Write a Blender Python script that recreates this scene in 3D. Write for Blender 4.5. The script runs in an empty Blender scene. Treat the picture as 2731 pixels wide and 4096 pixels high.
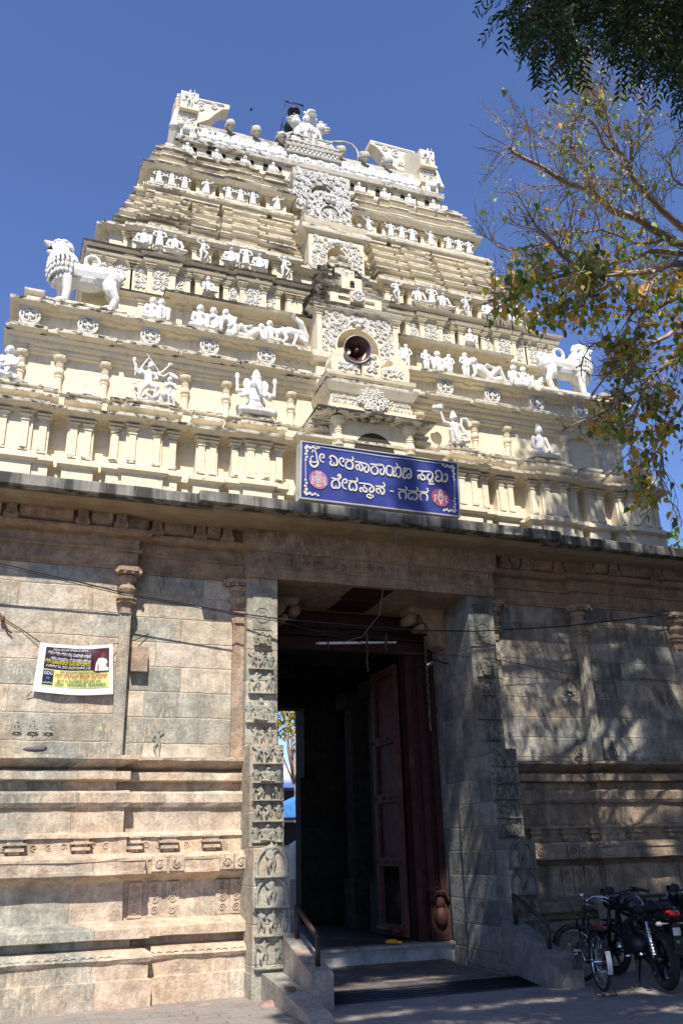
import bpy, math, random
from mathutils import Vector, Matrix, noise as mnoise
R = math.radians
random.seed(7)
S = bpy.context.scene
COL = S.collection

# ---------------------------------------------------------------- camera
YAW, TILT, ROLL = 0.369275808, 0.375501418, -0.0277843231
cam_d = bpy.data.cameras.new('camera'); cam = bpy.data.objects.new('camera', cam_d); COL.objects.link(cam)
CF = Vector((math.sin(YAW)*math.cos(TILT), math.cos(YAW)*math.cos(TILT), math.sin(TILT)))
_r = Vector((math.cos(YAW), -math.sin(YAW), 0)); _u = _r.cross(CF)
CAMR = math.cos(ROLL)*_r + math.sin(ROLL)*_u
CU = -math.sin(ROLL)*_r + math.cos(ROLL)*_u
CP = Vector((-5.08767, -12.00867, 1.59964))
m = Matrix((CAMR, CU, -CF)).transposed().to_4x4(); m.translation = CP
cam.matrix_world = m
cam_d.sensor_fit = 'VERTICAL'; cam_d.sensor_height = 36; cam_d.sensor_width = 24
cam_d.lens = 36*3443.05/4096
cam_d.clip_start = 0.05; cam_d.clip_end = 2000
S.camera = cam
# ---------------------------------------------------------------- sun, sky, exposure
SUN = Vector((0.33, 1.07, -1.42)).normalized()
sd = bpy.data.lights.new('sun', 'SUN'); sd.energy = 5.0; sd.angle = R(0.53); sd.color = (1.0, 0.955, 0.88)
so = bpy.data.objects.new('sun', sd); COL.objects.link(so); so.rotation_euler = SUN.to_track_quat('-Z', 'Y').to_euler()
so.location = (-8, -20, 25)
W = bpy.data.worlds.new('World'); S.world = W; W.use_nodes = True
wn = W.node_tree.nodes; wl = W.node_tree.links; wn.clear()
sky = wn.new('ShaderNodeTexSky'); sky.sky_type = 'NISHITA'; sky.sun_disc = False
sky.sun_elevation = math.asin(-SUN.z); sky.sun_rotation = math.atan2(-SUN.x, -SUN.y)
sky.air_density = 1.0; sky.dust_density = 0.15; sky.ozone_density = 4.5; sky.altitude = 600
bg = wn.new('ShaderNodeBackground'); bg.inputs[1].default_value = 0.112
wo = wn.new('ShaderNodeOutputWorld'); tint = wn.new('ShaderNodeMix'); tint.data_type = 'RGBA'; tint.blend_type = 'MULTIPLY'; tint.inputs[0].default_value = 1; tint.inputs[7].default_value = (1.08, 1.07, 1.32, 1)
wl.new(sky.outputs[0], tint.inputs[6]); wl.new(tint.outputs[2], bg.inputs[0]); wl.new(bg.outputs[0], wo.inputs[0])
S.view_settings.view_transform = 'Standard'; S.view_settings.look = 'None'
S.view_settings.exposure = 0.45; S.view_settings.gamma = 1

# ---------------------------------------------------------------- object helpers
def tag(o, label=None, cat=None, group=None, kind=None):
    if label: o['label'] = label
    if cat: o['category'] = cat
    if group: o['group'] = group
    if kind: o['kind'] = kind
    return o
def thing(name, loc, label, cat, group=None, rz=0):
    o = bpy.data.objects.new(name, None); COL.objects.link(o); o.location = loc; o.rotation_euler = (0, 0, rz)
    o.empty_display_size = 0.1
    return tag(o, label, cat, group)
def link(name, me, parent=None, loc=None):
    o = bpy.data.objects.new(name, me); COL.objects.link(o)
    if parent: o.parent = parent
    if loc is not None: o.location = loc
    return o
def copy_tree(o, parent=None):
    c = o.copy(); COL.objects.link(c); c.parent = parent
    for ch in list(o.children): copy_tree(ch, c)
    return c
def wpos(o):
    p = Vector(o.location)
    while o.parent: o = o.parent; p = p + Vector(o.location)
    return p

def nest(bays, k=.55, p=.05):
    return list(bays)+[(c, h*k, q+p) for c, h, q in bays if h > .25]

class MB:
    """collects faces of one mesh, in world coordinates"""
    def __init__(s): s.v = []; s.f = []; s.m = []; s.sm = []
    def add(s, vs, fs, mi=0, smooth=False):
        b = len(s.v); s.v += [tuple(p) for p in vs]
        for f in fs: s.f.append([b+i for i in f]); s.m.append(mi); s.sm.append(smooth)
    def box(s, x0, x1, y0, y1, z0, z1, mi=0):
        if x0 > x1: x0, x1 = x1, x0
        s.add([(x0,y0,z0),(x1,y0,z0),(x1,y1,z0),(x0,y1,z0),(x0,y0,z1),(x1,y0,z1),(x1,y1,z1),(x0,y1,z1)],
              [(0,3,2,1),(4,5,6,7),(0,1,5,4),(1,2,6,5),(2,3,7,6),(3,0,4,7)], mi)
    def quad(s, a, b, c, d, mi=0): s.add([a,b,c,d], [(0,1,2,3)], mi)
    def prism(s, pts, y0, y1, mi=0):            # polygon in xz pushed from y0 (front) to y1
        n = len(pts); vs = [(p[0], y0, p[1]) for p in pts] + [(p[0], y1, p[1]) for p in pts]
        s.add(vs, [tuple(range(n)), tuple(range(2*n-1, n-1, -1))] + [((i+1) % n, i, n+i, n+(i+1) % n) for i in range(n)], mi)
    def prism_x(s, pts, x0, x1, mi=0):          # polygon in yz
        n = len(pts); vs = [(x0, p[0], p[1]) for p in pts] + [(x1, p[0], p[1]) for p in pts]
        s.add(vs, [tuple(range(n)), tuple(range(2*n-1, n-1, -1))] + [((i+1) % n, i, n+i, n+(i+1) % n) for i in range(n)], mi)
    def sweep(s, out, prof, top=True, bot=True, weather=True, jit=0.0, step=0.3):
        """moulding profile [(z, offset)] run round a rectilinear plan path"""
        n = len(out); offs = []
        for i in range(n):
            o = [0.0, 0.0]
            ns = []
            if i > 0: ns.append((out[i][0]-out[i-1][0], out[i][1]-out[i-1][1]))
            if i < n-1: ns.append((out[i+1][0]-out[i][0], out[i+1][1]-out[i][1]))
            seen = []
            for dx, dy in ns:
                L = math.hypot(dx, dy) or 1; q = (round(dy/L, 3), round(-dx/L, 3))
                if q not in seen: seen.append(q); o[0] += q[0]; o[1] += q[1]
            offs.append(o)
        rings = [[(out[i][0]+offs[i][0]*o, out[i][1]+offs[i][1]*o, z) for i in range(n)] for z, o in prof]
        if jit:                                   # worn, slightly uneven edges
            new = []
            for k, rg in enumerate(rings):
                q = []
                for i in range(n-1):
                    a, b = rg[i], rg[i+1]; L = math.dist(out[i], out[i+1]); m_ = max(1, int(L/step)) if L < 14 else 1
                    for t in range(m_): q.append([a[c]+(b[c]-a[c])*t/m_ for c in range(3)])
                q.append(list(rg[-1]))
                for p in q:
                    w = Vector((p[0]*2.3, p[1]*2.3, p[2]*5+k)); p[1] += jit*(mnoise.noise(w)+.6*mnoise.noise(w*3.1)); p[2] += jit*.7*(mnoise.noise(w+Vector((9, 0, 0)))+.5*mnoise.noise(w*3.7))
                new.append([tuple(p) for p in q])
            rings = new; n = len(rings[0])
        for k in range(len(prof)-1):
            z0, o0 = prof[k]; z1, o1 = prof[k+1]
            up = (o1 < o0-0.004) and weather     # upward-facing slopes and the lip under them collect dirt
            lip = weather and (z1-z0) < 0.075 and k+2 < len(prof) and prof[k+2][1] < o1-0.01 and abs(o1-o0) < 0.03
            a, b = rings[k], rings[k+1]
            for i in range(n-1):
                s.add([a[i], a[i+1], b[i+1], b[i]], [(0,1,2,3)], 1 if (up or lip) else 0)
        if top: s.add(rings[-1], [tuple(range(n))], 1 if weather else 0)
        if bot: s.add(rings[0], [tuple(range(n-1, -1, -1))], 0)
    def tube(s, pts, r, n=6, mi=0, caps=True, smooth=True):
        pts = [Vector(p) for p in pts]; N = len(pts)
        rs = r if isinstance(r, (list, tuple)) else [r]*N
        ring = []; prev = None
        for i, p in enumerate(pts):
            d = (pts[min(i+1, N-1)]-pts[max(i-1, 0)])
            if d.length < 1e-9: d = Vector((0,0,1))
            d.normalize()
            if prev is None:
                a = Vector((0,0,1)) if abs(d.z) < 0.9 else Vector((1,0,0)); u = d.cross(a).normalized()
            else:
                u = (prev - d*prev.dot(d)); u = u.normalized() if u.length > 1e-6 else d.orthogonal().normalized()
            prev = u; w = d.cross(u)
            ring.append([p + (u*math.cos(2*math.pi*k/n) + w*math.sin(2*math.pi*k/n))*rs[i] for k in range(n)])
        vs = [q for rr in ring for q in rr]; fs = []
        for i in range(N-1):
            for k in range(n): fs.append((i*n+k, i*n+(k+1) % n, (i+1)*n+(k+1) % n, (i+1)*n+k))
        if caps: fs.append(tuple(range(n-1, -1, -1))); fs.append(tuple((N-1)*n+k for k in range(n)))
        s.add(vs, fs, mi, smooth)
    def lathe(s, prof, c, n=16, mi=0, axis='z', half=False, smooth=True):
        vs = []; fs = []; N = len(prof)
        for r, h in prof:
            for k in range(n):
                a = 2*math.pi*k/n + math.pi/n
                if axis == 'z': vs.append((c[0]+r*math.cos(a), c[1]+r*math.sin(a), c[2]+h))
                elif axis == 'y': vs.append((c[0]+r*math.cos(a), c[1]+h, c[2]+r*math.sin(a)))
                else: vs.append((c[0]+h, c[1]+r*math.cos(a), c[2]+r*math.sin(a)))
        for i in range(N-1):
            for k in range(n): fs.append((i*n+k, i*n+(k+1) % n, (i+1)*n+(k+1) % n, (i+1)*n+k))
        fs.append(tuple(range(n-1, -1, -1))); fs.append(tuple((N-1)*n+k for k in range(n)))
        s.add(vs, fs, mi, smooth)
    def ell(s, c, r, rot=None, nu=10, nv=7, mi=0):
        vs = []; fs = []; M = rot or Matrix.Identity(3); c = Vector(c)
        for j in range(1, nv):
            t = math.pi*j/nv
            for k in range(nu):
                a = 2*math.pi*k/nu
                vs.append(c + M @ Vector((r[0]*math.sin(t)*math.cos(a), r[1]*math.sin(t)*math.sin(a), r[2]*math.cos(t))))
        vs.append(c + M @ Vector((0,0,r[2]))); vs.append(c + M @ Vector((0,0,-r[2]))); T = len(vs)-2
        for j in range(nv-2):
            for k in range(nu): fs.append((j*nu+k, (j+1)*nu+k, (j+1)*nu+(k+1) % nu, j*nu+(k+1) % nu))
        for k in range(nu): fs.append((T, k, (k+1) % nu)); fs.append((T+1, (nv-2)*nu+(k+1) % nu, (nv-2)*nu+k))
        s.add(vs, fs, mi, True)
    def cap(s, a, b, ra, rb=None, n=8):
        rb = ra if rb is None else rb
        s.tube([a, b], [ra, rb], n); s.ell(a, (ra,)*3, nu=8, nv=6); s.ell(b, (rb,)*3, nu=8, nv=6)
    def mesh(s, name, mats, origin=(0,0,0)):
        me = bpy.data.meshes.new(name); o = Vector(origin)
        me.from_pydata([Vector(p)-o for p in s.v], [], s.f)
        for mt in (mats if isinstance(mats, (list, tuple)) else [mats]): me.materials.append(mt)
        me.polygons.foreach_set('material_index', s.m)
        me.polygons.foreach_set('use_smooth', s.sm)
        me.update(); return me
    def build(s, name, mats, parent=None):
        org = wpos(parent) if parent else Vector((0,0,0))
        return link(name, s.mesh(name, mats, org), parent)

def outline(w, y, bays=(), yb=6.0, x0=None):
    """plan path from left back to right back; bays (centre, half width, projection) come forward of y"""
    L, Rr = (-w, w) if x0 is None else (x0, w)
    xs = {L, Rr}
    for c, h, p in bays:
        for q in (c-h, c+h):
            if L < q < Rr: xs.add(q)
    xs = sorted(xs); segs = []
    for a, b in zip(xs[:-1], xs[1:]):
        mid = (a+b)/2; yy = y
        for c, h, p in bays:
            if c-h < mid < c+h: yy = min(yy, y-p)
        if segs and abs(segs[-1][2]-yy) < 1e-6: segs[-1][1] = b
        else: segs.append([a, b, yy])
    pts = [(L, yb)]
    for a, b, yy in segs: pts += [(a, yy), (b, yy)]
    pts.append((Rr, yb)); return pts
def mirror(bays):
    o = []
    for c, h, p in bays:
        o.append((c, h, p))
        if abs(c) > 1e-6: o.append((-c, h, p))
    return o

def fuse(mb, name, mat, voxel, it=2):
    """merge overlapping forms into one continuous sculpted surface"""
    me = mb.mesh(name, mat); o = link('tmp_sculpt', me)
    md = o.modifiers.new('r', 'REMESH'); md.mode = 'VOXEL'; md.voxel_size = voxel; md.use_smooth_shade = True
    sm = o.modifiers.new('s', 'SMOOTH'); sm.factor = 0.5; sm.iterations = it
    bpy.context.view_layer.update()
    dg = bpy.context.evaluated_depsgraph_get()
    out = bpy.data.meshes.new_from_object(o.evaluated_get(dg)); out.name = name
    if not out.materials: out.materials.append(mat)
    for p in out.polygons: p.use_smooth = True
    bpy.data.objects.remove(o); return out
def xform(me, scale=1.0, rz=0, off=(0,0,0), mat=None):
    c = me.copy(); c.transform(Matrix.Translation(off) @ Matrix.Rotation(rz, 4, 'Z') @ Matrix.Scale(scale, 4))
    if mat: c.materials.clear(); c.materials.append(mat)
    return c

# ---------------------------------------------------------------- materials
def newmat(name, rough=0.85, spec=0.3):
    mt = bpy.data.materials.new(name); mt.use_nodes = True
    n = mt.node_tree.nodes; b = n['Principled BSDF']; b.inputs['Roughness'].default_value = rough
    b.inputs['Specular IOR Level'].default_value = spec
    return mt, n, mt.node_tree.links, b
def plain(name, col, rough=0.6, metal=0, spec=0.4, var=0.0):
    mt, n, l, b = newmat(name, rough, spec); b.inputs['Metallic'].default_value = metal
    if var:
        t = noise(n, l, 6, 4); c = ramp(n, l, t, [(0.3, [q*(1-var) for q in col]), (0.7, [min(1, q*(1+var)) for q in col])])
        l.new(c, b.inputs['Base Color'])
    else: b.inputs['Base Color'].default_value = (*col, 1)
    return mt
def pos(n, l, sc=(1,1,1), rot=(0,0,0)):
    g = n.new('ShaderNodeNewGeometry'); mp = n.new('ShaderNodeMapping'); mp.inputs['Scale'].default_value = sc
    mp.inputs['Rotation'].default_value = rot
    l.new(g.outputs['Position'], mp.inputs['Vector']); return mp.outputs[0]
def noise(n, l, scale, detail=4, sc=(1,1,1), rough=0.6):
    t = n.new('ShaderNodeTexNoise'); t.inputs['Scale'].default_value = scale; t.inputs['Detail'].default_value = detail
    t.inputs['Roughness'].default_value = rough
    l.new(pos(n, l, sc), t.inputs['Vector']); return t.outputs['Fac']
def ramp(n, l, fac, stops):
    r = n.new('ShaderNodeValToRGB'); e = r.color_ramp.elements
    for i, (p, c) in enumerate(stops):
        if i < 2: e[i].position = p
        else: e.new(p)
        e[i].color = (*c, 1) if not isinstance(c, (int, float)) else (c, c, c, 1)
    l.new(fac, r.inputs[0]); return r.outputs[0]
def mix(n, l, fac, a, b, mode='MIX'):
    x = n.new('ShaderNodeMix'); x.data_type = 'RGBA'; x.blend_type = mode
    for i, v in ((0, fac), (6, a), (7, b)):
        if isinstance(v, (int, float)): x.inputs[i].default_value = v
        elif isinstance(v, (tuple, list)): x.inputs[i].default_value = (*v, 1)
        else: l.new(v, x.inputs[i])
    return x.outputs[2]
def math_(n, l, op, a, b=0.0, clamp=False):
    x = n.new('ShaderNodeMath'); x.operation = op; x.use_clamp = clamp
    for i, v in ((0, a), (1, b)):
        if isinstance(v, (int, float)): x.inputs[i].default_value = v
        else: l.new(v, x.inputs[i])
    return x.outputs[0]
def bump(n, l, b, h, strength=0.3, dist=0.01):
    x = n.new('ShaderNodeBump'); x.inputs['Strength'].default_value = strength; x.inputs['Distance'].default_value = dist
    l.new(h, x.inputs['Height']); l.new(x.outputs[0], b.inputs['Normal'])

def m_stucco(name, base, dirt, black):
    mt, n, l, b = newmat(name, 0.9, 0.2)
    c = ramp(n, l, noise(n, l, 1.3, 5), [(0.3, [q*0.93 for q in base]), (0.7, base)])
    # rain streaks
    st = ramp(n, l, noise(n, l, 1.0, 5, (9, 9, 1.1), .7), [(0.55, 0.0), (0.7, 1.0)])
    c = mix(n, l, math_(n, l, 'MULTIPLY', st, min(.8, 0.3+0.4*dirt)), c, (0.47, 0.41, 0.29))
    # grey weathering, blotchy
    g = ramp(n, l, noise(n, l, 7, 6, (1, 1, 1.6)), [(0.62-0.25*dirt, 0.0), (0.78-0.22*dirt, 1.0)])
    c = mix(n, l, math_(n, l, 'MULTIPLY', g, min(1, 0.25+dirt*0.55)), c, (0.47, 0.44, 0.38))
    # black algae in large patches
    gp = n.new('ShaderNodeNewGeometry'); sp = n.new('ShaderNodeSeparateXYZ'); l.new(gp.outputs['Position'], sp.inputs[0])
    side = math_(n, l, 'MULTIPLY', math_(n, l, 'SUBTRACT', 0.6, sp.outputs[0]), 0.035)      # the damp side of the tower
    big = ramp(n, l, math_(n, l, 'ADD', noise(n, l, 0.55, 2, (1, 1, 1.2)), side), [(0.44, 0.0), (0.6, 1.0)])
    fine = ramp(n, l, noise(n, l, 6.5, 7, (1, 1, 2.0), .68), [(0.66-0.24*black, 0.0), (0.74-0.2*black, 1.0)])
    k = math_(n, l, 'MULTIPLY', fine, math_(n, l, 'ADD', math_(n, l, 'MULTIPLY', big, 0.8), 0.35*black, True), True)
    c = mix(n, l, k, c, (0.06, 0.05, 0.042))
    l.new(c, b.inputs['Base Color'])
    bump(n, l, b, noise(n, l, 30, 4), 0.25, 0.008)
    return mt
CREAM = m_stucco('cream_stucco', (0.80, 0.70, 0.51), 0.42, 0.2)
CREAMW = m_stucco('cream_stucco_weathered', (0.80, 0.73, 0.58), 0.55, 0.8)
CREAMD = m_stucco('stucco_blackened', (0.74, 0.67, 0.53), 0.5, 1.5)
ROOFM = m_stucco('roof_stucco', (0.58, 0.54, 0.45), 0.9, 0.7)
WHITE = m_stucco('white_stucco', (0.76, 0.745, 0.70), 0.4, 0.25)
CR = [CREAM, CREAMW]; DK = [CREAMW, CREAMD]
ROOFV = m_stucco('vault_wash', (0.50, 0.465, 0.39), 1.0, 0.95)

def m_stone(name, pale, green, joint, bw=0.85, bh=0.31, dark=0.25, speck=0.5, brick=True, seed=0.0):
    mt, n, l, b = newmat(name, 0.88, 0.25)
    g = n.new('ShaderNodeNewGeometry'); sp = n.new('ShaderNodeSeparateXYZ'); l.new(g.outputs['Position'], sp.inputs[0])
    wob = noise(n, l, 1.7, 3); wob2 = noise(n, l, 9, 3)
    xx = math_(n, l, 'ADD', math_(n, l, 'ADD', sp.outputs[0], sp.outputs[1]), math_(n, l, 'MULTIPLY', wob, 0.12))
    zz = math_(n, l, 'ADD', math_(n, l, 'ADD', sp.outputs[2], 0.06+seed), math_(n, l, 'ADD', math_(n, l, 'MULTIPLY', wob, 0.05), math_(n, l, 'MULTIPLY', wob2, 0.02)))
    cb = n.new('ShaderNodeCombineXYZ'); l.new(xx, cb.inputs[0]); l.new(zz, cb.inputs[1])
    gr = ramp(n, l, noise(n, l, 3.2, 6, (1, 1, 0.8)), [(0.3, [q*0.8 for q in pale]), (0.7, [q*1.12 for q in pale])])
    gn = ramp(n, l, noise(n, l, 2.4, 6, (1.4, 1.4, 0.7)), [(0.3, [q*0.62 for q in green]), (0.7, [q*1.15 for q in green])])
    if brick:
        br = n.new('ShaderNodeTexBrick'); l.new(cb.outputs[0], br.inputs['Vector'])
        br.inputs['Scale'].default_value = 1; br.inputs['Brick Width'].default_value = bw; br.inputs['Row Height'].default_value = bh
        br.inputs['Mortar Size'].default_value = 0.013; br.inputs['Mortar Smooth'].default_value = 0.8; br.inputs['Bias'].default_value = 0
        br.inputs['Color1'].default_value = (0,0,0,1); br.inputs['Color2'].default_value = (1,1,1,1); br.inputs['Mortar'].default_value = (0.5,)*3+(1,)
        br.offset_frequency = 2; br.squash = 1.35; br.squash_frequency = 3
        f = ramp(n, l, br.outputs['Color'], [(0.25, 0.0), (0.7, 1.0)])
        c = mix(n, l, f, gr, gn); tone = ramp(n, l, br.outputs['Color'], [(0.0, 0.86), (0.35, 1.12), (1.0, 0.9)])
        c = mix(n, l, 0.8, c, tone, 'MULTIPLY')
        jn = math_(n, l, 'MULTIPLY', br.outputs['Fac'], ramp(n, l, noise(n, l, 6, 3), [(0.35, 0.05), (0.65, 0.8)]))
    else:
        f = ramp(n, l, noise(n, l, 1.1, 3), [(0.35, 0.0), (0.65, 1.0)]); c = mix(n, l, f, gr, gn); jn = None
    # pale and orange flecks that run downwards
    sk = ramp(n, l, noise(n, l, 1.0, 6, (26, 26, 5.5), 0.7), [(0.57-0.05*speck, 0.0), (0.63, 1.0)])
    area = ramp(n, l, noise(n, l, 1.0, 2), [(0.35, 0.1), (0.6, 1.0)])
    c = mix(n, l, math_(n, l, 'MULTIPLY', math_(n, l, 'MULTIPLY', sk, area), speck), c, (0.72, 0.57, 0.38))
    wash = ramp(n, l, noise(n, l, 0.8, 4, (1, 1, 1.8)), [(0.42, 0.0), (0.62, 1.0)])
    c = mix(n, l, math_(n, l, 'MULTIPLY', wash, 0.5), c, joint)
    bl = ramp(n, l, noise(n, l, 5.5, 5, (1, 1, 1), 0.7), [(0.36, 0.72), (0.64, 1.22)]); c = mix(n, l, 1.0, c, bl, 'MULTIPLY')
    gk = ramp(n, l, noise(n, l, 38, 4, (1, 1, 1), 0.7), [(0.3, 0.78), (0.7, 1.18)]); c = mix(n, l, 1.0, c, gk, 'MULTIPLY')
    dk = ramp(n, l, noise(n, l, 1.0, 5, (3.2, 3.2, 0.8)), [(0.56-0.1*dark, 0.0), (0.72, 1.0)])
    c = mix(n, l, math_(n, l, 'MULTIPLY', dk, dark), c, (0.055, 0.055, 0.05))
    if jn is not None: c = mix(n, l, jn, c, joint)
    l.new(c, b.inputs['Base Color'])
    h = noise(n, l, 22, 6, (1,1,1), 0.65)
    if jn is not None: h = math_(n, l, 'SUBTRACT', h, math_(n, l, 'MULTIPLY', br.outputs['Fac'], .6))
    bump(n, l, b, h, 0.8, 0.02)
    return mt
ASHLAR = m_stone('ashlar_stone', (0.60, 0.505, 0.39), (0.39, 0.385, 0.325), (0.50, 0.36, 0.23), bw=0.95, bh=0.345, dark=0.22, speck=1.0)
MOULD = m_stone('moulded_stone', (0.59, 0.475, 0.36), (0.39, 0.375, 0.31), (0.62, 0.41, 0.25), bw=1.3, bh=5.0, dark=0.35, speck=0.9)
PILS = m_stone('pilaster_stone', (0.50, 0.44, 0.35), (0.36, 0.36, 0.31), (0.50, 0.34, 0.2), brick=False, dark=0.2, speck=0.9)
BEAMS = m_stone('beam_stone', (0.40, 0.28, 0.18), (0.30, 0.22, 0.15), (0.40, 0.24, 0.13), brick=False, dark=0.35, speck=0.4)
CARVED = m_stone('carved_grey_stone', (0.44, 0.40, 0.32), (0.31, 0.315, 0.265), (0.46, 0.34, 0.22), bw=3.0, bh=0.44, dark=0.1, speck=0.1)
ASHDARK = m_stone('blackened_ashlar', (0.22, 0.20, 0.165), (0.15, 0.16, 0.15), (0.27, 0.18, 0.10), dark=0.75, speck=0.35)
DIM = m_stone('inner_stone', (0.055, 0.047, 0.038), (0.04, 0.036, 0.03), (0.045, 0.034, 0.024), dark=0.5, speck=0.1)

def m_slab():
    mt, n, l, b = newmat('stained_concrete', 0.9, 0.2)
    c = ramp(n, l, noise(n, l, 4, 5), [(0.3, (0.17, 0.16, 0.135)), (0.7, (0.33, 0.31, 0.26))])
    s = ramp(n, l, noise(n, l, 1.0, 4, (5, 5, 0.3)), [(0.42, 0.0), (0.58, 1.0)])
    c = mix(n, l, math_(n, l, 'MULTIPLY', s, 0.93), c, (0.05, 0.048, 0.043))
    w = ramp(n, l, noise(n, l, 1.0, 4, (16, 16, 1.2)), [(0.70, 0.0), (0.74, 1.0)])
    c = mix(n, l, math_(n, l, 'MULTIPLY', w, 0.6), c, (0.7, 0.68, 0.6))
    l.new(c, b.inputs['Base Color']); bump(n, l, b, noise(n, l, 25, 4), 0.4, 0.01); return mt
SLABM = m_slab()
def m_soffit():
    mt, n, l, b = newmat('eave_underside', 0.9, 0.2)
    c = ramp(n, l, noise(n, l, 3, 5), [(0.3, (0.26, 0.19, 0.11)), (0.7, (0.40, 0.31, 0.19))]); l.new(c, b.inputs['Base Color']); return mt
SOFFIT = m_soffit()
CONCR = m_stone('old_concrete', (0.40, 0.37, 0.31), (0.33, 0.30, 0.25), (0.38, 0.22, 0.15), brick=False, dark=0.35, speck=0.1)
GRANITE = plain('grey_granite', (0.36, 0.36, 0.34), 0.5, var=0.35)
RED = plain('dark_red_paint', (0.042, 0.012, 0.010), 0.7, var=0.35)
REDW = plain('worn_red_wood', (0.10, 0.028, 0.020), 0.7, var=0.45)
PIPE = plain('brown_pipe_paint', (0.05, 0.028, 0.024), 0.45, 0.3)
BLACKM = plain('black_metal', (0.015, 0.015, 0.017), 0.35, 0.4)
BLACKP = plain('black_paint', (0.012, 0.012, 0.014), 0.2, 0.0, 0.6)
RUBBER = plain('rubber', (0.02, 0.02, 0.02), 0.85)
CHROME = plain('chrome', (0.7, 0.7, 0.72), 0.2, 1.0)
WIREM = plain('black_cable', (0.02, 0.02, 0.02), 0.6)
WHITEP = plain('white_paint', (0.8, 0.8, 0.78), 0.5)
# ================================================================ ground
def m_ground():
    mt, n, l, b = newmat('paved_ground', 0.9, 0.2)
    br = n.new('ShaderNodeTexBrick'); l.new(pos(n, l, (1, 1, 1)), br.inputs['Vector']); br.inputs['Scale'].default_value = 1
    br.inputs['Brick Width'].default_value = 0.22; br.inputs['Row Height'].default_value = 0.11; br.inputs['Mortar Size'].default_value = 0.006
    br.inputs['Color1'].default_value = (0.22, 0.19, 0.165, 1); br.inputs['Color2'].default_value = (0.29, 0.25, 0.215, 1); br.inputs['Mortar'].default_value = (0.16, 0.12, 0.10, 1)
    d = ramp(n, l, noise(n, l, 2.2, 6), [(0.35, 0.15), (0.62, 0.95)])
    c = mix(n, l, math_(n, l, 'MULTIPLY', d, .6), br.outputs['Color'], (0.31, 0.28, 0.245))
    s = ramp(n, l, noise(n, l, 9, 6), [(0.68, 0.0), (0.76, 1.0)]); c = mix(n, l, math_(n, l, 'MULTIPLY', s, 0.5), c, (0.62, 0.55, 0.5))
    l.new(c, b.inputs['Base Color']); bump(n, l, b, noise(n, l, 18, 5), 0.4, 0.01); return mt
GROUND = m_ground()
g = MB(); N = 40
g.quad((-300, -300, -0.09), (300, -300, -0.09), (300, 300, -0.09), (-300, 300, -0.09)); o = g.build('ground', plain('dark_earth', (.13, .11, .09), .9, var=.3)); tag(o, kind='structure')
g = MB()                                             # slightly raised apron that falls away from the wall
for i in range(24):
    for j in range(12):
        def P(a, b):
            x = -14+a*28/24; y = -9.0+b*8.9/12
            return (x, y, -0.084+0.074*min(1, max(0, (y+4.2)/1.8)) + 0.006*mnoise.noise(Vector((x*1.3, y*1.3, 0))))
        g.quad(P(i, j), P(i+1, j), P(i+1, j+1), P(i, j+1))
o = g.build('pavement', GROUND); tag(o, kind='structure')
g = MB(); g.box(-60, 60, -19, -9.2, -.2, -.07); o = g.build('unseen_road', plain('asphalt', (.055, .055, .055), .85, var=.3)); tag(o, kind='structure')  # unseen dark strip added behind the camera to cut ground bounce light

# ================================================================ the gateway tower
T = thing('gateway_tower', (0, 0, 0), 'cream and white tiered temple gateway tower on a carved grey stone base', 'temple tower')

# ---- stone walls either side of the doorway
WALLP = [(-0.2,.46),(.27,.46),(.285,.42),(.45,.42),(.46,.44),(.5,.47),(.55,.44),(.585,.38),(.6,.3),(.61,.22),(.69,.22),(.7,.36),(.71,.42),
 (.81,.42),(.83,.37),(.88,.16),(.89,.13),(1.31,.11),(1.33,.14),(1.38,.24),(1.405,.33),(1.41,.35),(1.445,.35),(1.448,.335),(1.555,.335),(1.558,.35),(1.59,.35),(1.6,.3),(1.64,.27),(1.655,.13),
 (1.83,.12),(1.835,.16),(1.88,.14),(1.9,.08),(2.19,.075),(2.2,.12),(2.25,.155),(2.36,.155),(2.39,.11),(2.4,-.03),(2.51,-.03),(2.52,.10),(2.53,.125),
 (2.63,.125),(2.64,-.02),(2.665,-.05),(2.69,.03),(2.76,.16),(2.775,.2),(2.82,.2),(2.835,.02),(2.84,.0)]
UPP = [(2.84,0),(5.36,0),(5.361,.03),(5.39,.03),(5.4,.05),(5.6,.05),(5.61,.09),(5.64,.09),(5.65,.055),(5.8,.06),(5.82,.18),(5.86,.22),(5.9,.22),(5.91,.12),(6.12,.12)]
def wall_part(sx):
    pl = [(-9.5 if sx < 0 else 2.0, 1.2), (-9.5 if sx < 0 else 2.0, 0)]
    if sx < 0: path = [(-9.5, 1.2), (-9.5, -.15), (-3.67, -.15), (-3.67, 0), (-2.0, 0)]
    else: path = [(2.0, 0), (3.67, 0), (3.67, -.15), (5.98, -.15), (5.98, 1.2)]
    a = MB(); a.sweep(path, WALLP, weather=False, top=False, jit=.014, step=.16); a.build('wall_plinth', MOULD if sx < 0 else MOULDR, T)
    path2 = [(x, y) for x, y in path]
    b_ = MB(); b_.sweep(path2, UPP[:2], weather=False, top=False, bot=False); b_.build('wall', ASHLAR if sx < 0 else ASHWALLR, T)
    c = MB(); c.sweep(path2, UPP[1:], weather=False, bot=False, jit=.01, step=.2); c.build('architrave', BEAMS, T)
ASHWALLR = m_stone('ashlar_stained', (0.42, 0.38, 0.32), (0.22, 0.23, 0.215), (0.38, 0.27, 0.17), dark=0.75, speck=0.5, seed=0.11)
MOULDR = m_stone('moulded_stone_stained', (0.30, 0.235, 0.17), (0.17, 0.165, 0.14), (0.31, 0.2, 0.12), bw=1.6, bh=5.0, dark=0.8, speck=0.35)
wall_part(-1); wall_part(1)
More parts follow.
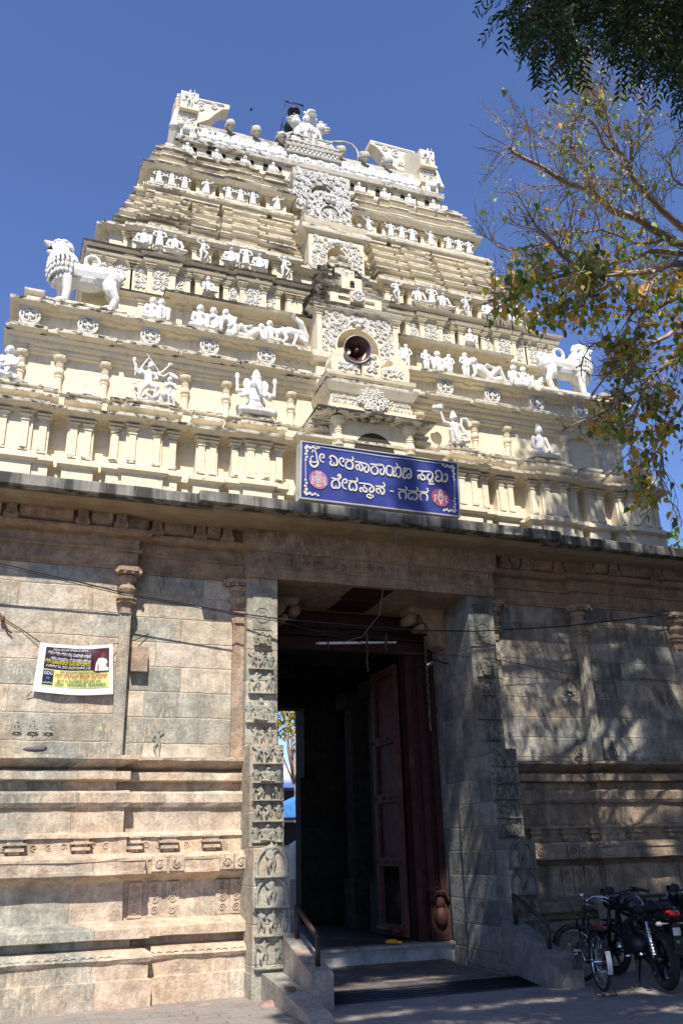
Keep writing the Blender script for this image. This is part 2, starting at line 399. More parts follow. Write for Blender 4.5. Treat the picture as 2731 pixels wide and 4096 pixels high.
b_ = MB(); b_.box(5.98, 6.0, 1.19, 7.5, -.2, 6.05); b_.box(-9.5, -2.02, 1.25, 7.5, 4.0, 6.05); b_.build('rear_wall', ASHDARK, T)

# frieze ornaments, carved strips on the plinth
def kiosk(mb, x, y, z, s=1.0):
    for h0, h1, w, d in ((0, .035, .06, .05), (.035, .07, .1, .09), (.07, .1, .07, .06), (.1, .125, .12, .1), (.125, .16, .085, .07), (.16, .18, .11, .09)):
        mb.box(x-w*s, x+w*s, y-d*s, y+.05, z+h0*s, z+h1*s)
def scroll(mb, x, y, z, r, turns=1.6, d=1, a0=0.0, th=0.012, n=14, k=5, sq=1.0):
    """one carved curl lying on a wall facing -y"""
    pts = []; rs = []
    for i in range(n+1):
        t = i/n; a = a0 + d*t*turns*2*math.pi; rr = r*(1-0.86*t)
        pts.append((x+rr*math.cos(a), y-0.2*th*(1+t), z+sq*rr*math.sin(a))); rs.append(th*(1-0.35*t))
    mb.tube(pts, rs, k, caps=True)
def scroll_panel(mb, x0, x1, z0, z1, y, cell=0.09, th=0.013, rnd=None, skip=None):
    rnd = rnd or random.Random(int(abs(x0)*100+z0*10))
    nx = max(1, round((x1-x0)/cell)); nz = max(1, round((z1-z0)/cell)); cx = (x1-x0)/nx; cz = (z1-z0)/nz
    for i in range(nx):
        for j in range(nz):
            x = x0+(i+.5)*cx; z = z0+(j+.5)*cz
            if skip and skip(x, z): continue
            d = 1 if (i+j) % 2 else -1
            scroll(mb, x+rnd.uniform(-.1, .1)*cell, y, z+rnd.uniform(-.1, .1)*cell, min(cx, cz)*0.56, rnd.uniform(1.1, 1.6), d, rnd.uniform(0, 6.28), th)
            if rnd.random() < .7:
                mb.ell((x+rnd.uniform(-.4, .4)*cx, y-th*.6, z+rnd.uniform(-.4, .4)*cz), (th*1.3, th*1.2, th*1.3), nu=6, nv=4)
fr = MB()
for x, yy in ((-4.86, -.3), (-4.1, -.3), (-3.45, -.14), (-3.0, -.14), (-2.45, -.14), (2.45, -.14), (3.0, -.14), (3.5, -.3+.15), (4.1, -.3), (4.85, -.3), (5.5, -.3), (-5.6, -.3), (-6.4, -.3)):
    kiosk(fr, x, yy, 1.655, 1.08)
for x in [-6+.17*i for i in range(70)]:
    if abs(x) < 2.1 or abs(x) > 5.9: continue
    yy = -.28 if abs(x) > 3.67 else -.125
    scroll(fr, x, yy, 1.74, .045, 1.3, 1 if int(x*10) % 2 else -1, x*3, .009)
for x in [-6+.2*i for i in range(60)]:                                # lotus petals along the rounded course
    if abs(x) < 2.1 or abs(x) > 5.9: continue
    yy = (-.15 if abs(x) > 3.67 else 0)-.455
    scroll(fr, x, yy, .51, .05, .9, 1, 0.4, .008, sq=.75); scroll(fr, x+.1, yy, .51, .05, .9, -1, 2.7, .008, sq=.75)
for xs in ((-3.38, -3.14, -2.92), (-2.28, -2.1), (2.15, 2.38), (2.95, 3.15, 3.35), (5.0, 5.2)):
    for i, x in enumerate(xs):
        yy = (-.15 if abs(x) > 3.67 else 0)
        fr.box(x-.095, x+.095, yy-.375, yy-.33, 1.43, 1.61); scroll(fr, x, yy-.38, 1.515, .06, 1.5, 1, i, .013); fr.ell((x, yy-.385, 1.515), (.02, .02, .035), nu=6, nv=4)
        fr.box(x-.085, x+.085, yy-.14, yy-.1, .9, 1.3)
        for q in range(3): scroll(fr, x, yy-.145, .98+.12*q, .05, 1.5, -1 if q % 2 else 1, q+i, .011)
half = [MB(), MB()]
def split_by_x(mb, names_mats):
    bins = [MB() for _ in names_mats]
    for f, mi, sm in zip(mb.f, mb.m, mb.sm):
        k = 0 if mb.v[f[0]][0] < 0 else 1
        bins[k].add([mb.v[i] for i in f], [tuple(range(len(f)))], mi, sm)
    for bn_, (nm, mt) in zip(bins, names_mats):
        if bn_.f: bn_.build(nm, mt, T)
split_by_x(fr, (('plinth_carving', MOULD), ('plinth_carving', MOULDR)))

# ---- wall pilasters with carved capitals
def stone_pilaster(x, y, hw, z0=2.84, z1=4.72, mat=None, sc=1.0):
    a = MB(); a.box(x-hw, x+hw, y-.06, y+.05, z0, z1)
    a.box(x-hw*.75, x+hw*.75, y-.075, y+.05, z0, z1-.05)
    shaft = a.build('pilaster', mat or PILS, T); a = MB()
    def st(z0, z1, w, d):
        k = 0.4*w; a.sweep([(x-w, y+.05), (x-w, y-d+k), (x-w+k, y-d), (x+w-k, y-d), (x+w, y-d+k), (x+w, y+.05)], [(z0, 0), (z1, 0)], weather=False)
    for z, h, w, d in ((4.72, .04, hw+.01, .09), (4.76, .1, hw+.02, .09), (4.86, .02, hw+.055, .13), (4.88, .04, hw+.03, .1), (4.92, .02, hw+.06, .13), (4.94, .05, hw+.025, .1)): st(z, z+h, w*sc, d)
    a.lathe([(hw*1.15, 4.99), (hw*1.5, 5.03), (hw*1.75, 5.07), (hw*1.6, 5.11), (hw*1.2, 5.13), (hw*1.25, 5.17), (hw*1.7, 5.2), (hw*1.8, 5.25), (hw*1.4, 5.27)], (x, y, 0), 12, smooth=False)
    st(5.27, 5.3, hw*2.2, .17); st(5.3, 5.36, hw*2.6, .2)
    for k in (-1, -.35, .35, 1): a.ell((x+k*hw*2.1, y-.17, 5.28), (.03, .03, .03), nu=6, nv=4)
    return a.build('capital', BEAMS2, shaft)
BEAMS2 = m_stone('pinkish_stone', (0.42, 0.30, 0.22), (0.33, 0.27, 0.21), (0.42, 0.27, 0.15), brick=False, dark=0.15, speck=0.5)
stone_pilaster(-3.74, -.15, .075); stone_pilaster(-2.09, 0, .1, mat=BEAMS2)
stone_pilaster(3.74, -.15, .075); stone_pilaster(2.12, 0, .1); stone_pilaster(5.75, -.15, .1)
stone_pilaster(-6.2, -.15, .1)
# ---- bell-shaped corbels and rolled cornice under the eave
for sx in (-1, 1):
    for x in (4.95+1.4, 5.35, 4.42, 3.9, 3.38, 2.75, 2.35):
        yy = -.15 if x > 3.67 else 0
        a = MB(); X = sx*x
        a.prism([(X-.09, 5.9), (X+.09, 5.9), (X+.1, 5.94), (X+.07, 5.99), (X+.065, 6.11), (X-.065, 6.11), (X-.07, 5.99), (X-.1, 5.94)], yy-.27, yy-.1)
        scroll(a, X, yy-.275, 5.95, .04, 1.2, 1, 0, .008)
        a.build('corbel', BEAMS, T)
    for x0, x1 in ((2.45, 2.65), (2.85, 3.28), (3.5, 3.78), (4.02, 4.3), (4.55, 5.25), (5.48, 6.2)):
        if sx > 0 and x0 > 5.4: x1 = 5.95
        yy = -.15 if x0 > 3.6 else 0
        a = MB(); pr = [(yy-.1, 5.9)] + [(yy-.12-.13*math.sin(t*math.pi/2/6), 6.11-.19*math.cos(t*math.pi/2/6)) for t in range(7)] + [(yy-.1, 6.11)]
        a.prism_x(pr, sx*x0, sx*x1); a.build('cornice_roll', BEAMS, T)
# ---- concrete eave slab
s = MB()
s.sweep([(-9.6, 8), (-9.6, -.93), (-2.94, -.93), (-2.94, -1.07), (2.94, -1.07), (2.94, -.93), (6.75, -.93), (6.75, 8)], [(6.155, -.02), (6.17, 0), (6.31, 0), (6.325, -.015)], weather=False, jit=.012, step=.2)
s.build('eave_slab', SLABM, T)
s = MB(); s.sweep([(-9.3, 8), (-9.3, -.78), (-2.7, -.78), (-2.7, -.88), (2.7, -.88), (2.7, -.78), (6.6, -.78), (6.6, 8)], [(6.1, -.12), (6.14, 0), (6.153, 0)], weather=False)
s.build('eave_soffit', SOFFIT, T)

# ---- doorway
for sx in (-1, 1):
    a = MB()
    a.box(sx*1.58, sx*2.035, -.24, .52, 2.9, 5.37); a.box(sx*1.575, sx*2.04, -.53, .52, 1.66, 2.96); a.box(sx*1.57, sx*2.045, -.77, .52, .25, 1.69)
    a.box(sx*1.56, sx*2.06, -.79, .52, -.2, .26)
    a.box(sx*1.61, sx*2.2, .52, 1.06, -.1, 5.37); a.box(sx*1.66, sx*2.3, 1.06, 1.32, -.1, 5.37)
    a.build('carved_column', CARVED if sx < 0 else m_stone('carved_dark_stone', (0.27, 0.265, 0.235), (0.16, 0.17, 0.165), (0.3, 0.22, 0.14), bw=.75, bh=.33, dark=.55, speck=.25), T)  # right column: stains, plus a base colour darkened to deepen its shade
a = MB(); a.sweep([(-2.05, 1.3), (-2.05, -.3), (2.05, -.3), (2.05, 1.3)], [(5.37, 0), (5.52, 0), (5.53, .02), (5.56, .02), (5.57, 0), (5.76, .0), (5.77, .03), (5.8, .03), (5.86, .06), (6.12, .06)], weather=False)
for i in range(18): scroll(a, -1.8+.21*i, -.305, 5.665, .07, 1.2, 1 if i % 2 else -1, i, .013, sq=.8)
a.build('lintel', BEAMS, T)
a = MB(); a.box(-.35, .32, -.2, .42, 5.36, 5.374); a.box(-.3, .36, .46, 1.18, 5.36, 5.374); a.build('red_ceiling_stripe', RED, T)
# corbels inside the doorway carrying the lintel
for sx in (-1, 1):
    a = MB()
    a.prism([(sx*1.6, 5.37), (sx*.95, 5.37), (sx*.98, 5.28), (sx*1.08, 5.24), (sx*1.16, 5.27), (sx*1.2, 5.15), (sx*1.3, 5.06), (sx*1.38, 4.95), (sx*1.45, 4.75), (sx*1.6, 4.7)], .62, 1.0)
    a.lathe([(.03, -.22), (.09, -.18), (.1, 0), (.09, .18), (.03, .22)], (sx*1.02, .8, 5.18), 10, axis='y'); a.lathe([(.02, -.2), (.06, -.16), (.07, .16), (.02, .2)], (sx*1.2, .8, 5.05), 10, axis='y')
    a.build('door_corbel', BEAMS, T)
# red timber frame and head
a = MB(); a.box(-1.66, 1.66, 1.36, 1.6, 4.84, 5.37); a.box(-1.6, 1.6, 1.24, 1.36, 4.7, 4.9); a.box(-1.66, 1.66, 1.3, 1.36, 4.95, 5.0); a.box(-1.66, 1.66, 1.29, 1.36, 5.1, 5.14)
a.build('door_head', RED, T)
for sx in (-1, 1):
    a = MB(); X = lambda q: sx*q
    a.box(X(1.14), X(1.24), 1.3, 1.55, .3, 4.84); a.box(X(1.24), X(1.34), 1.34, 1.55, .3, 4.84); a.box(X(1.34), X(1.46), 1.28, 1.55, .3, 4.84); a.box(X(1.46), X(1.54), 1.33, 1.55, .3, 4.84); a.box(X(1.54), X(1.655), 1.25, 1.55, .3, 4.84)
    for k in range(48): a.ell((X(1.5), 1.325, .95+.08*k), (.03, .03, .03), nu=6, nv=4)
    for k in range(22): scroll(a, X(1.29), 1.335, .9+.17*k, .045, 1.3, 1 if k % 2 else -1, k, .009)
    a.box(X(1.3), X(1.62), 1.16, 1.3, .3, 1.0); a.box(X(1.34), X(1.58), 1.12, 1.2, .3, .42)
    a.ell((X(1.46), 1.16, .82), (.09, .07, .1)); a.ell((X(1.46), 1.14, .62), (.11, .08, .15)); a.tube([(X(1.32), 1.14, .8), (X(1.38), 1.1, .98), (X(1.52), 1.1, .98), (X(1.6), 1.14, .8)], .025, 6)
    a.build('door_jamb', RED, T)
# open door leaf, swung inwards on the right
D_ = MB()
D_.box(1.03, 1.11, 1.56, 1.68, .33, 4.6); D_.box(1.03, 1.11, 2.48, 2.6, .33, 4.6)
for z in (.33, 1.35, 2.35, 3.3, 4.45): D_.box(1.03, 1.11, 1.68, 2.48, z, z+.14)
D_.box(1.075, 1.1, 1.68, 2.48, 1.45, 4.5)
for z in (1.42, 2.42, 3.37):
    for y in (1.62, 1.9, 2.2, 2.54): D_.ell((1.03, y, z), (.03, .03, .03), nu=8, nv=5)
leaf = D_.build('door_leaf', REDW, T)
d2 = MB(); d2.tube([(.99, 1.7, .42), (.99, 2.5, .42)], .045, 8); d2.tube([(1.0, 1.62, .42), (.86, 1.6, .42)], .03, 8); d2.box(1.0, 1.06, 1.62, 2.5, .36, .5); d2.build('bolt', REDW, leaf)
lf = MB(); lf.box(-1.11, -1.03, 1.56, 2.6, .33, 4.6); lf.build('door_leaf', REDW, T)
# passage behind: floor, ceiling, side walls, pillars, far wall with its opening
a = MB()
a.box(-2.6, 2.9, 1.3, 8, -.05, .29)
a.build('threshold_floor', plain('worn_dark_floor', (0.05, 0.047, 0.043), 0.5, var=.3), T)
a = MB(); a.box(-2.6, 2.9, 1.62, 8, 5.35, 5.6); a.box(-2.62, -2.4, 1.3, 8, 0, 5.37); a.box(2.4, 2.9, 1.3, 8, 0, 5.37)
a.box(-2.6, -1.66, 1.36, 1.6, 0, 5.4); a.box(1.66, 2.6, 1.36, 1.6, 0, 5.4)
a.box(.88, 2.6, 6.0, 6.6, 0, 5.4); a.box(-2.6, .9, 6.02, 6.5, 4.52, 5.4); a.box(-2.6, -1.2, 6.0, 6.6, 0, 5.4)
a.box(.74, .88, 5.85, 6.2, 0, 3.05)
for x, y in ((1.5, 3.2), (1.55, 4.6), (-1.7, 3.2), (-1.7, 4.6)): a.box(x-.2, x+.2, y-.2, y+.2, .25, 4.3); a.box(x-.35, x+.35, y-.3, y+.3, 4.3, 4.6); a.box(x-.26, x+.26, y-.26, y+.26, .25, 1.1)
for y in (2.4, 3.2, 4.6): a.box(-2.5, 2.5, y-.15, y+.15, 4.9, 5.36)
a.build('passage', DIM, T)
# granite riser and doorstep
a = MB(); a.box(-1.6, 1.62, 1.08, 1.32, .0, .245); a.build('granite_riser', GRANITE, T)
a = MB(); a.box(-1.62, 1.64, 1.02, 1.34, .247, .285); a.build('threshold_stone', plain('dusty_sill', (.3, .28, .26), .7, var=.4), T)

# ---- relief panels on the two carved columns
# ================================================================ sculpted figures
HR = 1.18
def human(mb, J, s=1.0, o=(0,0,0), flip=1, skirt=False, crown=True, fat=1.0):
    """J: joints in body heights (x right in picture, y depth, z up)"""
    def P(k): p = J[k]; return Vector((o[0]+flip*p[0]*s, o[1]+p[1]*s, o[2]+p[2]*s))
    k = s*HR*fat
    pel, che, hd = P('pel'), P('che'), P('hd')
    mb.cap(pel, che, .066*k, .07*k); mb.ell(pel, (.078*k, .064*k, .06*k)); mb.ell(che+Vector((0,0,.01*k)), (.088*k, .06*k, .07*k))
    mb.cap(che, hd, .03*k, .032*k); mb.ell(hd, (.050*k, .056*k, .064*k)); mb.ell(hd+Vector((0, -.05*k, -.005*k)), (.012*k, .018*k, .018*k), nu=6, nv=4)
    mb.ell(hd+Vector((0, -.04*k, -.032*k)), (.02*k, .016*k, .01*k), nu=6, nv=4)
    for q in (-1, 1): mb.ell(hd+Vector((q*.05*k, 0, -.01*k)), (.012*k, .014*k, .024*k), nu=6, nv=4); mb.ell(hd+Vector((q*.02*k, -.048*k, .012*k)), (.012*k, .01*k, .006*k), nu=6, nv=4)
    if crown: mb.ell(hd+Vector((0, .01*k, .045*k)), (.046*k, .046*k, .045*k)); mb.ell(hd+Vector((0, .01*k, .085*k)), (.026*k, .026*k, .035*k))
    else: mb.ell(hd+Vector((0, .02*k, .02*k)), (.055*k, .05*k, .06*k))
    for side in ('l', 'r'):
        q = -1 if side == 'l' else 1
        sh = che+Vector((q*flip*.092*k, 0, .04*k))
        if side+'e' in J:
            e, h = P(side+'e'), P(side+'h'); mb.cap(sh, e, .030*k, .024*k); mb.cap(e, h, .024*k, .018*k); mb.ell(h, (.026*k, .022*k, .028*k), nu=8, nv=5)
        hp = pel+Vector((q*flip*.042*k, 0, -.02*k))
        if side+'k' in J:
            e, h = P(side+'k'), P(side+'f'); mb.cap(hp, e, .052*k, .038*k); mb.cap(e, h, .036*k, .024*k)
            mb.ell(h+Vector((0, -.03*k, -.006*k)), (.026*k, .05*k, .02*k), nu=8, nv=5)
    if skirt: mb.lathe([(.075*k, .05*k), (.085*k, 0), (.095*k, -.12*k), (.105*k, -.3*k), (.06*k, -.32*k)], tuple(pel), 12)
STAND = dict(pel=(0,0,.5), che=(0,0,.72), hd=(0,-.01,.88), le=(-.2,-.02,.62), lh=(-.1,-.06,.54), re=(.2,-.02,.62), rh=(.1,-.06,.54), lk=(-.06,-.02,.27), lf=(-.06,0,.03), rk=(.06,-.02,.27), rf=(.06,0,.03))
def J_(base=STAND, **k): d = dict(base); d.update(k); return d
DANCE = J_(re=(.2,-.02,.82), rh=(.16,-.04,.98), lk=(-.14,-.08,.3), lf=(-.04,-.04,.05), pel=(.02,0,.48), che=(-.02,0,.7), hd=(.0,-.01,.87))
BOW = J_(le=(-.2,-.02,.8), lh=(-.28,-.05,.92), re=(.18,-.02,.6), rh=(.08,-.08,.66), rk=(.13,-.05,.28), rf=(.1,0,.03))
SIT = dict(pel=(0,0,.12), che=(0,0,.36), hd=(0,-.01,.53), le=(-.16,-.03,.24), lh=(-.12,-.14,.14), re=(.16,-.03,.24), rh=(.12,-.14,.14), lk=(-.2,-.14,.06), lf=(.02,-.16,.04), rk=(.2,-.14,.06), rf=(-.02,-.18,.05))
SITUP = J_(SIT, rk=(.13,-.14,.28), rf=(.12,-.14,.03), rh=(.13,-.16,.3))
def figure_mesh(name, parts, voxel=.014, back=None, mat=None):
    mb = MB()
    for p in parts: p(mb)
    return fuse(mb, name, mat or WHITE, voxel)
H = lambda J, **k: (lambda mb: human(mb, J, **k))
F_HIPS = figure_mesh('fig_hips', [H(STAND, skirt=True)])
F_DANCE = figure_mesh('fig_dance', [H(DANCE)])
F_BOW = figure_mesh('fig_bow', [H(BOW, skirt=True)])
F_SIT = figure_mesh('fig_sit', [H(SIT)])
F_SITUP = figure_mesh('fig_situp', [H(SITUP)])
F_FOUR = figure_mesh('fig_four', [H(STAND, skirt=True), lambda mb: (mb.cap((-.1,0,.75), (-.24,.0,.8), .03, .022), mb.cap((-.24,0,.8), (-.22,-.02,.95), .022, .018), mb.cap((.1,0,.75), (.24,0,.8), .03, .022), mb.cap((.24,0,.8), (.22,-.02,.95), .022, .018))])
FIGS = [F_HIPS, F_DANCE, F_BOW, F_SITUP, F_FOUR]
_cache = {}
def figure(me, name, parent, loc, h, mat=None, flip=1, label=None):
    key = (me.name, mat.name if mat else '')
    if key not in _cache:
        m2 = me
        if mat: m2 = me.copy(); m2.materials.clear(); m2.materials.append(mat)
        _cache[key] = m2
    if name == 'niche_figure': h = h*1.14
    o = link(name, _cache[key], parent, Vector(loc)-(wpos(parent) if parent else Vector()))
    o.scale = (h*flip*(1.2 if name == 'niche_figure' else 1), h, h); return o

# stone relief meshes for the columns (three designs), 1 unit wide
def relief_base(mb, w=.5, h=.5):
    mb.box(-w*.96, w*.96, -.13, .02, -.02, .045)
def rel1(mb):
    for x, J, f in ((-.3, BOW, 1), (.05, DANCE, 1), (.35, STAND, -1)): human(mb, J, .72, (x, 0, .04), f, fat=1.35)
def rel2(mb):
    human(mb, SITUP, 1.05, (0, 0, .04), 1, fat=1.35)
    for x in (-.36, .36): human(mb, STAND, .62, (x, 0, .04), 1, fat=1.3)
def rel3(mb):
    human(mb, DANCE, .72, (-.2, 0, .04), 1, fat=1.5); human(mb, BOW, .7, (.24, 0, .04), -1, fat=1.5)
    for q in (-1, 1):
        mb.tube([(q*.42, 0, .1), (q*.44, -.02, .4), (q*.4, -.02, .62)], .035, 6)
def rel4(mb):
    human(mb, DANCE, .78, (0, 0, .04), 1, fat=1.5)
    pts = [(.42*math.cos(math.pi*t/14), -.02, .25+.5*math.sin(math.pi*t/14)) for t in range(15)]
    mb.tube(pts, .045, 6); mb.tube([(-.42, -.02, .03), (-.42, -.02, .28)], .05, 6); mb.tube([(.42, -.02, .03), (.42, -.02, .28)], .05, 6)
    for t in range(15): mb.ell((pts[t][0]*1.08, -.03, .25+(pts[t][2]-.25)*1.1), (.035, .03, .035), nu=6, nv=4)
RELS = []
for i, fn in enumerate((rel1, rel2, rel3, rel4)):
    mb = MB(); relief_base(mb); fn(mb); RELS.append(fuse(mb, 'relief%d' % i, CARVED, .022))
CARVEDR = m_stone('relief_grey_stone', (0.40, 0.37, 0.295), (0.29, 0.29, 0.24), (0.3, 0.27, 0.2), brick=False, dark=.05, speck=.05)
CARVEDD = m_stone('relief_dark_stone', (0.15, 0.145, 0.12), (0.11, 0.115, 0.10), (0.2, 0.16, 0.12), brick=False, dark=.2, speck=.05)  # right-hand carvings, colour darkened to deepen the shade there
def relief(sx, x, y, z, w, h, k, mat, depth=1.0):
    key = ('r', k, mat.name)
    if key not in _cache: m2 = RELS[k].copy(); m2.materials.clear(); m2.materials.append(mat); _cache[key] = m2
    o = link('relief_panel', _cache[key], T, (x, y, z)); o.scale = (w*1.08, .6*depth, h/.72)
    return o
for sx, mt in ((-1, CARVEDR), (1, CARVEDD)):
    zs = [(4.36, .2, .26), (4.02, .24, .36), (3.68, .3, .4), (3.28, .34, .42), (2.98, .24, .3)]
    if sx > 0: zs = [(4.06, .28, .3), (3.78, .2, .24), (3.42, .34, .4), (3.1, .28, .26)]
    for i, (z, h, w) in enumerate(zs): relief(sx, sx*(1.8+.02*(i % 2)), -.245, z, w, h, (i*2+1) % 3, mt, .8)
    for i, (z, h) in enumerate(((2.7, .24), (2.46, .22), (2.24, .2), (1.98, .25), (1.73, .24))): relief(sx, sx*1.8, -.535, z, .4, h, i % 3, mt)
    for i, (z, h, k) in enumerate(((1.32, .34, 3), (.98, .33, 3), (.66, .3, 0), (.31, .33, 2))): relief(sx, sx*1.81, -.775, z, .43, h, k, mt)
a = MB()                                             # wheel emblem near the top of each column
for sx in (-1, 1):
    a.box(sx*1.81-.14, sx*1.81+.14, -.252, -.235, 4.6, 5.24)
    a.tube([(sx*1.81+.11*math.cos(t*math.pi/8), -.25, 4.82+.11*math.sin(t*math.pi/8)) for t in range(17)], .014, 5)
    for t in range(6): a.ell((sx*1.81+.05*math.cos(t*1.047), -.25, 4.82+.05*math.sin(t*1.047)), (.02, .012, .02), nu=6, nv=4)
    a.box(sx*1.81-.04, sx*1.81+.04, -.26, -.23, 4.62, 4.65); a.box(sx*1.81-.09, sx*1.81+.09, -.258, -.24, 5.1, 5.12); a.box(sx*1.81-.07, sx*1.81+.07, -.262, -.24, 5.16, 5.21)
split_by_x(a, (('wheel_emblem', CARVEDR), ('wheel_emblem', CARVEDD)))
# loose little reliefs on the wall faces
for me, x, y, z, h, f in ((F_DANCE, -3.18, -.02, 2.86, .36, 1), (F_SITUP, 3.5, -.02, 2.9, .42, 1), (F_SITUP, 4.05, -.17, 2.88, .42, -1), (F_SIT, 3.47, -.02, 3.92, .42, 1), (F_BOW, 5.2, -.17, 3.75, .26, 1), (F_HIPS, 5.35, -.17, 3.75, .26, 1), (F_SIT, -4.79, -.16, 3.1, .3, 1), (F_SIT, -4.6, -.16, 3.1, .26, 1), (F_SIT, -4.98, -.16, 3.1, .26, 1)):
    o = figure(me, 'wall_relief', T, (x, y, z), h, CARVEDR if x < 0 else CARVEDD, f); o.scale.y *= .45
a = MB()
a.box(-3.61, -3.39, -.13, .0, 3.95, 4.29); a.build('boss_stone', BEAMS2, T)
# ================================================================ plastered tower
def yf(z): return .28+.3*(z-9.76)
def sw(name, w, y, bays, prof, mats=CR, yb=None, x0=None, weather=True):
    a = MB(); a.sweep(outline(w, y, bays, yb if yb else 7.0), prof, weather=weather, jit=.003, step=.22); return a.build(name, mats, T)
def pil(x, y, z0, z1, hw=.05, name='pilaster', mats=CR, d=.035, capn=3, base=True):
    key = ('pil', round(z0, 3), round(z1, 3), hw, d, capn, mats is DK)
    if key not in _cache:
        a = MB(); ch = .035+hw*.5; a.box(-hw, hw, -d, .03, z0, z1-ch*2)
        pr = [(z1-ch*2.3, 0), (z1-ch*2.25, .014), (z1-ch*2.0, .014), (z1-ch*1.9, .0), (z1-ch*1.2, .0), (z1-ch*1.0, .03), (z1-ch*.85, .04), (z1-ch*.7, .04), (z1-ch*.65, .015), (z1-ch*.5, .02), (z1-ch*.3, .05), (z1, .055)]
        a.sweep([(-hw, .03), (-hw, -d), (hw, -d), (hw, .03)], pr)
        if base: a.sweep([(-hw, .03), (-hw, -d), (hw, -d), (hw, .03)], [(z0, .014), (z0+.04, .014), (z0+.05, 0)])
        _cache[key] = a.mesh(name, mats)
    return link(name, _cache[key], T, (x, y, 0))
# ---- podium tier standing on the eave slab
PB = mirror([(5.47, .49, .2), (5.47, .26, .25), (4.54, .19, .17), (3.62, .49, .2), (3.62, .27, .25), (2.65, .17, .17), (1.86, .41, .2), (1.86, .2, .25)])+[(0, 1.12, .42)]
sw('podium_base', 5.96, .17, PB, [(6.3,.03),(6.86,.03),(6.87,.06),(6.9,.1),(6.97,.1),(6.98,.06),(7.03,.02)], mats=[CREAM, CREAM])
sw('podium_wall', 5.94, .17, PB, [(7.03, 0), (7.64, 0)], weather=False)
sw('podium_cornice', 5.94, .17, PB, [(7.64,0),(7.65,.03),(7.68,.04),(7.68,.1),(7.72,.17),(7.725,.19),(7.77,.2),(7.79,.15),(7.83,.05)])
PB2 = mirror([(5.47, .47, .32), (5.47, .24, .38), (4.54, .17, .29), (3.62, .46, .32), (3.62, .24, .38), (2.65, .15, .29), (1.86, .39, .32), (1.86, .19, .38)])+[(0, 1.0, .54)]
sw('podium_parapet', 5.9, .33, PB2, [(7.8,.0),(7.92,.0),(7.93,.06),(7.95,.1),(8.0,.105),(8.01,.06),(8.06,.04),(8.07,.08),(8.11,.085),(8.12,.03),(8.13,0)])
sw('podium_link', 5.9, .2, [], [(7.8,.0),(7.88,.0),(7.89,.05),(7.93,.06),(7.94,0)])
for sx in (-1, 1):
    for x in (5.86, 5.62, 5.32, 5.07): pil(sx*x, -.035-(.05 if 5.21 < x < 5.73 else 0), 7.03, 7.64, .052)
    for x in (4.05, 3.8, 3.44, 3.19): pil(sx*x, -.035-(.05 if 3.35 < x < 3.89 else 0), 7.03, 7.64, .052)
    for x in (2.22, 1.98, 1.74, 1.5): pil(sx*x, -.035-(.05 if 1.66 < x < 2.06 else 0), 7.03, 7.64, .052)
    for x in (4.64, 4.44, 2.74, 2.56): pil(sx*x, -.005, 7.03, 7.64, .05)
    for x in (1.05, .85): pil(sx*x, -.25, 7.03, 7.64, .05)
# ---- first storey wall
S1 = 5.56
sw('storey_wall', S1, .3, [], [(7.6, .12), (8.14, .12), (8.16, .16), (8.2, .16), (8.21, .03), (8.24, .03), (8.25, 0), (8.86, 0)])
RB = mirror([(5.44, .13, .06), (4.58, .3, .06), (3.61, .3, .06), (2.65, .3, .06), (1.68, .3, .06)])
sw('entablature', S1, .3, [], [(8.84,0),(8.85,.06),(8.89,.065),(8.9,.09),(8.95,.09),(8.955,.13),(8.99,.15),(9.03,.15),(9.035,.18),(9.07,.22),(9.1,.225),(9.11,.18)])
sw('rosette_base', S1+.06, .18, RB, [(9.08,.04),(9.1,.08),(9.12,.14),(9.17,.15),(9.18,.08),(9.24,.05),(9.26,0)])
RB2 = mirror([(5.44, .15, .1), (4.58, .24, .03), (3.61, .24, .03), (2.65, .24, .03), (1.68, .24, .03), (4.58, .15, .1), (3.61, .15, .1), (2.65, .15, .1), (1.68, .15, .1)])
sw('rosette_wall', S1+.04, .2, RB2, [(9.24, 0), (9.56, 0)])
RB3 = mirror([(5.44, .14, .04), (4.58, .34, .04), (3.61, .34, .04), (2.65, .34, .04), (1.68, .34, .04)])
sw('ledge_cornice', S1+.02, .17, RB3, [(9.5,0),(9.51,.05),(9.54,.06),(9.55,.12),(9.58,.17),(9.63,.175),(9.65,.08)])
for sx in (-1, 1):
    for x in (5.49, 4.93, 4.25, 2.985, 2.31, 1.2):
        a = MB(); X = sx*x; y = .27
        a.lathe([(.055, 8.2), (.055, 8.47), (.065, 8.475), (.065, 8.5), (.04, 8.505), (.075, 8.54), (.08, 8.58), (.05, 8.65), (.062, 8.655), (.062, 8.67), (.045, 8.675), (.06, 8.69), (.06, 8.705), (.045, 8.71), (.062, 8.73), (.05, 8.75), (.1, 8.79), (.11, 8.82), (.11, 8.84), (.07, 8.86)], (X, y, 0), 10, smooth=False)
        a.build('turned_pilaster', CREAM, T)
def rosette(mb, x, y, z, r):
    mb.tube([(x+r*math.cos(t*math.pi/10), y, z+r*math.sin(t*math.pi/10)) for t in range(21)], r*.13, 5)
    for k in range(4):
        a0 = k*math.pi/2+.78; cx, cz = x+.42*r*math.cos(a0), z+.42*r*math.sin(a0)
        mb.tube([(cx+.38*r*math.cos(t*math.pi/6), y-.005, cz+.38*r*math.sin(t*math.pi/6)) for t in range(13)], r*.11, 5)
        mb.ell((x+r*1.0*math.cos(a0), y, z+r*1.0*math.sin(a0)), (r*.16,)*3, nu=6, nv=4)
    mb.ell((x, y-.01, z), (r*.16, r*.16, r*.22), nu=8, nv=5); mb.ell((x, y, z+r*1.1), (r*.12, r*.12, r*.25), nu=6, nv=4)
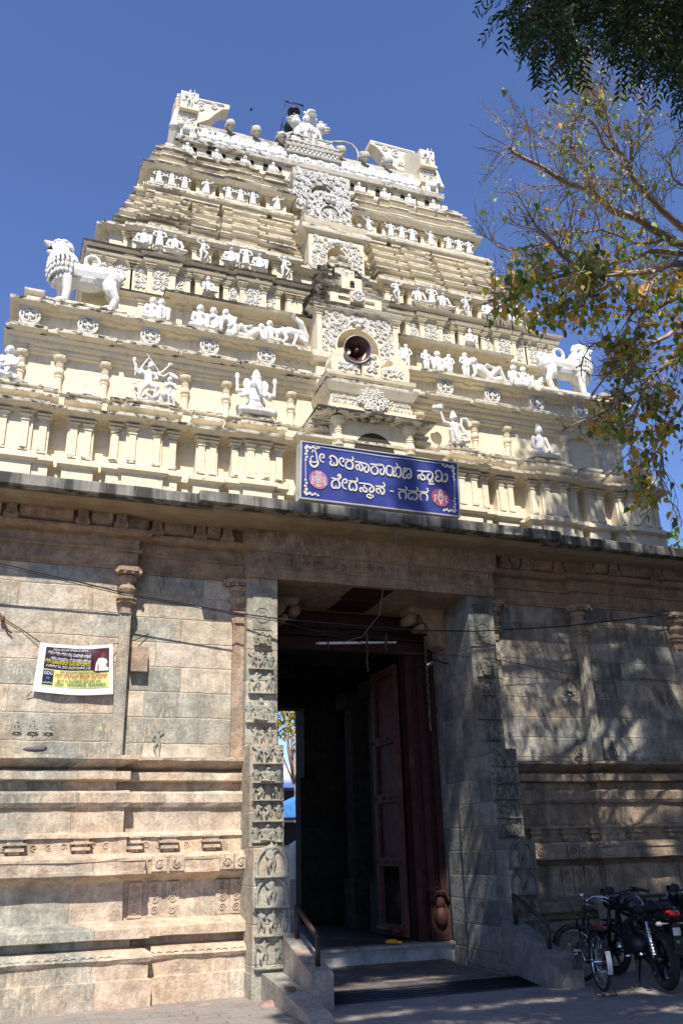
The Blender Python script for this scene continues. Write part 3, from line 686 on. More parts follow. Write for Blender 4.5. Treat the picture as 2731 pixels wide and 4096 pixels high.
for sx in (-1, 1):
    for x in (5.44, 4.58, 3.61, 2.65, 1.68):
        a = MB(); rosette(a, sx*x, .085, 9.38, .145); a.build('rosette', WHITE, T)
# corner blocks on the ledge
for sx in (-1, 1):
    a = MB(); a.sweep([(sx*5.42-.1, .8), (sx*5.42-.1, .28), (sx*5.42+.1, .28), (sx*5.42+.1, .8)], [(9.64, 0), (9.9, 0), (9.91, .03), (9.94, .05), (9.98, .055), (9.99, .01), (10.0, 0)])
    a.ell((sx*5.42, .4, 10.03), (.04, .04, .06), nu=8, nv=6); a.build('ledge_block', CR, T)
# ---- recessed wall with the seated couples
sw('ledge_step', 5.5, .26, [], [(9.6, 0), (9.79, 0)])
sw('couples_wall', 4.2, .62, [(0, 3.3, .0)], [(9.6, .2), (9.86, .2), (9.88, .02), (9.9, 0), (10.36, 0), (10.37, .05), (10.4, .05), (10.44, .14)])
sw('lion_backing', 4.7, .82, [], [(9.6, 0), (10.5, 0)], weather=False)
sw('lion_step', 5.2, .42, [(0, 3.6, -.1)], [(9.7, 0), (9.93, 0)])
TC = [(0, 3.28, .22)]
sw('thin_cornice', 4.05, .64, TC, [(10.42,-.05),(10.45,.0),(10.465,.02),(10.47,.1),(10.52,.11),(10.54,.02),(10.56,-.02)], mats=[CREAM, CREAMD])
for sx in (-1, 1):
    for x in (3.74, 3.09, 2.08, 1.44): pil(sx*x, .61, 9.88, 10.42, .05, capn=2, base=False)
# ---- panelled tier
T2 = mirror([(4.25, .34, .14), (3.42, .5, .14), (3.42, .22, .2), (2.61, .2, .16), (1.78, .52, .14), (1.78, .22, .2), (.98, .16, .14)])
sw('panel_wall', 4.62, .86, T2, [(10.5, 0), (10.56, .03), (10.6, .0), (11.16, 0)])
MB_T2 = [(11.15,0),(11.16,.03),(11.19,.035),(11.2,.1),(11.24,.12),(11.265,.125),(11.27,.06),(11.3,.05),(11.305,.12),(11.34,.17),(11.385,.18),(11.41,.1),(11.44,.02)]
sw('panel_cornice', 4.6, .86, T2, MB_T2, mats=[CREAM, CREAMD])
rr = random.Random(3)
for sx in (-1, 1):
    for x, yy in ((4.54, .72), (4.28, .72), (3.95, .72), (3.9, .72), (3.62, .66), (3.22, .66), (2.95, .72), (2.78, .7), (2.44, .7), (2.27, .72), (1.98, .66), (1.58, .66), (1.3, .72), (1.08, .72), (.88, .72)):
        pil(sx*x, yy+.0, 10.58, 11.17, .042, d=.03)
    for x, hw, yy in ((4.12, .1, .72), (4.41, .08, .72), (3.76, .08, .72), (3.42, .14, .66), (3.08, .07, .72), (2.13, .08, .72), (1.78, .14, .66), (1.44, .08, .72)):
        a = MB(); scroll_panel(a, sx*x-hw, sx*x+hw, 10.7, 11.12, yy-.005, .1, .014); a.build('scroll_panel', WHITE, T)
    figure(F_SITUP, 'niche_figure', T, (sx*2.61, .6, 10.76), .52, flip=sx)
# ---- figure tier 2
G2 = mirror([(4.1, .22, .08), (3.48, .45, .16), (3.48, .2, .2), (2.69, .17, .16), (1.9, .45, .16), (1.9, .2, .2), (1.15, .2, .16)])
sw('figure_wall', 4.42, 1.07, G2, [(11.4, .12), (11.46, .12), (11.47, .06), (11.52, .04), (11.53, 0), (11.98, 0)])
sw('figure_cornice', 4.4, 1.07, G2, [(11.95,0),(11.96,.03),(11.98,.035),(11.985,.1),(12.03,.16),(12.08,.165),(12.12,.05)])
for sx in (-1, 1):
    for x, yy in ((4.05, .95), (3.88, .91), (3.64, .86), (3.32, .86), (3.08, .91), (2.83, .91), (2.55, .91), (2.3, .91), (2.06, .86), (1.74, .86), (1.5, .91), (1.3, .91), (1.0, .91)): pil(sx*x, yy, 11.52, 11.96, .035, d=.025, base=False)
    for i, (x, yy, me, h) in enumerate(((3.75, .9, F_SITUP, .72), (3.48, .85, F_FOUR, .5), (3.2, .9, F_SIT, .74), (2.69, .88, F_DANCE, .46), (2.17, .9, F_SITUP, .72), (1.9, .85, F_FOUR, .5), (1.63, .9, F_SITUP, .72), (1.15, .88, F_DANCE, .48))):
        figure(me, 'niche_figure', T, (sx*x, yy-.11, 11.6), h*.9, flip=sx if i % 2 else -sx)
    for x in (3.48, 2.69, 1.9, 1.15, 4.2):
        a = MB(); a.ell((sx*x, .79, 11.46), (.05, .05, .07), nu=8, nv=6); a.ell((sx*x, .79, 11.53), (.02, .02, .03), nu=6, nv=4); a.build('finial_knob', WHITE, T)
# ---- receding stack of thin cornices
lv = [(12.12, 4.26, 1.2), (12.38, 4.18, 1.29), (12.64, 4.08, 1.37), (12.9, 3.98, 1.46), (13.16, 3.9, 1.55)]
for i, (z, w, y) in enumerate(lv):
    G = mirror([(4.02-.03*i, .2, .14), (3.42-.03*i, .4-.02*i, .3), (3.42-.03*i, .17, .38), (2.66-.02*i, .16, .3), (1.88-.02*i, .4-.02*i, .3), (1.88-.02*i, .17, .38), (1.12, .17, .3)])
    for q in (0, 1):
        zz = z+.13*q; G_ = [(c, h-.03*q, p-.05*q) for c, h, p in G]
        sw('thin_ledge', w-.04*q, y+.1+.035*q, G_, [(zz-.03, -.09), (zz+.04, -.09), (zz+.045, -.02), (zz+.056, .06), (zz+.07, .10), (zz+.1, .105), (zz+.108, .03), (zz+.13, -.09)], mats=[CREAM, CREAMD] if (i+q) % 4 == 1 else CR)
sw('upper_base', 3.88, 1.5, mirror([(3.2, .5, .2), (2.5, .2, .2), (1.8, .45, .2), (1.02, .22, .2)]), [(13.38, 0), (13.46, 0), (13.47, .05), (13.52, .06), (13.53, 0), (13.6, 0)])
sw('upper_base', 3.8, 1.62, mirror([(3.2, .5, .1), (2.5, .2, .1), (1.8, .45, .1), (1.02, .22, .1)]), [(13.5, 0), (13.6, 0), (13.61, .05), (13.66, .07), (13.7, .07), (13.71, .02), (13.74, 0)])
# ---- figure tier 4
G4 = mirror([(3.2, .39, .16), (3.2, .17, .2), (2.5, .18, .16), (1.8, .41, .16), (1.8, .18, .2), (1.02, .2, .16)])
sw('figure_wall', 3.62, 1.95, G4, [(13.6, .1), (13.78, .1), (13.79, .14), (13.83, .14), (13.84, .03), (13.87, 0), (14.32, 0)])
sw('figure_cornice', 3.62, 1.95, G4, [(14.28,0),(14.29,.03),(14.31,.035),(14.315,.12),(14.37,.19),(14.42,.195),(14.45,.1),(14.5,.06)], mats=[CREAM, CREAMD])
for sx in (-1, 1):
    for x in (3.57, 3.34, 3.06, 2.84, 2.66, 2.34, 2.18, 1.93, 1.66, 1.41, 1.2, .84): pil(sx*x, 1.79, 13.86, 14.3, .035, d=.025, base=False)
    for x, me in ((3.45, F_HIPS), (3.2, F_FOUR), (2.94, F_HIPS), (2.5, F_BOW), (2.05, F_HIPS), (1.8, F_HIPS), (1.54, F_FOUR), (1.02, F_BOW)):
        figure(me, 'niche_figure', T, (sx*x, 1.68, 13.87), .42, flip=sx)
for i in range(5):
    z = 14.48+.115*i
    sw('crown_ledge', 3.58-.035*i, 2.07+.02*i, [(c, max(.08, h-.02*i), p+.1) for c, h, p in G4], [(z, 0), (z+.04, 0), (z+.045, .02), (z+.052, .075), (z+.07, .1), (z+.095, .1), (z+.102, .03), (z+.116, 0)], mats=[CREAM, CREAMD] if i % 2 else CR)
sw('crown_top', 3.42, 2.06, [(c, h-.08, p) for c, h, p in G4], [(15.04, 0), (15.1, 0), (15.11, .05), (15.15, .06), (15.16, 0)])
# ---- attic with little arched holes, ridge slab, vaulted roof
sw('attic_wall', 3.04, 2.12, [], [(15.1, .04), (15.22, .04), (15.23, 0), (15.62, 0)])
sw('attic_wall', 3.04, 2.19, [], [(15.0, 0), (15.1, 0)])
sw('ridge_slab', 3.06, 2.08, [], [(15.6, 0), (15.61, .06), (15.72, .075), (15.75, .06), (15.76, 0)], mats=[ROOFM, ROOFM])
DARKH = plain('dark_hole', (.05, .04, .03), .9)
for sx in (-1, 1):
    for i in range(7):
        x = sx*(.85+.31*i); a = MB()
        a.box(x-.055, x+.055, 2.1, 2.13, 15.36, 15.5); a.lathe([(.055, -.01), (.055, .02)], (x, 2.11, 15.5), 12, axis='y'); a.build('attic_opening', DARKH, T)
        if i % 2 == 0:
            figure(F_SITUP, 'niche_figure', T, (x+sx*.15, 2.06, 15.2), .52, flip=sx)
a = MB()
for k in range(36):                                  # short lengths, each a little different, washed white in streaks
    x0 = -2.68+5.36*k/36; e = .012*mnoise.noise(Vector((k*.7, 0, 0)))
    a.prism_x([(2.25+e, 15.74)]+[(3.3-(1.05-e)*math.cos(t*math.pi/20), 15.76+(1.31-e)*math.sin(t*math.pi/20)) for t in range(1, 20)]+[(4.35, 15.74)], x0, x0+5.36/36)
for i in range(30): # ribs of peeling wash
    pass
a.build('vaulted_roof', ROOFV, T)
for sx in (-1, 1):
    for i in range(6):
        x = sx*(.78+.335*i); a = MB(); y = 2.27; z = 16.13
        for dx, dz in ((-.095, -.04), (.095, -.04), (0, .12)):
            a.lathe([(.088, .02), (.098, -.02), (.065, -.05), (.0, -.055)], (x+dx, y+.02+(.04 if dz > .1 else 0), z+dz), 14, axis='y')
        a.box(x-.05, x+.05, y-.02, y+.08, z-.05, z+.12); a.box(x-.12, x+.12, y-.02, y+.05, z-.16, z-.11)
        a.tube([(x+sx*.17, y+.0, z-.2), (x+sx*.17, y+.05, z+.15)], .03, 6)
        a.build('trefoil', WHITE, T)
    for i in range(3):
        x = sx*(.72+.59*i); a = MB(); a.lathe([(.0, -.14), (.06, -.13), (.1, -.05), (.11, 0), (.09, .07), (.03, .12), (0, .13)], (x, 2.33, 16.66), 12); a.ell((x, 2.6, 16.84), (.085, .14, .1)); a.tube([(x, 2.3, 16.5), (x, 2.45, 16.85), (x, 2.6, 16.98)], .06, 8); a.build('roof_knob', ROOFM, T)
# ---- end gables
for sx in (-1, 1):
    g_ = MB(); X = lambda q: sx*q
    def pr(pts, x0, x1): g_.prism_x(pts, X(x0), X(x1))
    # slab with a stepped front and horseshoe back
    pr([(2.18, 15.76), (2.18, 16.13), (2.22, 16.13), (2.22, 16.6), (2.16, 16.6), (2.16, 17.12), (2.35, 17.15), (2.75, 17.55), (3.3, 17.85), (3.9, 17.5), (4.3, 16.8), (4.4, 15.76)], 2.66, 3.04)
    g_.box(X(2.64), X(3.07), 2.12, 2.3, 16.1, 16.16); g_.box(X(2.64), X(3.06), 2.1, 2.3, 16.58, 16.64)
    for k in range(9): g_.ell((X(3.08), 2.2+.03*k, 16.2+.11*k), (.05, .07, .06), nu=8, nv=5)
    gb = g_.build('end_gable', [CREAM, CREAMW], T)
    h = MB()
    h.prism([(X(3.0), 17.2), (X(3.0), 17.95), (X(1.78), 17.98), (X(1.78), 17.86), (X(1.95), 17.8), (X(2.1), 17.62), (X(2.25), 17.4), (X(2.5), 17.22)], 3.05, 3.4)
    h.build('gable_crest', CREAM, T)
    h = MB()
    for q, (x, z, r) in enumerate(((2.75, 17.72, .12), (2.45, 17.7, .13), (2.15, 17.8, .09), (2.8, 17.45, .09), (2.6, 17.42, .1))): scroll(h, X(x), 3.045, z, r, 1.6, 1 if q % 2 else -1, q, .022)
    for q in range(2): h.tube([(X(2.95), 3.04, 17.9-.04*q), (X(1.9), 3.04, 17.93-.04*q)], .012, 5)
    scroll_panel(h, min(X(2.7), X(3.0)), max(X(2.7), X(3.0)), 16.25, 16.55, 2.215, .15, .016)
    h.build('gable_scrollwork', WHITE, T)
    w = MB(); human(w, DANCE, .5, (X(2.85), 2.12, 16.64), 1, crown=True)
    for q in (-1, 1): w.ell((X(2.85)+q*.13, 2.15, 16.95), (.06, .02, .13), nu=10, nv=6)
    link('gable_figure', fuse(w, 'winged', WHITE, .012), T)
    w = MB(); w.cap((X(2.78), 2.12, 16.0), (X(2.95), 2.12, 16.0), .07, .08); w.ell((X(3.02), 2.08, 16.08), (.08, .08, .09)); w.cap((X(3.0), 2.1, 15.95), (X(3.0), 2.1, 15.78), .03); w.cap((X(2.8), 2.1, 15.95), (X(2.8), 2.1, 15.78), .03); w.cap((X(2.74), 2.1, 16.05), (X(2.74), 2.1, 15.8), .025)
    w.ell((X(3.16), 2.2, 16.1), (.1, .1, .09)); w.cap((X(3.16), 2.2, 16.15), (X(3.1), 2.25, 16.6), .07, .05)
    link('gable_lion', fuse(w, 'glion', WHITE, .014), T)
    w = MB(); human(w, SITUP, .5, (X(3.1), 2.1, 15.15), sx); link('gable_figure', fuse(w, 'gsit', WHITE, .014), T)

# ================================================================ central porch and niches
a = MB()
# porch body behind the sign
a.box(-.72, .72, -.42, .5, 7.0, 8.3)
a.build('porch_body', CREAM, T)
a = MB(); pts = [(-.36, 7.05)]+[(-.36*math.cos(t*math.pi/14), 7.58+.37*math.sin(t*math.pi/14)) for t in range(15)]+[(.36, 7.05)]
a.prism(pts, -.425, -.3); a.build('porch_arch', DARKH, T)
for sx in (-1, 1):
    a = MB(); x, y = sx*.63, -.44
    a.box(x-.075, x+.075, y-.03, y+.1, 7.0, 7.62)
    a.lathe([(.06, 7.62), (.085, 7.63), (.085, 7.65), (.06, 7.66), (.09, 7.72), (.09, 7.76), (.06, 7.84), (.075, 7.85), (.06, 7.87), (.075, 7.89), (.055, 7.92), (.07, 7.95), (.055, 7.98), (.12, 8.05), (.13, 8.12), (.09, 8.14)], (x, y, 0), 10, smooth=False)
    a.build('porch_column', CREAM, T)
PO = lambda w, y: [(-w, .5), (-w, y), (w, y), (w, .5)]
a = MB(); a.sweep(PO(.9, -.52), [(8.12, -.2), (8.13, -.02), (8.15, .12), (8.16, .135), (8.2, .14), (8.22, .11), (8.3, -.05), (8.33, -.1)])
a.build('porch_eave', [CREAMW, CREAMD], T)
a = MB(); a.sweep(PO(.74, -.4), [(8.3, .04), (8.4, .04), (8.41, .0), (8.5, .0), (8.51, -.02), (8.62, -.02), (8.64, .02), (8.7, .05), (8.78, .09), (8.83, .1), (8.84, .03), (8.9, .02), (8.93, .06), (8.97, .07), (9.0, .07), (9.01, 0)])
a.build('balcony_base', CR, T)
a = MB(); scroll_panel(a, -.72, .72, 8.42, 8.49, -.41, .07, .009); scroll_panel(a, -.7, .7, 8.53, 8.6, -.39, .07, .009)
b_ = MB(); b_.add([(-.24, -.45, 8.5), (-.15, -.47, 8.36), (.15, -.47, 8.36), (.24, -.45, 8.5), (.15, -.47, 8.67), (0, -.48, 8.73), (-.15, -.47, 8.67), (-.24, -.4, 8.5), (-.15, -.4, 8.36), (.15, -.4, 8.36), (.24, -.4, 8.5), (.15, -.4, 8.67), (0, -.4, 8.73), (-.15, -.4, 8.67)],
    [(0, 1, 2, 3, 4, 5, 6), (0, 7, 8, 1), (1, 8, 9, 2), (2, 9, 10, 3), (3, 10, 11, 4), (4, 11, 12, 5), (5, 12, 13, 6), (6, 13, 7, 0)]); b_.build('lotus_boss', CREAM, T)
for ring, r in ((8, .15), (5, .07), (11, .2)):
    for k in range(ring): t = k*2*math.pi/ring+r; scroll(a, r*math.cos(t)*1.1, -.475, 8.54+r*.8*math.sin(t), .055, 1.3, 1 if k % 2 else -1, t, .014)
a.build('lotus_carving', WHITE, T)
# balcony front with scrolled horns
for sx in (-1, 1):
    a = MB(); X = lambda q: sx*q
    a.prism([(X(.2), 9.01), (X(.7), 9.01), (X(.72), 9.2), (X(.68), 9.38), (X(.6), 9.46), (X(.44), 9.5), (X(.36), 9.47), (X(.36), 9.4), (X(.42), 9.36), (X(.4), 9.3), (X(.3), 9.26), (X(.2), 9.22)], -.42, -.12)
    a.build('balcony_scroll', CR, T)
    a = MB(); scroll_panel(a, min(X(.22), X(.6)), max(X(.22), X(.6)), 9.08, 9.22, -.43, .09, .015); a.build('balcony_ornament', WHITE, T)
a = MB(); a.prism([(-.17, 9.01), (.17, 9.01), (.17, 9.32), (.1, 9.44), (-.1, 9.44), (-.17, 9.32)], -.46, -.3); a.build('balcony_block', CREAM, T)
a = MB()
for dx in (-1, 1):
    scroll(a, dx*.06, -.47, 9.12, .06, 1.4, dx, 1.5, .014); scroll(a, dx*.07, -.47, 9.25, .05, 1.4, -dx, 0, .014); scroll(a, dx*.04, -.47, 9.36, .04, 1.2, dx, 0, .014)
a.build('balcony_ornament', WHITE, T)
# great niche with filigree
def arch_face(mb, hw, z0, z1, y, r, zc, depth=.3):
    """wall face with an arched opening cut through it"""
    n = 16; inner = [(-r, z0)]+[(-r*math.cos(t*math.pi/n), zc+r*math.sin(t*math.pi/n)) for t in range(n+1)]+[(r, z0)]
    outer = []
    for x, z in inner:
        if z <= zc+1e-6: outer.append((math.copysign(hw, x), z))
        else:
            s_ = min(hw/max(abs(x), 1e-6), (z1-zc)/(z-zc)); outer.append((x*s_, zc+(z-zc)*s_))
    for i in range(len(inner)-1):
        a0, a1, b0, b1 = inner[i], inner[i+1], outer[i], outer[i+1]
        mb.quad((b0[0], y, b0[1]), (b1[0], y, b1[1]), (a1[0], y, a1[1]), (a0[0], y, a0[1]))
        mb.quad((a0[0], y, a0[1]), (a1[0], y, a1[1]), (a1[0], y+depth, a1[1]), (a0[0], y+depth, a0[1]))
        if abs(b0[0]) < hw-1e-6 and abs(b1[0]) >= hw-1e-6 or abs(b1[0]) < hw-1e-6 and abs(b0[0]) >= hw-1e-6:
            c = (math.copysign(hw, b0[0]+b1[0]), z1); mb.add([(b0[0], y, b0[1]), (c[0], y, c[1]), (b1[0], y, b1[1])], [(0, 1, 2)])
a = MB(); arch_face(a, .76, 9.5, 10.58, .12, .4, 9.86, .5)
a.box(-.76, .76, .6, .7, 9.5, 10.58); a.box(-.77, -.755, .125, 1.0, 9.5, 10.58); a.box(.755, .77, .125, 1.0, 9.5, 10.58)
a.box(-.755, .755, .2, 1.0, 10.3, 10.57)
a.build('great_niche', CREAM, T)
a = MB(); a.sweep(PO(.8, .06), [(8.98, 0), (9.42, 0), (9.43, .06), (9.5, .1), (9.6, .11), (9.61, .02)]); a.build('niche_base', CREAM, T)
a = MB()
for sx in (-1, 1):
    for i in range(60):
        pass
rn = random.Random(5)
def filigree(mb, n, x0, x1, z0, z1, y, ok, r0, r1, th):
    pts = []
    for _ in range(n*30):
        x, z = rn.uniform(x0, x1), rn.uniform(z0, z1); r = rn.uniform(r0, r1)
        if not ok(x, z, r): continue
        if any((x-p[0])**2+(z-p[1])**2 < ((r+p[2])*.82)**2 for p in pts): continue
        pts.append((x, z, r)); scroll(mb, x, y, z, r, rn.uniform(1.2, 1.8), rn.choice((-1, 1)), rn.uniform(0, 6.3), th)
        mb.ell((x+r*.9, y, z-r*.8), (th*1.2, th, th*1.2), nu=5, nv=4)
        if len(pts) >= n: break
    for q in range(n//2):
        x, z = rn.uniform(x0, x1), rn.uniform(z0, z1)
        if ok(x, z, .02): mb.ell((x, y, z), (.022, .02, .012), Matrix.Rotation(rn.uniform(0, 3), 3, 'Y'), nu=6, nv=4)
def okn(x, z, r):
    return abs(x)+r < .7 and (math.hypot(x, max(0, z-9.86)) > .43+r*.9)
filigree(a, 130, -.7, .7, 9.5, 10.52, .105, okn, .035, .062, .014)
a.ell((-.06, .06, 10.4), (.05, .05, .05)); a.ell((.06, .06, 10.4), (.05, .05, .05)); a.ell((0, .06, 10.3), (.06, .05, .04))
a.build('niche_filigree', WHITE, T)
a = MB()
a.tube([(-.41, .1, 9.5), (-.41, .1, 9.86)]+[(-.41*math.cos(t*math.pi/16), .1, 9.86+.41*math.sin(t*math.pi/16)) for t in range(17)]+[(.41, .1, 9.5)], .02, 6)
a.build('arch_rim', CREAM, T)
for sx in (-1, 1): pil(sx*.73, .12, 9.6, 10.56, .045, d=.06)
a = MB(); a.sweep(PO(.8, .14), [(10.56, 0), (10.58, .02), (10.62, .1), (10.64, .11), (10.69, .115), (10.7, .08), (10.74, .07), (10.76, .0)]); a.build('niche_eave', [CREAMW, CREAMD], T)
for i in range(7):
    z = 10.76+.2*i; w = .72-.055*i; y = .24+.11*i
    a = MB(); a.sweep(outline(w, y, [(0, w*.75, .05), (0, w*.4, .1)], y+.6), [(z, 0), (z+.08, 0), (z+.085, .03), (z+.11, .06), (z+.15, .065), (z+.16, .02), (z+.2, 0)]); a.build('stacked_tier', DK, T)
a = MB(); a.prism([(-.2, 11.25), (.2, 11.25), (.2, 11.52), (-.2, 11.52)], .28, .5); a.prism([(-.5, 10.78), (.5, 10.78), (.5, 10.98), (-.5, 10.98)], .1, .3); a.build('gable_panel', CREAM, T)
a = MB(); a.box(-.04, .05, .27, .3, 11.3, 11.4); a.lathe([(.045, -.012), (.045, .012)], (.005, .278, 11.4), 10, axis='y'); a.build('keyhole_opening', DARKH, T)
a = MB(); a.box(-.13, .13, .02, .12, 10.8, 11.02); a.build('rosette_block', CREAM, T); a = MB(); rosette(a, 0, .0, 10.92, .11); a.build('rosette', WHITE, T)
# upper niche
a = MB(); arch_face(a, .57, 12.16, 12.94, 1.0, .2, 12.54, .3); a.box(-.57, .57, 1.3, 1.5, 12.1, 12.94); a.box(-.58, -.565, 1.005, 1.8, 12.0, 12.94); a.box(.565, .58, 1.005, 1.8, 12.0, 12.94)
a.box(-.563, .563, 1.06, 1.8, 12.8, 12.93)
a.build('upper_niche', CREAM, T)
a = MB(); filigree(a, 60, -.54, .54, 12.2, 12.9, .985, lambda x, z, r: abs(x)+r < .54 and math.hypot(x, max(0, z-12.54)) > .22+r, .04, .07, .014); a.ell((0, .94, 12.8), (.07, .06, .05)); a.build('niche_filigree', WHITE, T)
a = MB(); a.sweep(outline(.61, .98, [], 1.8), [(11.95, -.02), (12.08, 0), (12.09, .04), (12.16, .06), (12.17, 0)]); a.build('niche_base', CR, T)
a = MB(); a.sweep(outline(.2, .8, [(0, .1, .08)], 1.1), [(11.8, .1), (11.95, .1), (11.96, .04), (12.06, .02), (12.07, .06), (12.13, .07), (12.14, -.02), (12.25, -.04), (12.26, .02), (12.32, .03), (12.33, -.06), (12.4, -.06)]); a.build('niche_shrine', [CREAMW, CREAMW], T)
a = MB(); a.sweep(outline(.6, 1.06, [], 2.2), [(12.92, 0), (12.96, .02), (13.04, .12), (13.08, .13), (13.14, .13), (13.16, .05), (13.22, .04), (13.27, .06), (13.34, .08), (13.39, .08), (13.4, 0), (13.46, 0)]); a.build('niche_eave', CR, T)
# emblem slab leaning forward
a = MB(); a.prism([(-.48, 13.44), (.48, 13.44), (.48, 14.12), (.3, 14.38), (-.3, 14.38), (-.48, 14.12)], 1.32, 1.8); a.build('emblem_slab', ROOFM, T)
a = MB(); filigree(a, 70, -.47, .47, 13.46, 14.34, 1.3, lambda x, z, r: abs(x)+r < .49 and math.hypot(x/.24, (z-13.76)/.3) > 1.05 and z+abs(x)*.8 < 14.48, .04, .07, .017)
a.tube([(.23*math.cos(t*math.pi/12), 1.3, 13.76+.28*math.sin(t*math.pi/12)) for t in range(25)], .02, 6); a.ell((-.06, 1.26, 14.13), (.06, .05, .05)); a.ell((.06, 1.26, 14.13), (.06, .05, .05)); a.ell((0, 1.27, 14.25), (.12, .05, .06))
a.build('emblem_filigree', WHITE, T)
figure(F_FOUR, 'emblem_figure', T, (0, 1.3, 13.58), .36)
# tall head panel with cusped opening
a = MB(); arch_face(a, .64, 14.2, 15.3, 1.76, .24, 14.72, .2); a.box(-.64, .64, 1.98, 2.4, 14.2, 15.3); a.box(-.65, -.635, 1.765, 2.5, 14.2, 15.3); a.box(.635, .65, 1.765, 2.5, 14.2, 15.3); a.box(-.63, .63, 1.83, 2.6, 15.0, 15.29)
a.build('head_panel', ROOFM, T)
a = MB(); a.box(-.23, .2, 1.93, 1.97, 14.3, 14.86); a.build('head_opening', DARKH, T)
a = MB(); filigree(a, 55, -.6, .6, 14.3, 15.26, 1.745, lambda x, z, r: abs(x)+r < .61 and math.hypot(x, max(0, z-14.72)) > .26+r, .05, .1, .02)
for sx in (-1, 1): scroll(a, sx*.7, 1.75, 14.55, .12, 1.5, sx, 0, .03)
a.build('head_filigree', WHITE, T)
a = MB(); a.sweep(outline(.6, 2.24, [], 3.2), [(15.2, .03), (15.4, .03), (15.5, .06), (15.52, .0), (15.82, .02), (15.84, .08), (15.9, .08), (15.91, 0), (16.14, 0), (16.15, .05), (16.2, .06), (16.21, 0), (16.34, 0), (16.35, .05), (16.42, .06), (16.43, 0), (16.5, -.02), (16.51, .02), (16.55, .02), (16.56, -.03), (16.82, -.12), (16.83, -.1), (16.87, -.1)]); a.build('head_block', [ROOFM, ROOFM], T)
a = MB()
for i in range(4):
    x = -.45+.3*i
    for k in range(8): t = k*math.pi/4; a.ell((x+.06*math.cos(t), 2.22, 16.02+.06*math.sin(t)), (.035, .02, .035), nu=6, nv=4)
    a.ell((x, 2.21, 16.02), (.03, .03, .03), nu=6, nv=4)
a.box(-.58, .58, 2.233, 2.27, 15.93, 16.12); a.box(-.58, .58, 2.233, 2.27, 16.23, 16.33); a.box(-.02, .02, 2.236, 2.27, 16.0, 16.75)
for i in range(12): a.ell((-.55+.1*i, 2.2, 16.28), (.045, .03, .03), nu=6, nv=4)
for i in range(9): a.box(-.5+.115*i, -.45+.115*i, 2.235, 2.3, 16.44, 16.5)
a.tube([(.13*math.cos(t*math.pi/8), 2.29, 16.7+.06*math.sin(t*math.pi/8)) for t in range(17)], .012, 5)
a.build('head_ornament', WHITE, T)
pipe = MB(); pipe.tube([(.55, 2.6, 17.12), (.9, 2.6, 17.22), (1.08, 2.6, 17.2), (1.2, 2.6, 17.08), (1.24, 2.6, 16.95), (1.22, 2.6, 16.6)], .03, 8); pipe.build('drain_pipe', plain('galvanised_pipe', (.35, .36, .33), .5, .3), T)
# horn of projecting side brackets next to the niche
for sx in (-1, 1):
    a = MB(); a.sweep([(sx*1.0-.16, .9), (sx*1.0-.16, .24), (sx*1.0+.16, .24), (sx*1.0+.16, .9)], [(9.2, -.1), (9.3, -.08), (9.32, 0), (9.5, .0), (9.51, .05), (9.62, .07), (9.63, 0)]); a.build('side_bracket', CR, T)
    a = MB(); scroll_panel(a, sx*.95-.1, sx*.95+.1, 9.28, 9.5, .23, .1, .014); a.build('bracket_ornament', WHITE, T)
# solid core behind everything
a = MB()
for w, y, z0, z1 in ((5.3, .55, 6.1, 9.6), (4.3, 1.05, 9.5, 11.9), (3.9, 1.5, 11.8, 13.3), (3.3, 2.2, 13.2, 15.6)): a.box(-w, w, y, 7, z0, z1)
a.build('core', CREAM, T)
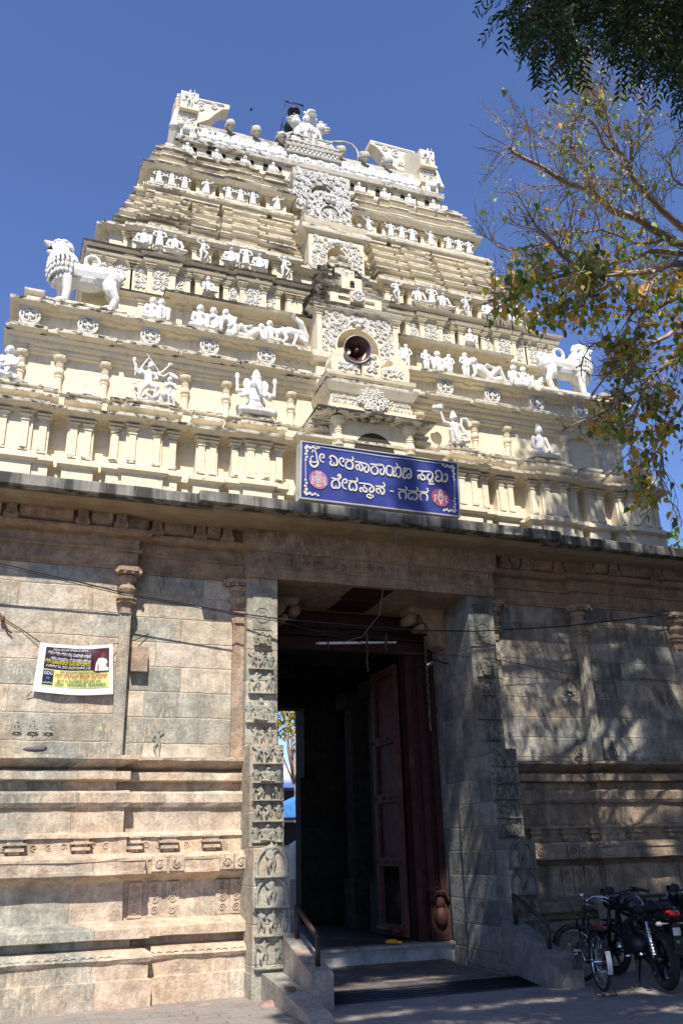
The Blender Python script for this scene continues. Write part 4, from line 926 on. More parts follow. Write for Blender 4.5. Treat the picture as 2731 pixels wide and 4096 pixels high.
# ================================================================ statues (each stands on the tower)
def lion():
    mb = MB()
    mb.cap((-.28, 0, .66), (.36, 0, .7), .22, .2, 12); mb.ell((0, 0, .60), (.32, .2, .2)); mb.ell((-.2, 0, .78), (.2, .16, .12)); mb.ell((.28, 0, .82), (.2, .15, .1)); mb.ell((.4, 0, .68), (.2, .21, .24)); mb.ell((-.35, 0, .66), (.25, .24, .32))
    mb.cap((-.36, 0, .85), (-.42, -.03, 1.0), .23, .18, 12); mb.ell((-.50, -.05, 1.12), (.15, .14, .14)); mb.cap((-.42, -.03, .95), (-.48, -.04, 1.08), .17, .13, 12)
    mb.cap((-.56, -.06, 1.15), (-.70, -.08, 1.16), .085, .062); mb.ell((-.755, -.085, 1.185), (.035, .05, .035)); mb.cap((-.55, -.06, 1.01), (-.68, -.08, 1.0), .065, .045)
    mb.ell((-.54, -.06, 1.24), (.08, .11, .05)); mb.ell((-.45, -.04, 1.265), (.1, .1, .06)); mb.ell((-.37, -.02, 1.24), (.08, .08, .07)); mb.ell((-.33, -.02, 1.16), (.07, .08, .09))
    for q in (-1, 1):
        mb.ell((-.6, -.06+q*.075, 1.205), (.03, .025, .03)); mb.ell((-.36, -.04+q*.15, 1.12), (.075, .025, .05), Matrix.Rotation(.5, 3, 'Y')); mb.ell((-.69, -.08+q*.045, 1.09), (.012, .012, .035)); mb.ell((-.62, -.07+q*.06, 1.08), (.03, .02, .05))
    for j, (cx, cz, rx, rz) in enumerate(((-.44, .93, .19, .1), (-.42, .85, .23, .1), (-.39, .77, .26, .1), (-.38, .68, .275, .1), (-.375, .59, .265, .1), (-.37, .5, .24, .09), (-.36, .41, .18, .09))):
        for k in range(15):
            t = -1.95+k*3.9/14; px = cx-rx*math.cos(t); py = rx*.98*math.sin(t)
            px = min(px, -.2+.02*j)
            mb.ell((px*1.04-.0, py*1.05, cz+.10*abs(math.sin(t))), (.03, .036, .066), Matrix.Rotation(.3*math.cos(t), 3, 'Y'), nu=8, nv=6)
    for q, fx in ((-1, 0), (1, -.07)):
        mb.cap((-.34+fx, q*.15, .5), (-.32+fx, q*.15, .25), .1, .075); mb.cap((-.32+fx, q*.15, .25), (-.34+fx, q*.15, .06), .075, .065); mb.ell((-.39+fx, q*.13, .045), (.1, .065, .05))
        for k in range(3): mb.ell((-.47+fx, q*.13-.035+.035*k, .04), (.03, .02, .03), nu=6, nv=4)
        mb.ell((.42+.04*q, q*.13, .5), (.13, .085, .2)); mb.cap((.46+.04*q, q*.14, .4), (.54+.04*q, q*.14, .24), .1, .07); mb.cap((.54+.04*q, q*.14, .24), (.48+.04*q, q*.14, .06), .065, .06); mb.ell((.43+.04*q, q*.13, .045), (.1, .06, .045))
    pts = [(.54, 0, .68), (.6, 0, .82), (.55, 0, .93), (.4, 0, .93), (.2, 0, .86), (.05, 0, .8), (-.04, 0, .86), (-.06, 0, 1.0)]
    mb.tube(pts, [.05, .05, .048, .045, .045, .05, .045, .04], 8)
    cx, cz, r = .06, 1.02, .12
    mb.tube([(cx+r*math.cos(t*math.pi/10), 0, cz+r*math.sin(t*math.pi/10)) for t in range(21)], .035, 8)
    mb.ell((.07, 0, .85), (.06, .04, .07))
    return mb
lme = fuse(lion(), 'lion', WHITE, .009, 1)
MOUTH = plain('dark_mouth', (.03, .02, .02), .7)
for sx, lab in ((-1, 'large white lion statue with open mouth on the left corner ledge, facing left'), (1, 'large white lion statue on the right corner ledge among the leaves, facing right')):
    t = thing('lion_statue', (sx*4.64, .52, 9.935), lab, 'lion statue', 'white lions on the corner ledges')
    o = link('body', lme, t); o.scale = (.94 if sx < 0 else -.94, .94, .95)
    b_ = MB(); b_.ell((t.location.x+sx*.6, .455, 9.935+1.02), (.07, .07, .03), nu=10, nv=6); b_.build('mouth', MOUTH, t)
    p = MB(); p.box(t.location.x-.66, t.location.x+.66, .32, .72, 9.9, 9.945); p.build('plinth', CREAMW, t)

def cap_lion():
    mb = MB()
    mb.ell((0, .05, .3), (.2, .19, .26)); mb.ell((0, -.08, .42), (.16, .12, .16)); mb.ell((0, -.12, .62), (.17, .14, .16)); mb.ell((0, -.2, .72), (.12, .11, .11)); mb.ell((0, -.3, .7), (.085, .07, .04)); mb.ell((0, -.29, .62), (.07, .05, .022)); mb.ell((0, -.22, .79), (.1, .07, .04))
    for q in (-1, 1):
        mb.ell((q*.12, -.14, .8), (.035, .03, .04)); mb.ell((q*.045, -.24, .71), (.02, .02, .02), nu=6, nv=4)
        mb.cap((q*.1, -.12, .3), (q*.1, -.14, .03), .055, .045); mb.ell((q*.1, -.18, .03), (.05, .07, .035))
        mb.ell((q*.2, .08, .42), (.13, .14, .2)); mb.ell((q*.28, .02, .6), (.13, .13, .13)); mb.ell((q*.43, -.03, .6), (.07, .07, .035)); mb.ell((q*.41, -.03, .52), (.055, .06, .02)); mb.ell((q*.27, -.05, .72), (.06, .05, .04)); mb.ell((q*.36, -.04, .67), (.06, .06, .04)); mb.ell((q*.24, .05, .2), (.1, .13, .2)); mb.cap((q*.26, 0, .2), (q*.27, 0, .03), .05, .045)
    for j in range(4):
        for k in range(13):
            t = -1.7+3.4*k/12; r = .2+.015*j
            mb.ell((r*math.sin(t), .03-r*math.cos(t)*.9, .52-.085*j), (.026, .026, .048), nu=7, nv=5)
    mb.ell((0, .1, .03), (.36, .28, .04)); return mb
t = thing('lion_capital', (0, 2.6, 16.85), 'white statue of lions standing back to back on top of the central crest', 'lion statue')
o = link('lions', fuse(cap_lion(), 'caplion', WHITE, .01), t); o.scale = (1.1, 1.05, 1.02)

def statue(name, loc, s, fn, label, voxel=.012, rz=0, cat='statue', group=None):
    mb = MB(); fn(mb); me = fuse(mb, name, WHITE, voxel); t = link(name, me, None, loc); t.scale = (s, s, s); t.rotation_euler = (0, 0, rz)
    return tag(t, label, cat, group)
def durga(mb):
    J = dict(pel=(0, 0, .42), che=(-.02, 0, .64), hd=(.02, -.02, .82), le=(-.2, -.02, .62), lh=(-.28, -.04, .68), re=(.16, -.03, .56), rh=(.1, -.1, .5), lk=(-.12, -.06, .28), lf=(-.2, -.02, .03), rk=(.16, -.12, .32), rf=(.1, -.06, .06))
    human(mb, J, 1.0, (-.05, 0, 0), 1, fat=1.05); c = Vector((-.07, 0, .67))
    for e, h in (((-.22, 0, .76), (-.1, -.03, .98)), ((-.28, 0, .72), (-.36, 0, .86)), ((.2, 0, .74), (.34, -.02, .92)), ((.24, -.02, .64), (.34, -.06, .72))):
        s_ = c+Vector((math.copysign(.09, e[0]), 0, 0)); e = Vector(e); h = Vector(h); mb.cap(s_, e, .032, .025); mb.cap(e, h, .025, .02)
    mb.cap((-.12, -.04, 1.08), (.18, -.12, .6), .012, .012); mb.ell((-.36, 0, .93), (.04, .03, .07)); mb.cap((-.33, -.03, .56), (-.33, -.03, .82), .016, .03); mb.ell((.36, 0, .96), (.06, .03, .03))
    mb.tube([(-.2, 0, .5), (-.34, 0, .38), (-.4, 0, .44), (-.36, 0, .26), (-.28, 0, .18), (-.22, 0, .12)], .02, 6)
    mb.tube([(-.12, -.1, .22), (-.08, -.13, .1), (.02, -.13, .06), (.12, -.12, .12), (.16, -.1, .26)], [.02, .03, .035, .03, .02], 6)
    mb.ell((.16, 0, .1), (.14, .1, .12)); mb.ell((.24, -.06, .2), (.09, .08, .09)); mb.ell((0, 0, .03), (.3, .12, .05))
    A = dict(pel=(0, 0, .5), che=(0, 0, .7), hd=(-.02, -.02, .88), le=(-.16, -.06, .6), lh=(-.04, -.12, .68), re=(.16, -.05, .58), rh=(.02, -.12, .66), lk=(-.05, -.04, .28), lf=(.0, 0, .03), rk=(.1, -.04, .27), rf=(.14, 0, .03))
    human(mb, A, .7, (.38, .0, -.02), 1, fat=1.2, crown=False); mb.ell((.44, .03, .72), (.14, .02, .05), Matrix.Rotation(.5, 3, 'Y'))
statue('warrior_goddess_statue', (-3.56, .02, 8.14), .78, durga, 'white many-armed goddess statue with sword and small attendant, left of centre')
def ganesha(mb):
    mb.ell((0, 0, .24), (.2, .16, .2)); mb.ell((0, 0, .46), (.19, .14, .16)); mb.ell((0, -.06, .34), (.15, .12, .12))
    mb.ell((0, -.04, .7), (.12, .11, .13)); mb.ell((0, -.02, .84), (.11, .1, .08)); mb.ell((0, -.02, .92), (.085, .08, .07)); mb.ell((0, -.02, .98), (.05, .05, .05))
    mb.tube([(0, -.13, .72), (.0, -.2, .62), (.03, -.22, .5), (.05, -.21, .4), (.12, -.21, .36), (.16, -.21, .42)], [.06, .055, .05, .04, .035, .03], 8)
    for q in (-1, 1):
        mb.ell((q*.17, .0, .7), (.09, .025, .13)); mb.cap((q*.15, 0, .55), (q*.28, -.02, .42), .055, .04); mb.cap((q*.28, -.02, .42), (q*.22, -.16, .36), .04, .03); mb.ell((q*.21, -.17, .4), (.05, .03, .06))
        mb.cap((q*.16, .02, .58), (q*.36, .0, .52), .045, .038); mb.cap((q*.36, 0, .52), (q*.37, -.02, .74), .038, .03); mb.ell((q*.37, -.02, .82), (.05, .035, .09))
        mb.cap((q*.12, -.04, .14), (q*.3, -.12, .09), .09, .07); mb.cap((q*.3, -.12, .09), (q*.04, -.2, .07), .065, .045)
        mb.ell((q*.12, -.1, .42), (.025, .02, .15), Matrix.Rotation(q*-.3, 3, 'Y'))
    mb.ell((0, 0, .03), (.34, .2, .045))
statue('elephant_headed_statue', (-1.88, .0, 8.14), .86, ganesha, 'white seated elephant-headed statue with a curled trunk')
def monkey(mb):
    J = dict(pel=(.02, 0, .2), che=(0, -.02, .46), hd=(-.02, -.04, .66), le=(-.24, -.04, .52), lh=(-.32, -.04, .78), re=(.22, -.04, .3), rh=(.1, -.14, .24), lk=(-.16, -.16, .3), lf=(-.12, -.14, .04), rk=(.22, -.14, .12), rf=(.02, -.18, .06))
    human(mb, J, 1.05, (0, 0, 0), 1, fat=1.25); mb.ell((-.38, -.02, .86), (.14, .1, .06)); mb.ell((-.32, -.02, .93), (.09, .08, .05)); mb.ell((-.45, -.02, .9), (.06, .06, .05)); mb.ell((-.02, -.12, .66), (.04, .05, .035))
    mb.tube([(.1, .04, .1), (.3, .04, .1), (.38, .04, .24), (.3, .04, .42), (.2, .04, .58), (.22, .04, .74), (.33, .04, .76), (.4, .04, .66), (.42, .04, .58)], [.03, .03, .03, .03, .03, .035, .04, .045, .05], 8); mb.ell((0, 0, .03), (.26, .18, .04))
statue('monkey_god_statue', (1.74, .0, 8.14), .82, monkey, 'white seated monkey statue lifting a rock in one raised hand, beside the sign')
def saint(mb):
    J = dict(pel=(0, 0, .14), che=(0, 0, .42), hd=(0, -.01, .64), le=(-.2, -.02, .26), lh=(-.12, -.14, .16), re=(.2, -.02, .26), rh=(.1, -.14, .16), lk=(-.26, -.14, .08), lf=(.02, -.18, .06), rk=(.3, -.14, .08), rf=(-.02, -.2, .06))
    human(mb, J, 1.1, (0, 0, 0), 1, fat=1.25); mb.ell((0, 0, .84), (.05, .05, .06)); mb.ell((.34, -.1, .05), (.16, .07, .04)); mb.ell((0, 0, .03), (.34, .2, .04))
statue('meditating_statue', (3.5, .0, 8.14), .84, saint, 'white cross-legged statue with a tall hair knot in patchy leaf shade')
def sage(mb):
    J = dict(pel=(0, 0, .14), che=(.04, 0, .42), hd=(.06, -.01, .62), le=(-.06, -.12, .3), lh=(.12, -.18, .22), re=(.2, -.02, .28), rh=(.3, -.06, .24), lk=(.24, -.14, .1), lf=(0, -.16, .06), rk=(.26, .02, .22), rf=(.28, 0, .04))
    human(mb, J, 1.1, (0, 0, 0), 1, fat=1.25, crown=False); mb.box(.2, .44, -.14, .04, .22, .25); mb.ell((0, 0, .03), (.3, .2, .04)); mb.cap((.02, .04, .6), (0, .06, .35), .05, .06)
for sx, lab in ((-1, 'white seated scribe statue at the left edge of the picture, seen side-on'), (1, 'white seated scribe statue near the sky on the right-hand corner of the tower')):
    mb = MB(); sage(mb)
    if 'sage' not in _cache: _cache['sage'] = fuse(mb, 'sage', WHITE, .012)
    t = link('seated_scribe_statue', _cache['sage'], None, (sx*5.6, .02, 8.14)); t.scale = (.78*(1 if sx > 0 else -1), .78, .78)
    tag(t, lab, 'statue', 'seated scribes on the corners')

SQ = J_(SIT, lk=(-.16, -.12, .26), lf=(-.2, -.16, .03), rk=(.16, -.12, .26), rf=(.2, -.16, .03))
def two(f, d=.24, J1=SITUP, J2=SITUP, s1=1, s2=1, extra=None):
    def fn(mb):
        a = dict(J1); b = dict(J2); a['rh'] = (d*.9, -.1, .35); a['re'] = (.14, -.06, .3); b['lh'] = (-d*.9, -.1, .35); b['le'] = (-.14, -.06, .3)
        human(mb, a, s1, (-d/2, 0, 0), 1, crown=False, fat=1.15); human(mb, b, s2, (d/2, 0, 0), 1, crown=False, fat=1.15)
        if extra: extra(mb)
    return fn
RECL = dict(pel=(.2, 0, .12), che=(0, -.02, .26), hd=(-.12, -.02, .4), le=(-.12, -.06, .14), lh=(-.2, -.08, .04), re=(.12, -.08, .34), rh=(.26, -.08, .3), lk=(.36, -.1, .3), lf=(.5, -.06, .05), rk=(.42, -.04, .12), rf=(.6, -.04, .05))
KNEEL = dict(pel=(0, 0, .2), che=(-.08, -.02, .42), hd=(-.16, -.03, .56), le=(-.22, -.06, .32), lh=(-.3, -.08, .2), re=(.0, -.08, .3), rh=(-.12, -.12, .2), lk=(-.12, -.1, .05), lf=(.12, 0, .04), rk=(.05, -.1, .24), rf=(.02, -.08, .04))
BEND = dict(pel=(.2, 0, .3), che=(-.04, 0, .32), hd=(-.24, -.02, .26), le=(-.12, -.08, .14), lh=(-.2, -.1, .03), re=(.06, -.08, .2), rh=(.0, -.1, .03), lk=(.24, -.08, .14), lf=(.3, 0, .03), rk=(.14, -.1, .5), rf=(.0, -.08, .62))
def trio(mb): two(0, .26)(mb); human(mb, KNEEL, .95, (.52, 0, 0), 1, crown=False, fat=1.15)
def lean(mb): human(mb, STAND, .68, (-.34, .02, 0), 1, crown=False, fat=1.3); human(mb, RECL, 1.15, (-.02, 0, 0), 1, crown=False, fat=1.15)
def recl2(mb): human(mb, RECL, .95, (.0, 0, 0), -1, crown=False, fat=1.15); human(mb, SITUP, .95, (.3, 0, 0), -1, crown=False, fat=1.15)
def squat3(mb): human(mb, SQ, 1, (0, 0, 0), 1, crown=False, fat=1.2); human(mb, STAND, .62, (-.3, 0, 0), 1, crown=False, fat=1.3); human(mb, STAND, .62, (.3, 0, 0), -1, crown=False, fat=1.3)
for x, s, fn, lab in ((-3.5, .74, two(0, .17), 'pair of white seated figures pressed close together, nearest the left lion'),
    (-2.66, .78, trio, 'group of three white crouching figures holding each other, left of the niche'),
    (-1.8, .74, recl2, 'two white seated figures with linked arms, one leaning back, left of the niche'),
    (-1.15, .8, lambda mb: human(mb, BEND, 1.1, (0, 0, 0), 1, crown=False, fat=1.2), 'single white acrobat figure bending forward with one leg raised, beside the niche'),
    (.98, .7, two(0, .2, STAND, STAND, .7, .7), 'pair of white standing figures just right of the niche with the loudspeaker'),
    (1.7, .72, squat3, 'white squatting figure held by two smaller ones, right of the niche'),
    (2.6, .8, lean, 'white reclining figure reaching to a small standing one, right of the niche'),
    (3.45, .74, two(0, .26, SQ, SITUP), 'pair of white squatting figures with crossed arms, nearest the right lion')):
    statue('couple_statue' if 'single' not in lab else 'acrobat_statue', (x, .34, 9.79), s*1.12, fn, lab, .013, group='white figures along the middle ledge')

# ================================================================ loudspeaker, finial pot, bird
t = thing('loudspeaker', (-.17, -.4, 9.4), 'brown horn loudspeaker mounted in the arched niche above the sign', 'loudspeaker')
HORN = plain('brown_horn_enamel', (.11, .055, .05), .35, .2, var=.2)
ax = Vector((-.12, -1, -.22)).normalized()
def along(ax, prof, c, n=24):
    u = ax.orthogonal().normalized(); w = ax.cross(u); vs = []; fs = []
    for r, h in prof:
        for k in range(n): a = 2*math.pi*k/n; vs.append(Vector(c)+ax*h+(u*math.cos(a)+w*math.sin(a))*r)
    for i in range(len(prof)-1):
        for k in range(n): fs.append((i*n+k, i*n+(k+1) % n, (i+1)*n+(k+1) % n, (i+1)*n+k))
    return vs, fs
c0 = Vector((-.27, -.52, 9.44))
a = MB(); v_, f_ = along(ax, [(.04, -.34), (.07, -.26), (.11, -.17), (.17, -.08), (.235, 0), (.24, .005), (.23, .0), (.165, -.08), (.105, -.16), (.06, -.25), (.02, -.3), (0, -.3)], c0); a.add(v_, f_, 0, True); a.build('horn', HORN, t)
a = MB(); v_, f_ = along(ax, [(0, -.02), (.022, -.02), (.03, -.05), (.035, -.22), (.035, -.3)], c0); a.add(v_, f_, 0, True); a.build('inner_horn', plain('horn_throat', (.16, .09, .08), .4), t)
a = MB(); v_, f_ = along(ax, [(.236, -.006), (.246, .0), (.246, .01), (.236, .012), (.228, .004)], c0); a.add(v_, f_, 0, True); a.build('rim', plain('grey_rim', (.4, .38, .4), .4, .3), t)
a = MB(); v_, f_ = along(ax, [(0, -.5), (.09, -.48), (.09, -.34), (.04, -.32)], c0); a.add(v_, f_, 0, True); a.build('driver', HORN, t)
a = MB(); a.box(.08, .3, .0, .1, 9.58, 9.66); a.box(.1, .2, .02, .3, 9.4, 9.6); a.build('bracket', CREAM, t)

t = thing('finial_pot', (-.13, 3.4, 17.5), 'dark metal pot finial with a lamp hung in a wire frame, behind the lion statue', 'finial')
BR = plain('dark_bronze', (.045, .05, .05), .4, .7)
a = MB(); a.lathe([(.26, 0), (.27, .04), (.2, .1), (.09, .14), (.07, .2), (.1, .26), (.2, .33), (.22, .42), (.19, .5), (.09, .56), (.06, .6), (.12, .64), (.14, .7), (.1, .76), (.04, .8), (.02, .95)], (-.13, 3.4, 17.68), 16); a.build('pot', BR, t)
a = MB(); a.lathe([(.16, .0), (.15, .06), (.06, .1), (.03, .16)], (-.09, 3.4, 18.62), 16); a.build('lamp_shade', BR, t)
a = MB(); a.ell((-.09, 3.4, 18.6), (.04, .04, .06)); a.build('bulb', CHROME, t)
a = MB(); a.tube([(-.52, 3.4, 17.2), (-.3, 3.4, 18.9), (.14, 3.4, 18.92), (.2, 3.4, 18.65), (.2, 3.4, 17.3)], .012, 5); a.tube([(-.43, 3.4, 18.1), (-.18, 3.4, 18.08)], .012, 5); a.tube([(-.32, 3.4, 18.92), (.16, 3.4, 18.94)], .022, 5); a.build('wire_frame', BLACKM, t)
a = MB(); a.lathe([(.55, -.3), (.5, .1), (.38, .22), (.25, .28)], (-.1, 3.4, 17.42), 14); a.build('roof_cap', ROOFM, T)
bd = MB(); bp = CP+(CAMR*((1005-1365.5)/3443)+CU*((2048-439)/3443)+CF)*38
bd.ell(bp, (.08, .03, .03)); bd.add([bp+Vector((0, 0, 0)), bp+Vector((.05, .15, .05)), bp+Vector((-.05, .03, 0))], [(0, 1, 2)]); bd.add([bp, bp+Vector((.05, -.15, .06)), bp+Vector((-.05, -.03, 0))], [(0, 2, 1)])
tag(bd.build('bird', BLACKM), 'tiny dark bird flying in the open sky left of the finial', 'bird')
# ================================================================ name board
GL = [(6,[(64,825),(62,850),(69,872),(80,858),(87,807),(90,756),(93,705),(87,666),(71,655),(57,665),(53,700),(55,732),(63,761),(72,755)]),(9,[(49,678),(53,617),(67,576),(84,583),(97,634),(98,692)]),(7,[(136,680),(121,684),(109,732),(109,785),(118,820),(131,815),(134,774),(127,755),(120,763)]),(8,[(181,745),(172,768),(171,794),(183,817),(199,805),(211,772),(216,721),(214,667),(204,648),(194,660),(197,698)]),(8,[(181,729),(173,694),(175,658),(186,641),(194,660)]),(7,[(258,652),(242,667),(230,716),(231,769),(242,800),(255,784),(255,747),(245,732)]),(7,[(265,788),(288,784),(308,783),(316,813),(309,854)]),(8,[(288,765),(270,720),(271,646),(290,622),(309,639),(313,715),(301,764),(288,765)]),(8,[(325,768),(352,768),(396,752),(414,710),(411,633),(398,597),(385,635),(391,690),(401,700)]),(8,[(346,615),(332,663),(340,709),(352,708),(356,635),(369,618),(375,685),(365,735),(350,751)]),(8,[(422,762),(494,762)]),(8,[(447,733),(428,672),(433,609),(449,582),(467,610),(470,687),(454,736)]),(8,[(465,768),(498,777),(512,720),(510,629),(498,592),(486,621),(487,677),(498,692)]),(8,[(556,770),(534,767),(525,691),(531,614),(556,601),(566,660),(566,740),(556,770)]),(6,[(574,754),(591,749),(597,808),(589,845)]),(8,[(588,730),(578,676),(569,639),(575,596),(588,612),(588,657)]),(8,[(588,612),(604,583),(619,634),(620,736),(607,777),(598,751)]),(8,[(636,719),(640,761),(653,766),(655,726),(643,705),(635,662),(634,594),(648,582),(657,635),(651,645)]),(8,[(657,755),(676,768),(687,715),(685,634),(673,590),(661,603),(667,662),(679,666)]),(8,[(726,757),(784,761),(816,767),(831,719),(824,636),(803,605),(794,648),(801,709),(815,720)]),(8,[(764,742),(757,693),(772,675),(781,632),(768,599),(753,611),(745,678),(732,650),(736,594)]),(6,[(829,614),(829,585),(807,578),(807,532),(820,531),(822,554),(834,529),(838,565)]),(8,[(859,717),(851,762),(858,799),(876,812),(891,764),(893,682),(879,619),(858,606),(849,656),(864,707),(868,674)]),(7,[(879,619),(895,625),(898,672)]),(8,[(895,625),(914,614),(928,671),(927,753),(915,761),(908,734)]),(8,[(180,411),(213,405),(233,423),(236,474),(226,488),(220,463),(229,455)]),(8,[(209,393),(188,352),(183,284),(192,238),(206,242),(209,287)]),(8,[(206,242),(225,248),(232,311),(223,375),(209,393)]),(7,[(274,242),(254,263),(247,338),(254,402),(270,418),(276,376),(265,344),(260,365)]),(7,[(286,401),(320,401),(337,407),(341,442),(335,474)]),(8,[(316,389),(297,366),(290,296),(296,243),(312,242),(315,282)]),(8,[(312,242),(330,242),(337,300),(330,365),(316,389)]),(8,[(350,383),(393,385),(425,373),(444,322),(440,264),(424,243),(417,280),(424,321),(431,324)]),(8,[(388,361),(383,326),(400,286),(397,240),(381,246),(371,299),(358,284),(359,240),(369,226)]),(6,[(434,201),(440,163),(421,135),(403,153),(404,186),(419,202),(426,187),(418,168)]),(6,[(420,124),(421,113)]),(7,[(455,365),(485,369),(508,371),(513,413),(503,450)]),(8,[(478,230),(461,270),(464,317),(480,322),(489,268),(499,231),(510,274),(508,330),(484,352)]),(7,[(546,309),(571,305)]),(7,[(599,360),(630,358),(653,365),(655,405),(645,424)]),(8,[(629,331),(607,297),(608,232),(617,185)]),(8,[(629,331),(647,314),(652,255),(645,188)]),(7,[(664,358),(705,359),(722,365),(729,411),(719,436)]),(8,[(696,334),(672,305),(666,248),(675,207),(690,212),(694,257)]),(8,[(690,212),(712,207),(725,266),(718,324),(696,334)]),(7,[(736,369),(770,368),(790,374),(796,421),(786,446)]),(8,[(769,345),(745,321),(744,238),(754,202)]),(8,[(769,345),(785,328),(791,274),(785,205)])]
BLUE = None
def m_blue():
    mt, n, l, b = newmat('blue_board', 0.38, 0.5)
    c = ramp(n, l, noise(n, l, 2.2, 3), [(0.35, (.03, .042, .20)), (0.7, (.06, .085, .32))]); l.new(c, b.inputs['Base Color']); return mt
sg = thing('name_board', (-.12, -.93, 6.45), 'blue temple name board with two lines of white Kannada lettering and pink emblems', 'sign board')
X0, X1, Z0, Z1 = -1.43, 1.165, 6.44, 7.31; YB, YT = -.93, -1.0
def sp_(u, v, d=0.0): return Vector((X0+(X1-X0)*u, YB+(YT-YB)*v-d, Z0+(Z1-Z0)*v))
a = MB(); n_ = 24
for i in range(n_):
    for j in range(4):
        def q(i, j):
            u, v = i/n_, j/4; return sp_(u, v, .004*math.sin(u*21)*v)
        a.add([q(i, j), q(i+1, j), q(i+1, j+1), q(i, j+1)], [(0, 1, 2, 3)], 0, True)
a.build('board', m_blue(), sg)
a = MB()
for u0, u1, v0, v1 in ((-.008, 0, -.02, 1.02), (1, 1.008, -.02, 1.02)):
    p = [sp_(u0, v0), sp_(u1, v0), sp_(u1, v1), sp_(u0, v1)]; f = [x+Vector((0, -.012, 0)) for x in p]; bk = [x+Vector((0, .2, 0)) for x in p]
    a.add(f+bk, [(0, 1, 2, 3), (7, 6, 5, 4), (0, 3, 7, 4), (1, 0, 4, 5), (2, 1, 5, 6), (3, 2, 6, 7)])
for v0, v1 in ((-.022, 0), (1, 1.02)):
    p = [sp_(0, v0), sp_(1, v0), sp_(1, v1), sp_(0, v1)]; f = [x+Vector((0, -.012, 0)) for x in p]; bk = [x+Vector((0, .2, 0)) for x in p]
    a.add(f+bk, [(0, 1, 2, 3), (7, 6, 5, 4), (0, 3, 7, 4), (1, 0, 4, 5), (2, 1, 5, 6), (3, 2, 6, 7)])
a.build('frame', plain('aluminium_trim', (.62, .6, .57), .4, .3, var=.15), sg)
a = MB(); p0, p1, p2, p3 = [sp_(u, v, -.15) for u, v in ((0, 0), (1, 0), (1, 1), (0, 1))]; a.quad(p1, p0, p3, p2); a.box(-.9, -.85, -.85, .1, 6.5, 6.53); a.box(.7, .75, -.85, .1, 6.5, 6.53); a.box(-.9, -.86, -.86, -.82, 6.24, 6.6); a.box(.7, .74, -.86, -.82, 6.24, 6.6); a.build('back_panel', plain('grey_tin', (.3, .3, .28), .6), sg)
LET = plain('cream_lettering', (.66, .62, .55), .6)
def ribbon(mb, pts, w, P, d, taper=True):
    """flat stroke on a surface; P maps (u,v) to a point"""
    n = len(pts); L = []; Rr = []
    # smooth the path
    sm = []
    for i in range(n-1):
        p0 = pts[max(0, i-1)]; p1 = pts[i]; p2 = pts[i+1]; p3 = pts[min(n-1, i+2)]
        for k in range(4):
            t = k/4; sm.append(tuple(.5*((2*p1[c])+(-p0[c]+p2[c])*t+(2*p0[c]-5*p1[c]+4*p2[c]-p3[c])*t*t+(-p0[c]+3*p1[c]-3*p2[c]+p3[c])*t**3) for c in (0, 1)))
    sm.append(pts[-1]); N = len(sm); asp = (Z1-Z0)/(X1-X0)
    for i, (x, y) in enumerate(sm):
        x0, y0 = sm[max(0, i-1)]; x1, y1 = sm[min(N-1, i+1)]; dx, dy = (x1-x0), (y1-y0)*asp; l_ = math.hypot(dx, dy) or 1
        ww = w*(.8+.3*math.sin(math.pi*i/(N-1))); nx, ny = -dy/l_*ww, dx/l_*ww/asp
        L.append(P(x+nx, y+ny, d)); Rr.append(P(x-nx, y-ny, d))
    mb.add(L+Rr, [(i, i+1, N+i+1, N+i) for i in range(N-1)])
a = MB()
for w, pts in GL: ribbon(a, [(x/1000, y/1000) for x, y in pts], w*.00064, sp_, .012)
a.build('lettering', LET, sg)
a = MB()
for v in (.955,): ribbon(a, [(.07, v), (.3, v-.005), (.5, v-.012), (.7, v), (.93, v)], .0018, sp_, .011)
ribbon(a, [(.022, .75), (.024, .5), (.026, .3)], .0018, sp_, .011); ribbon(a, [(.978, .75), (.976, .5), (.974, .3)], .0018, sp_, .011)
for cu, cv, dx, dy in ((.02, .95, 1, -1), (.98, .95, -1, -1), (.02, .05, 1, 1), (.98, .05, -1, 1)):
    for k in range(5):
        for q, (ux, vy) in enumerate(((dx*(.012+.017*k), dy*(.02+.02*(k % 2))), (dx*(.004+.006*(k % 2)), dy*(.05+.055*k)))):
            x, y = cu+ux, cv+vy; r = .0075-.0007*k
            for t in range(3):
                th = t*2.1+k; c = (x+.004*math.cos(th), y+.012*math.sin(th)); a.add([sp_(c[0]+r*math.cos(s_*math.pi/4), c[1]+r*2.6*math.sin(s_*math.pi/4), .0115+.0004*t+.0001*k+.00013*q) for s_ in range(8)], [tuple(range(8))])
a.build('corner_flowers', LET, sg)
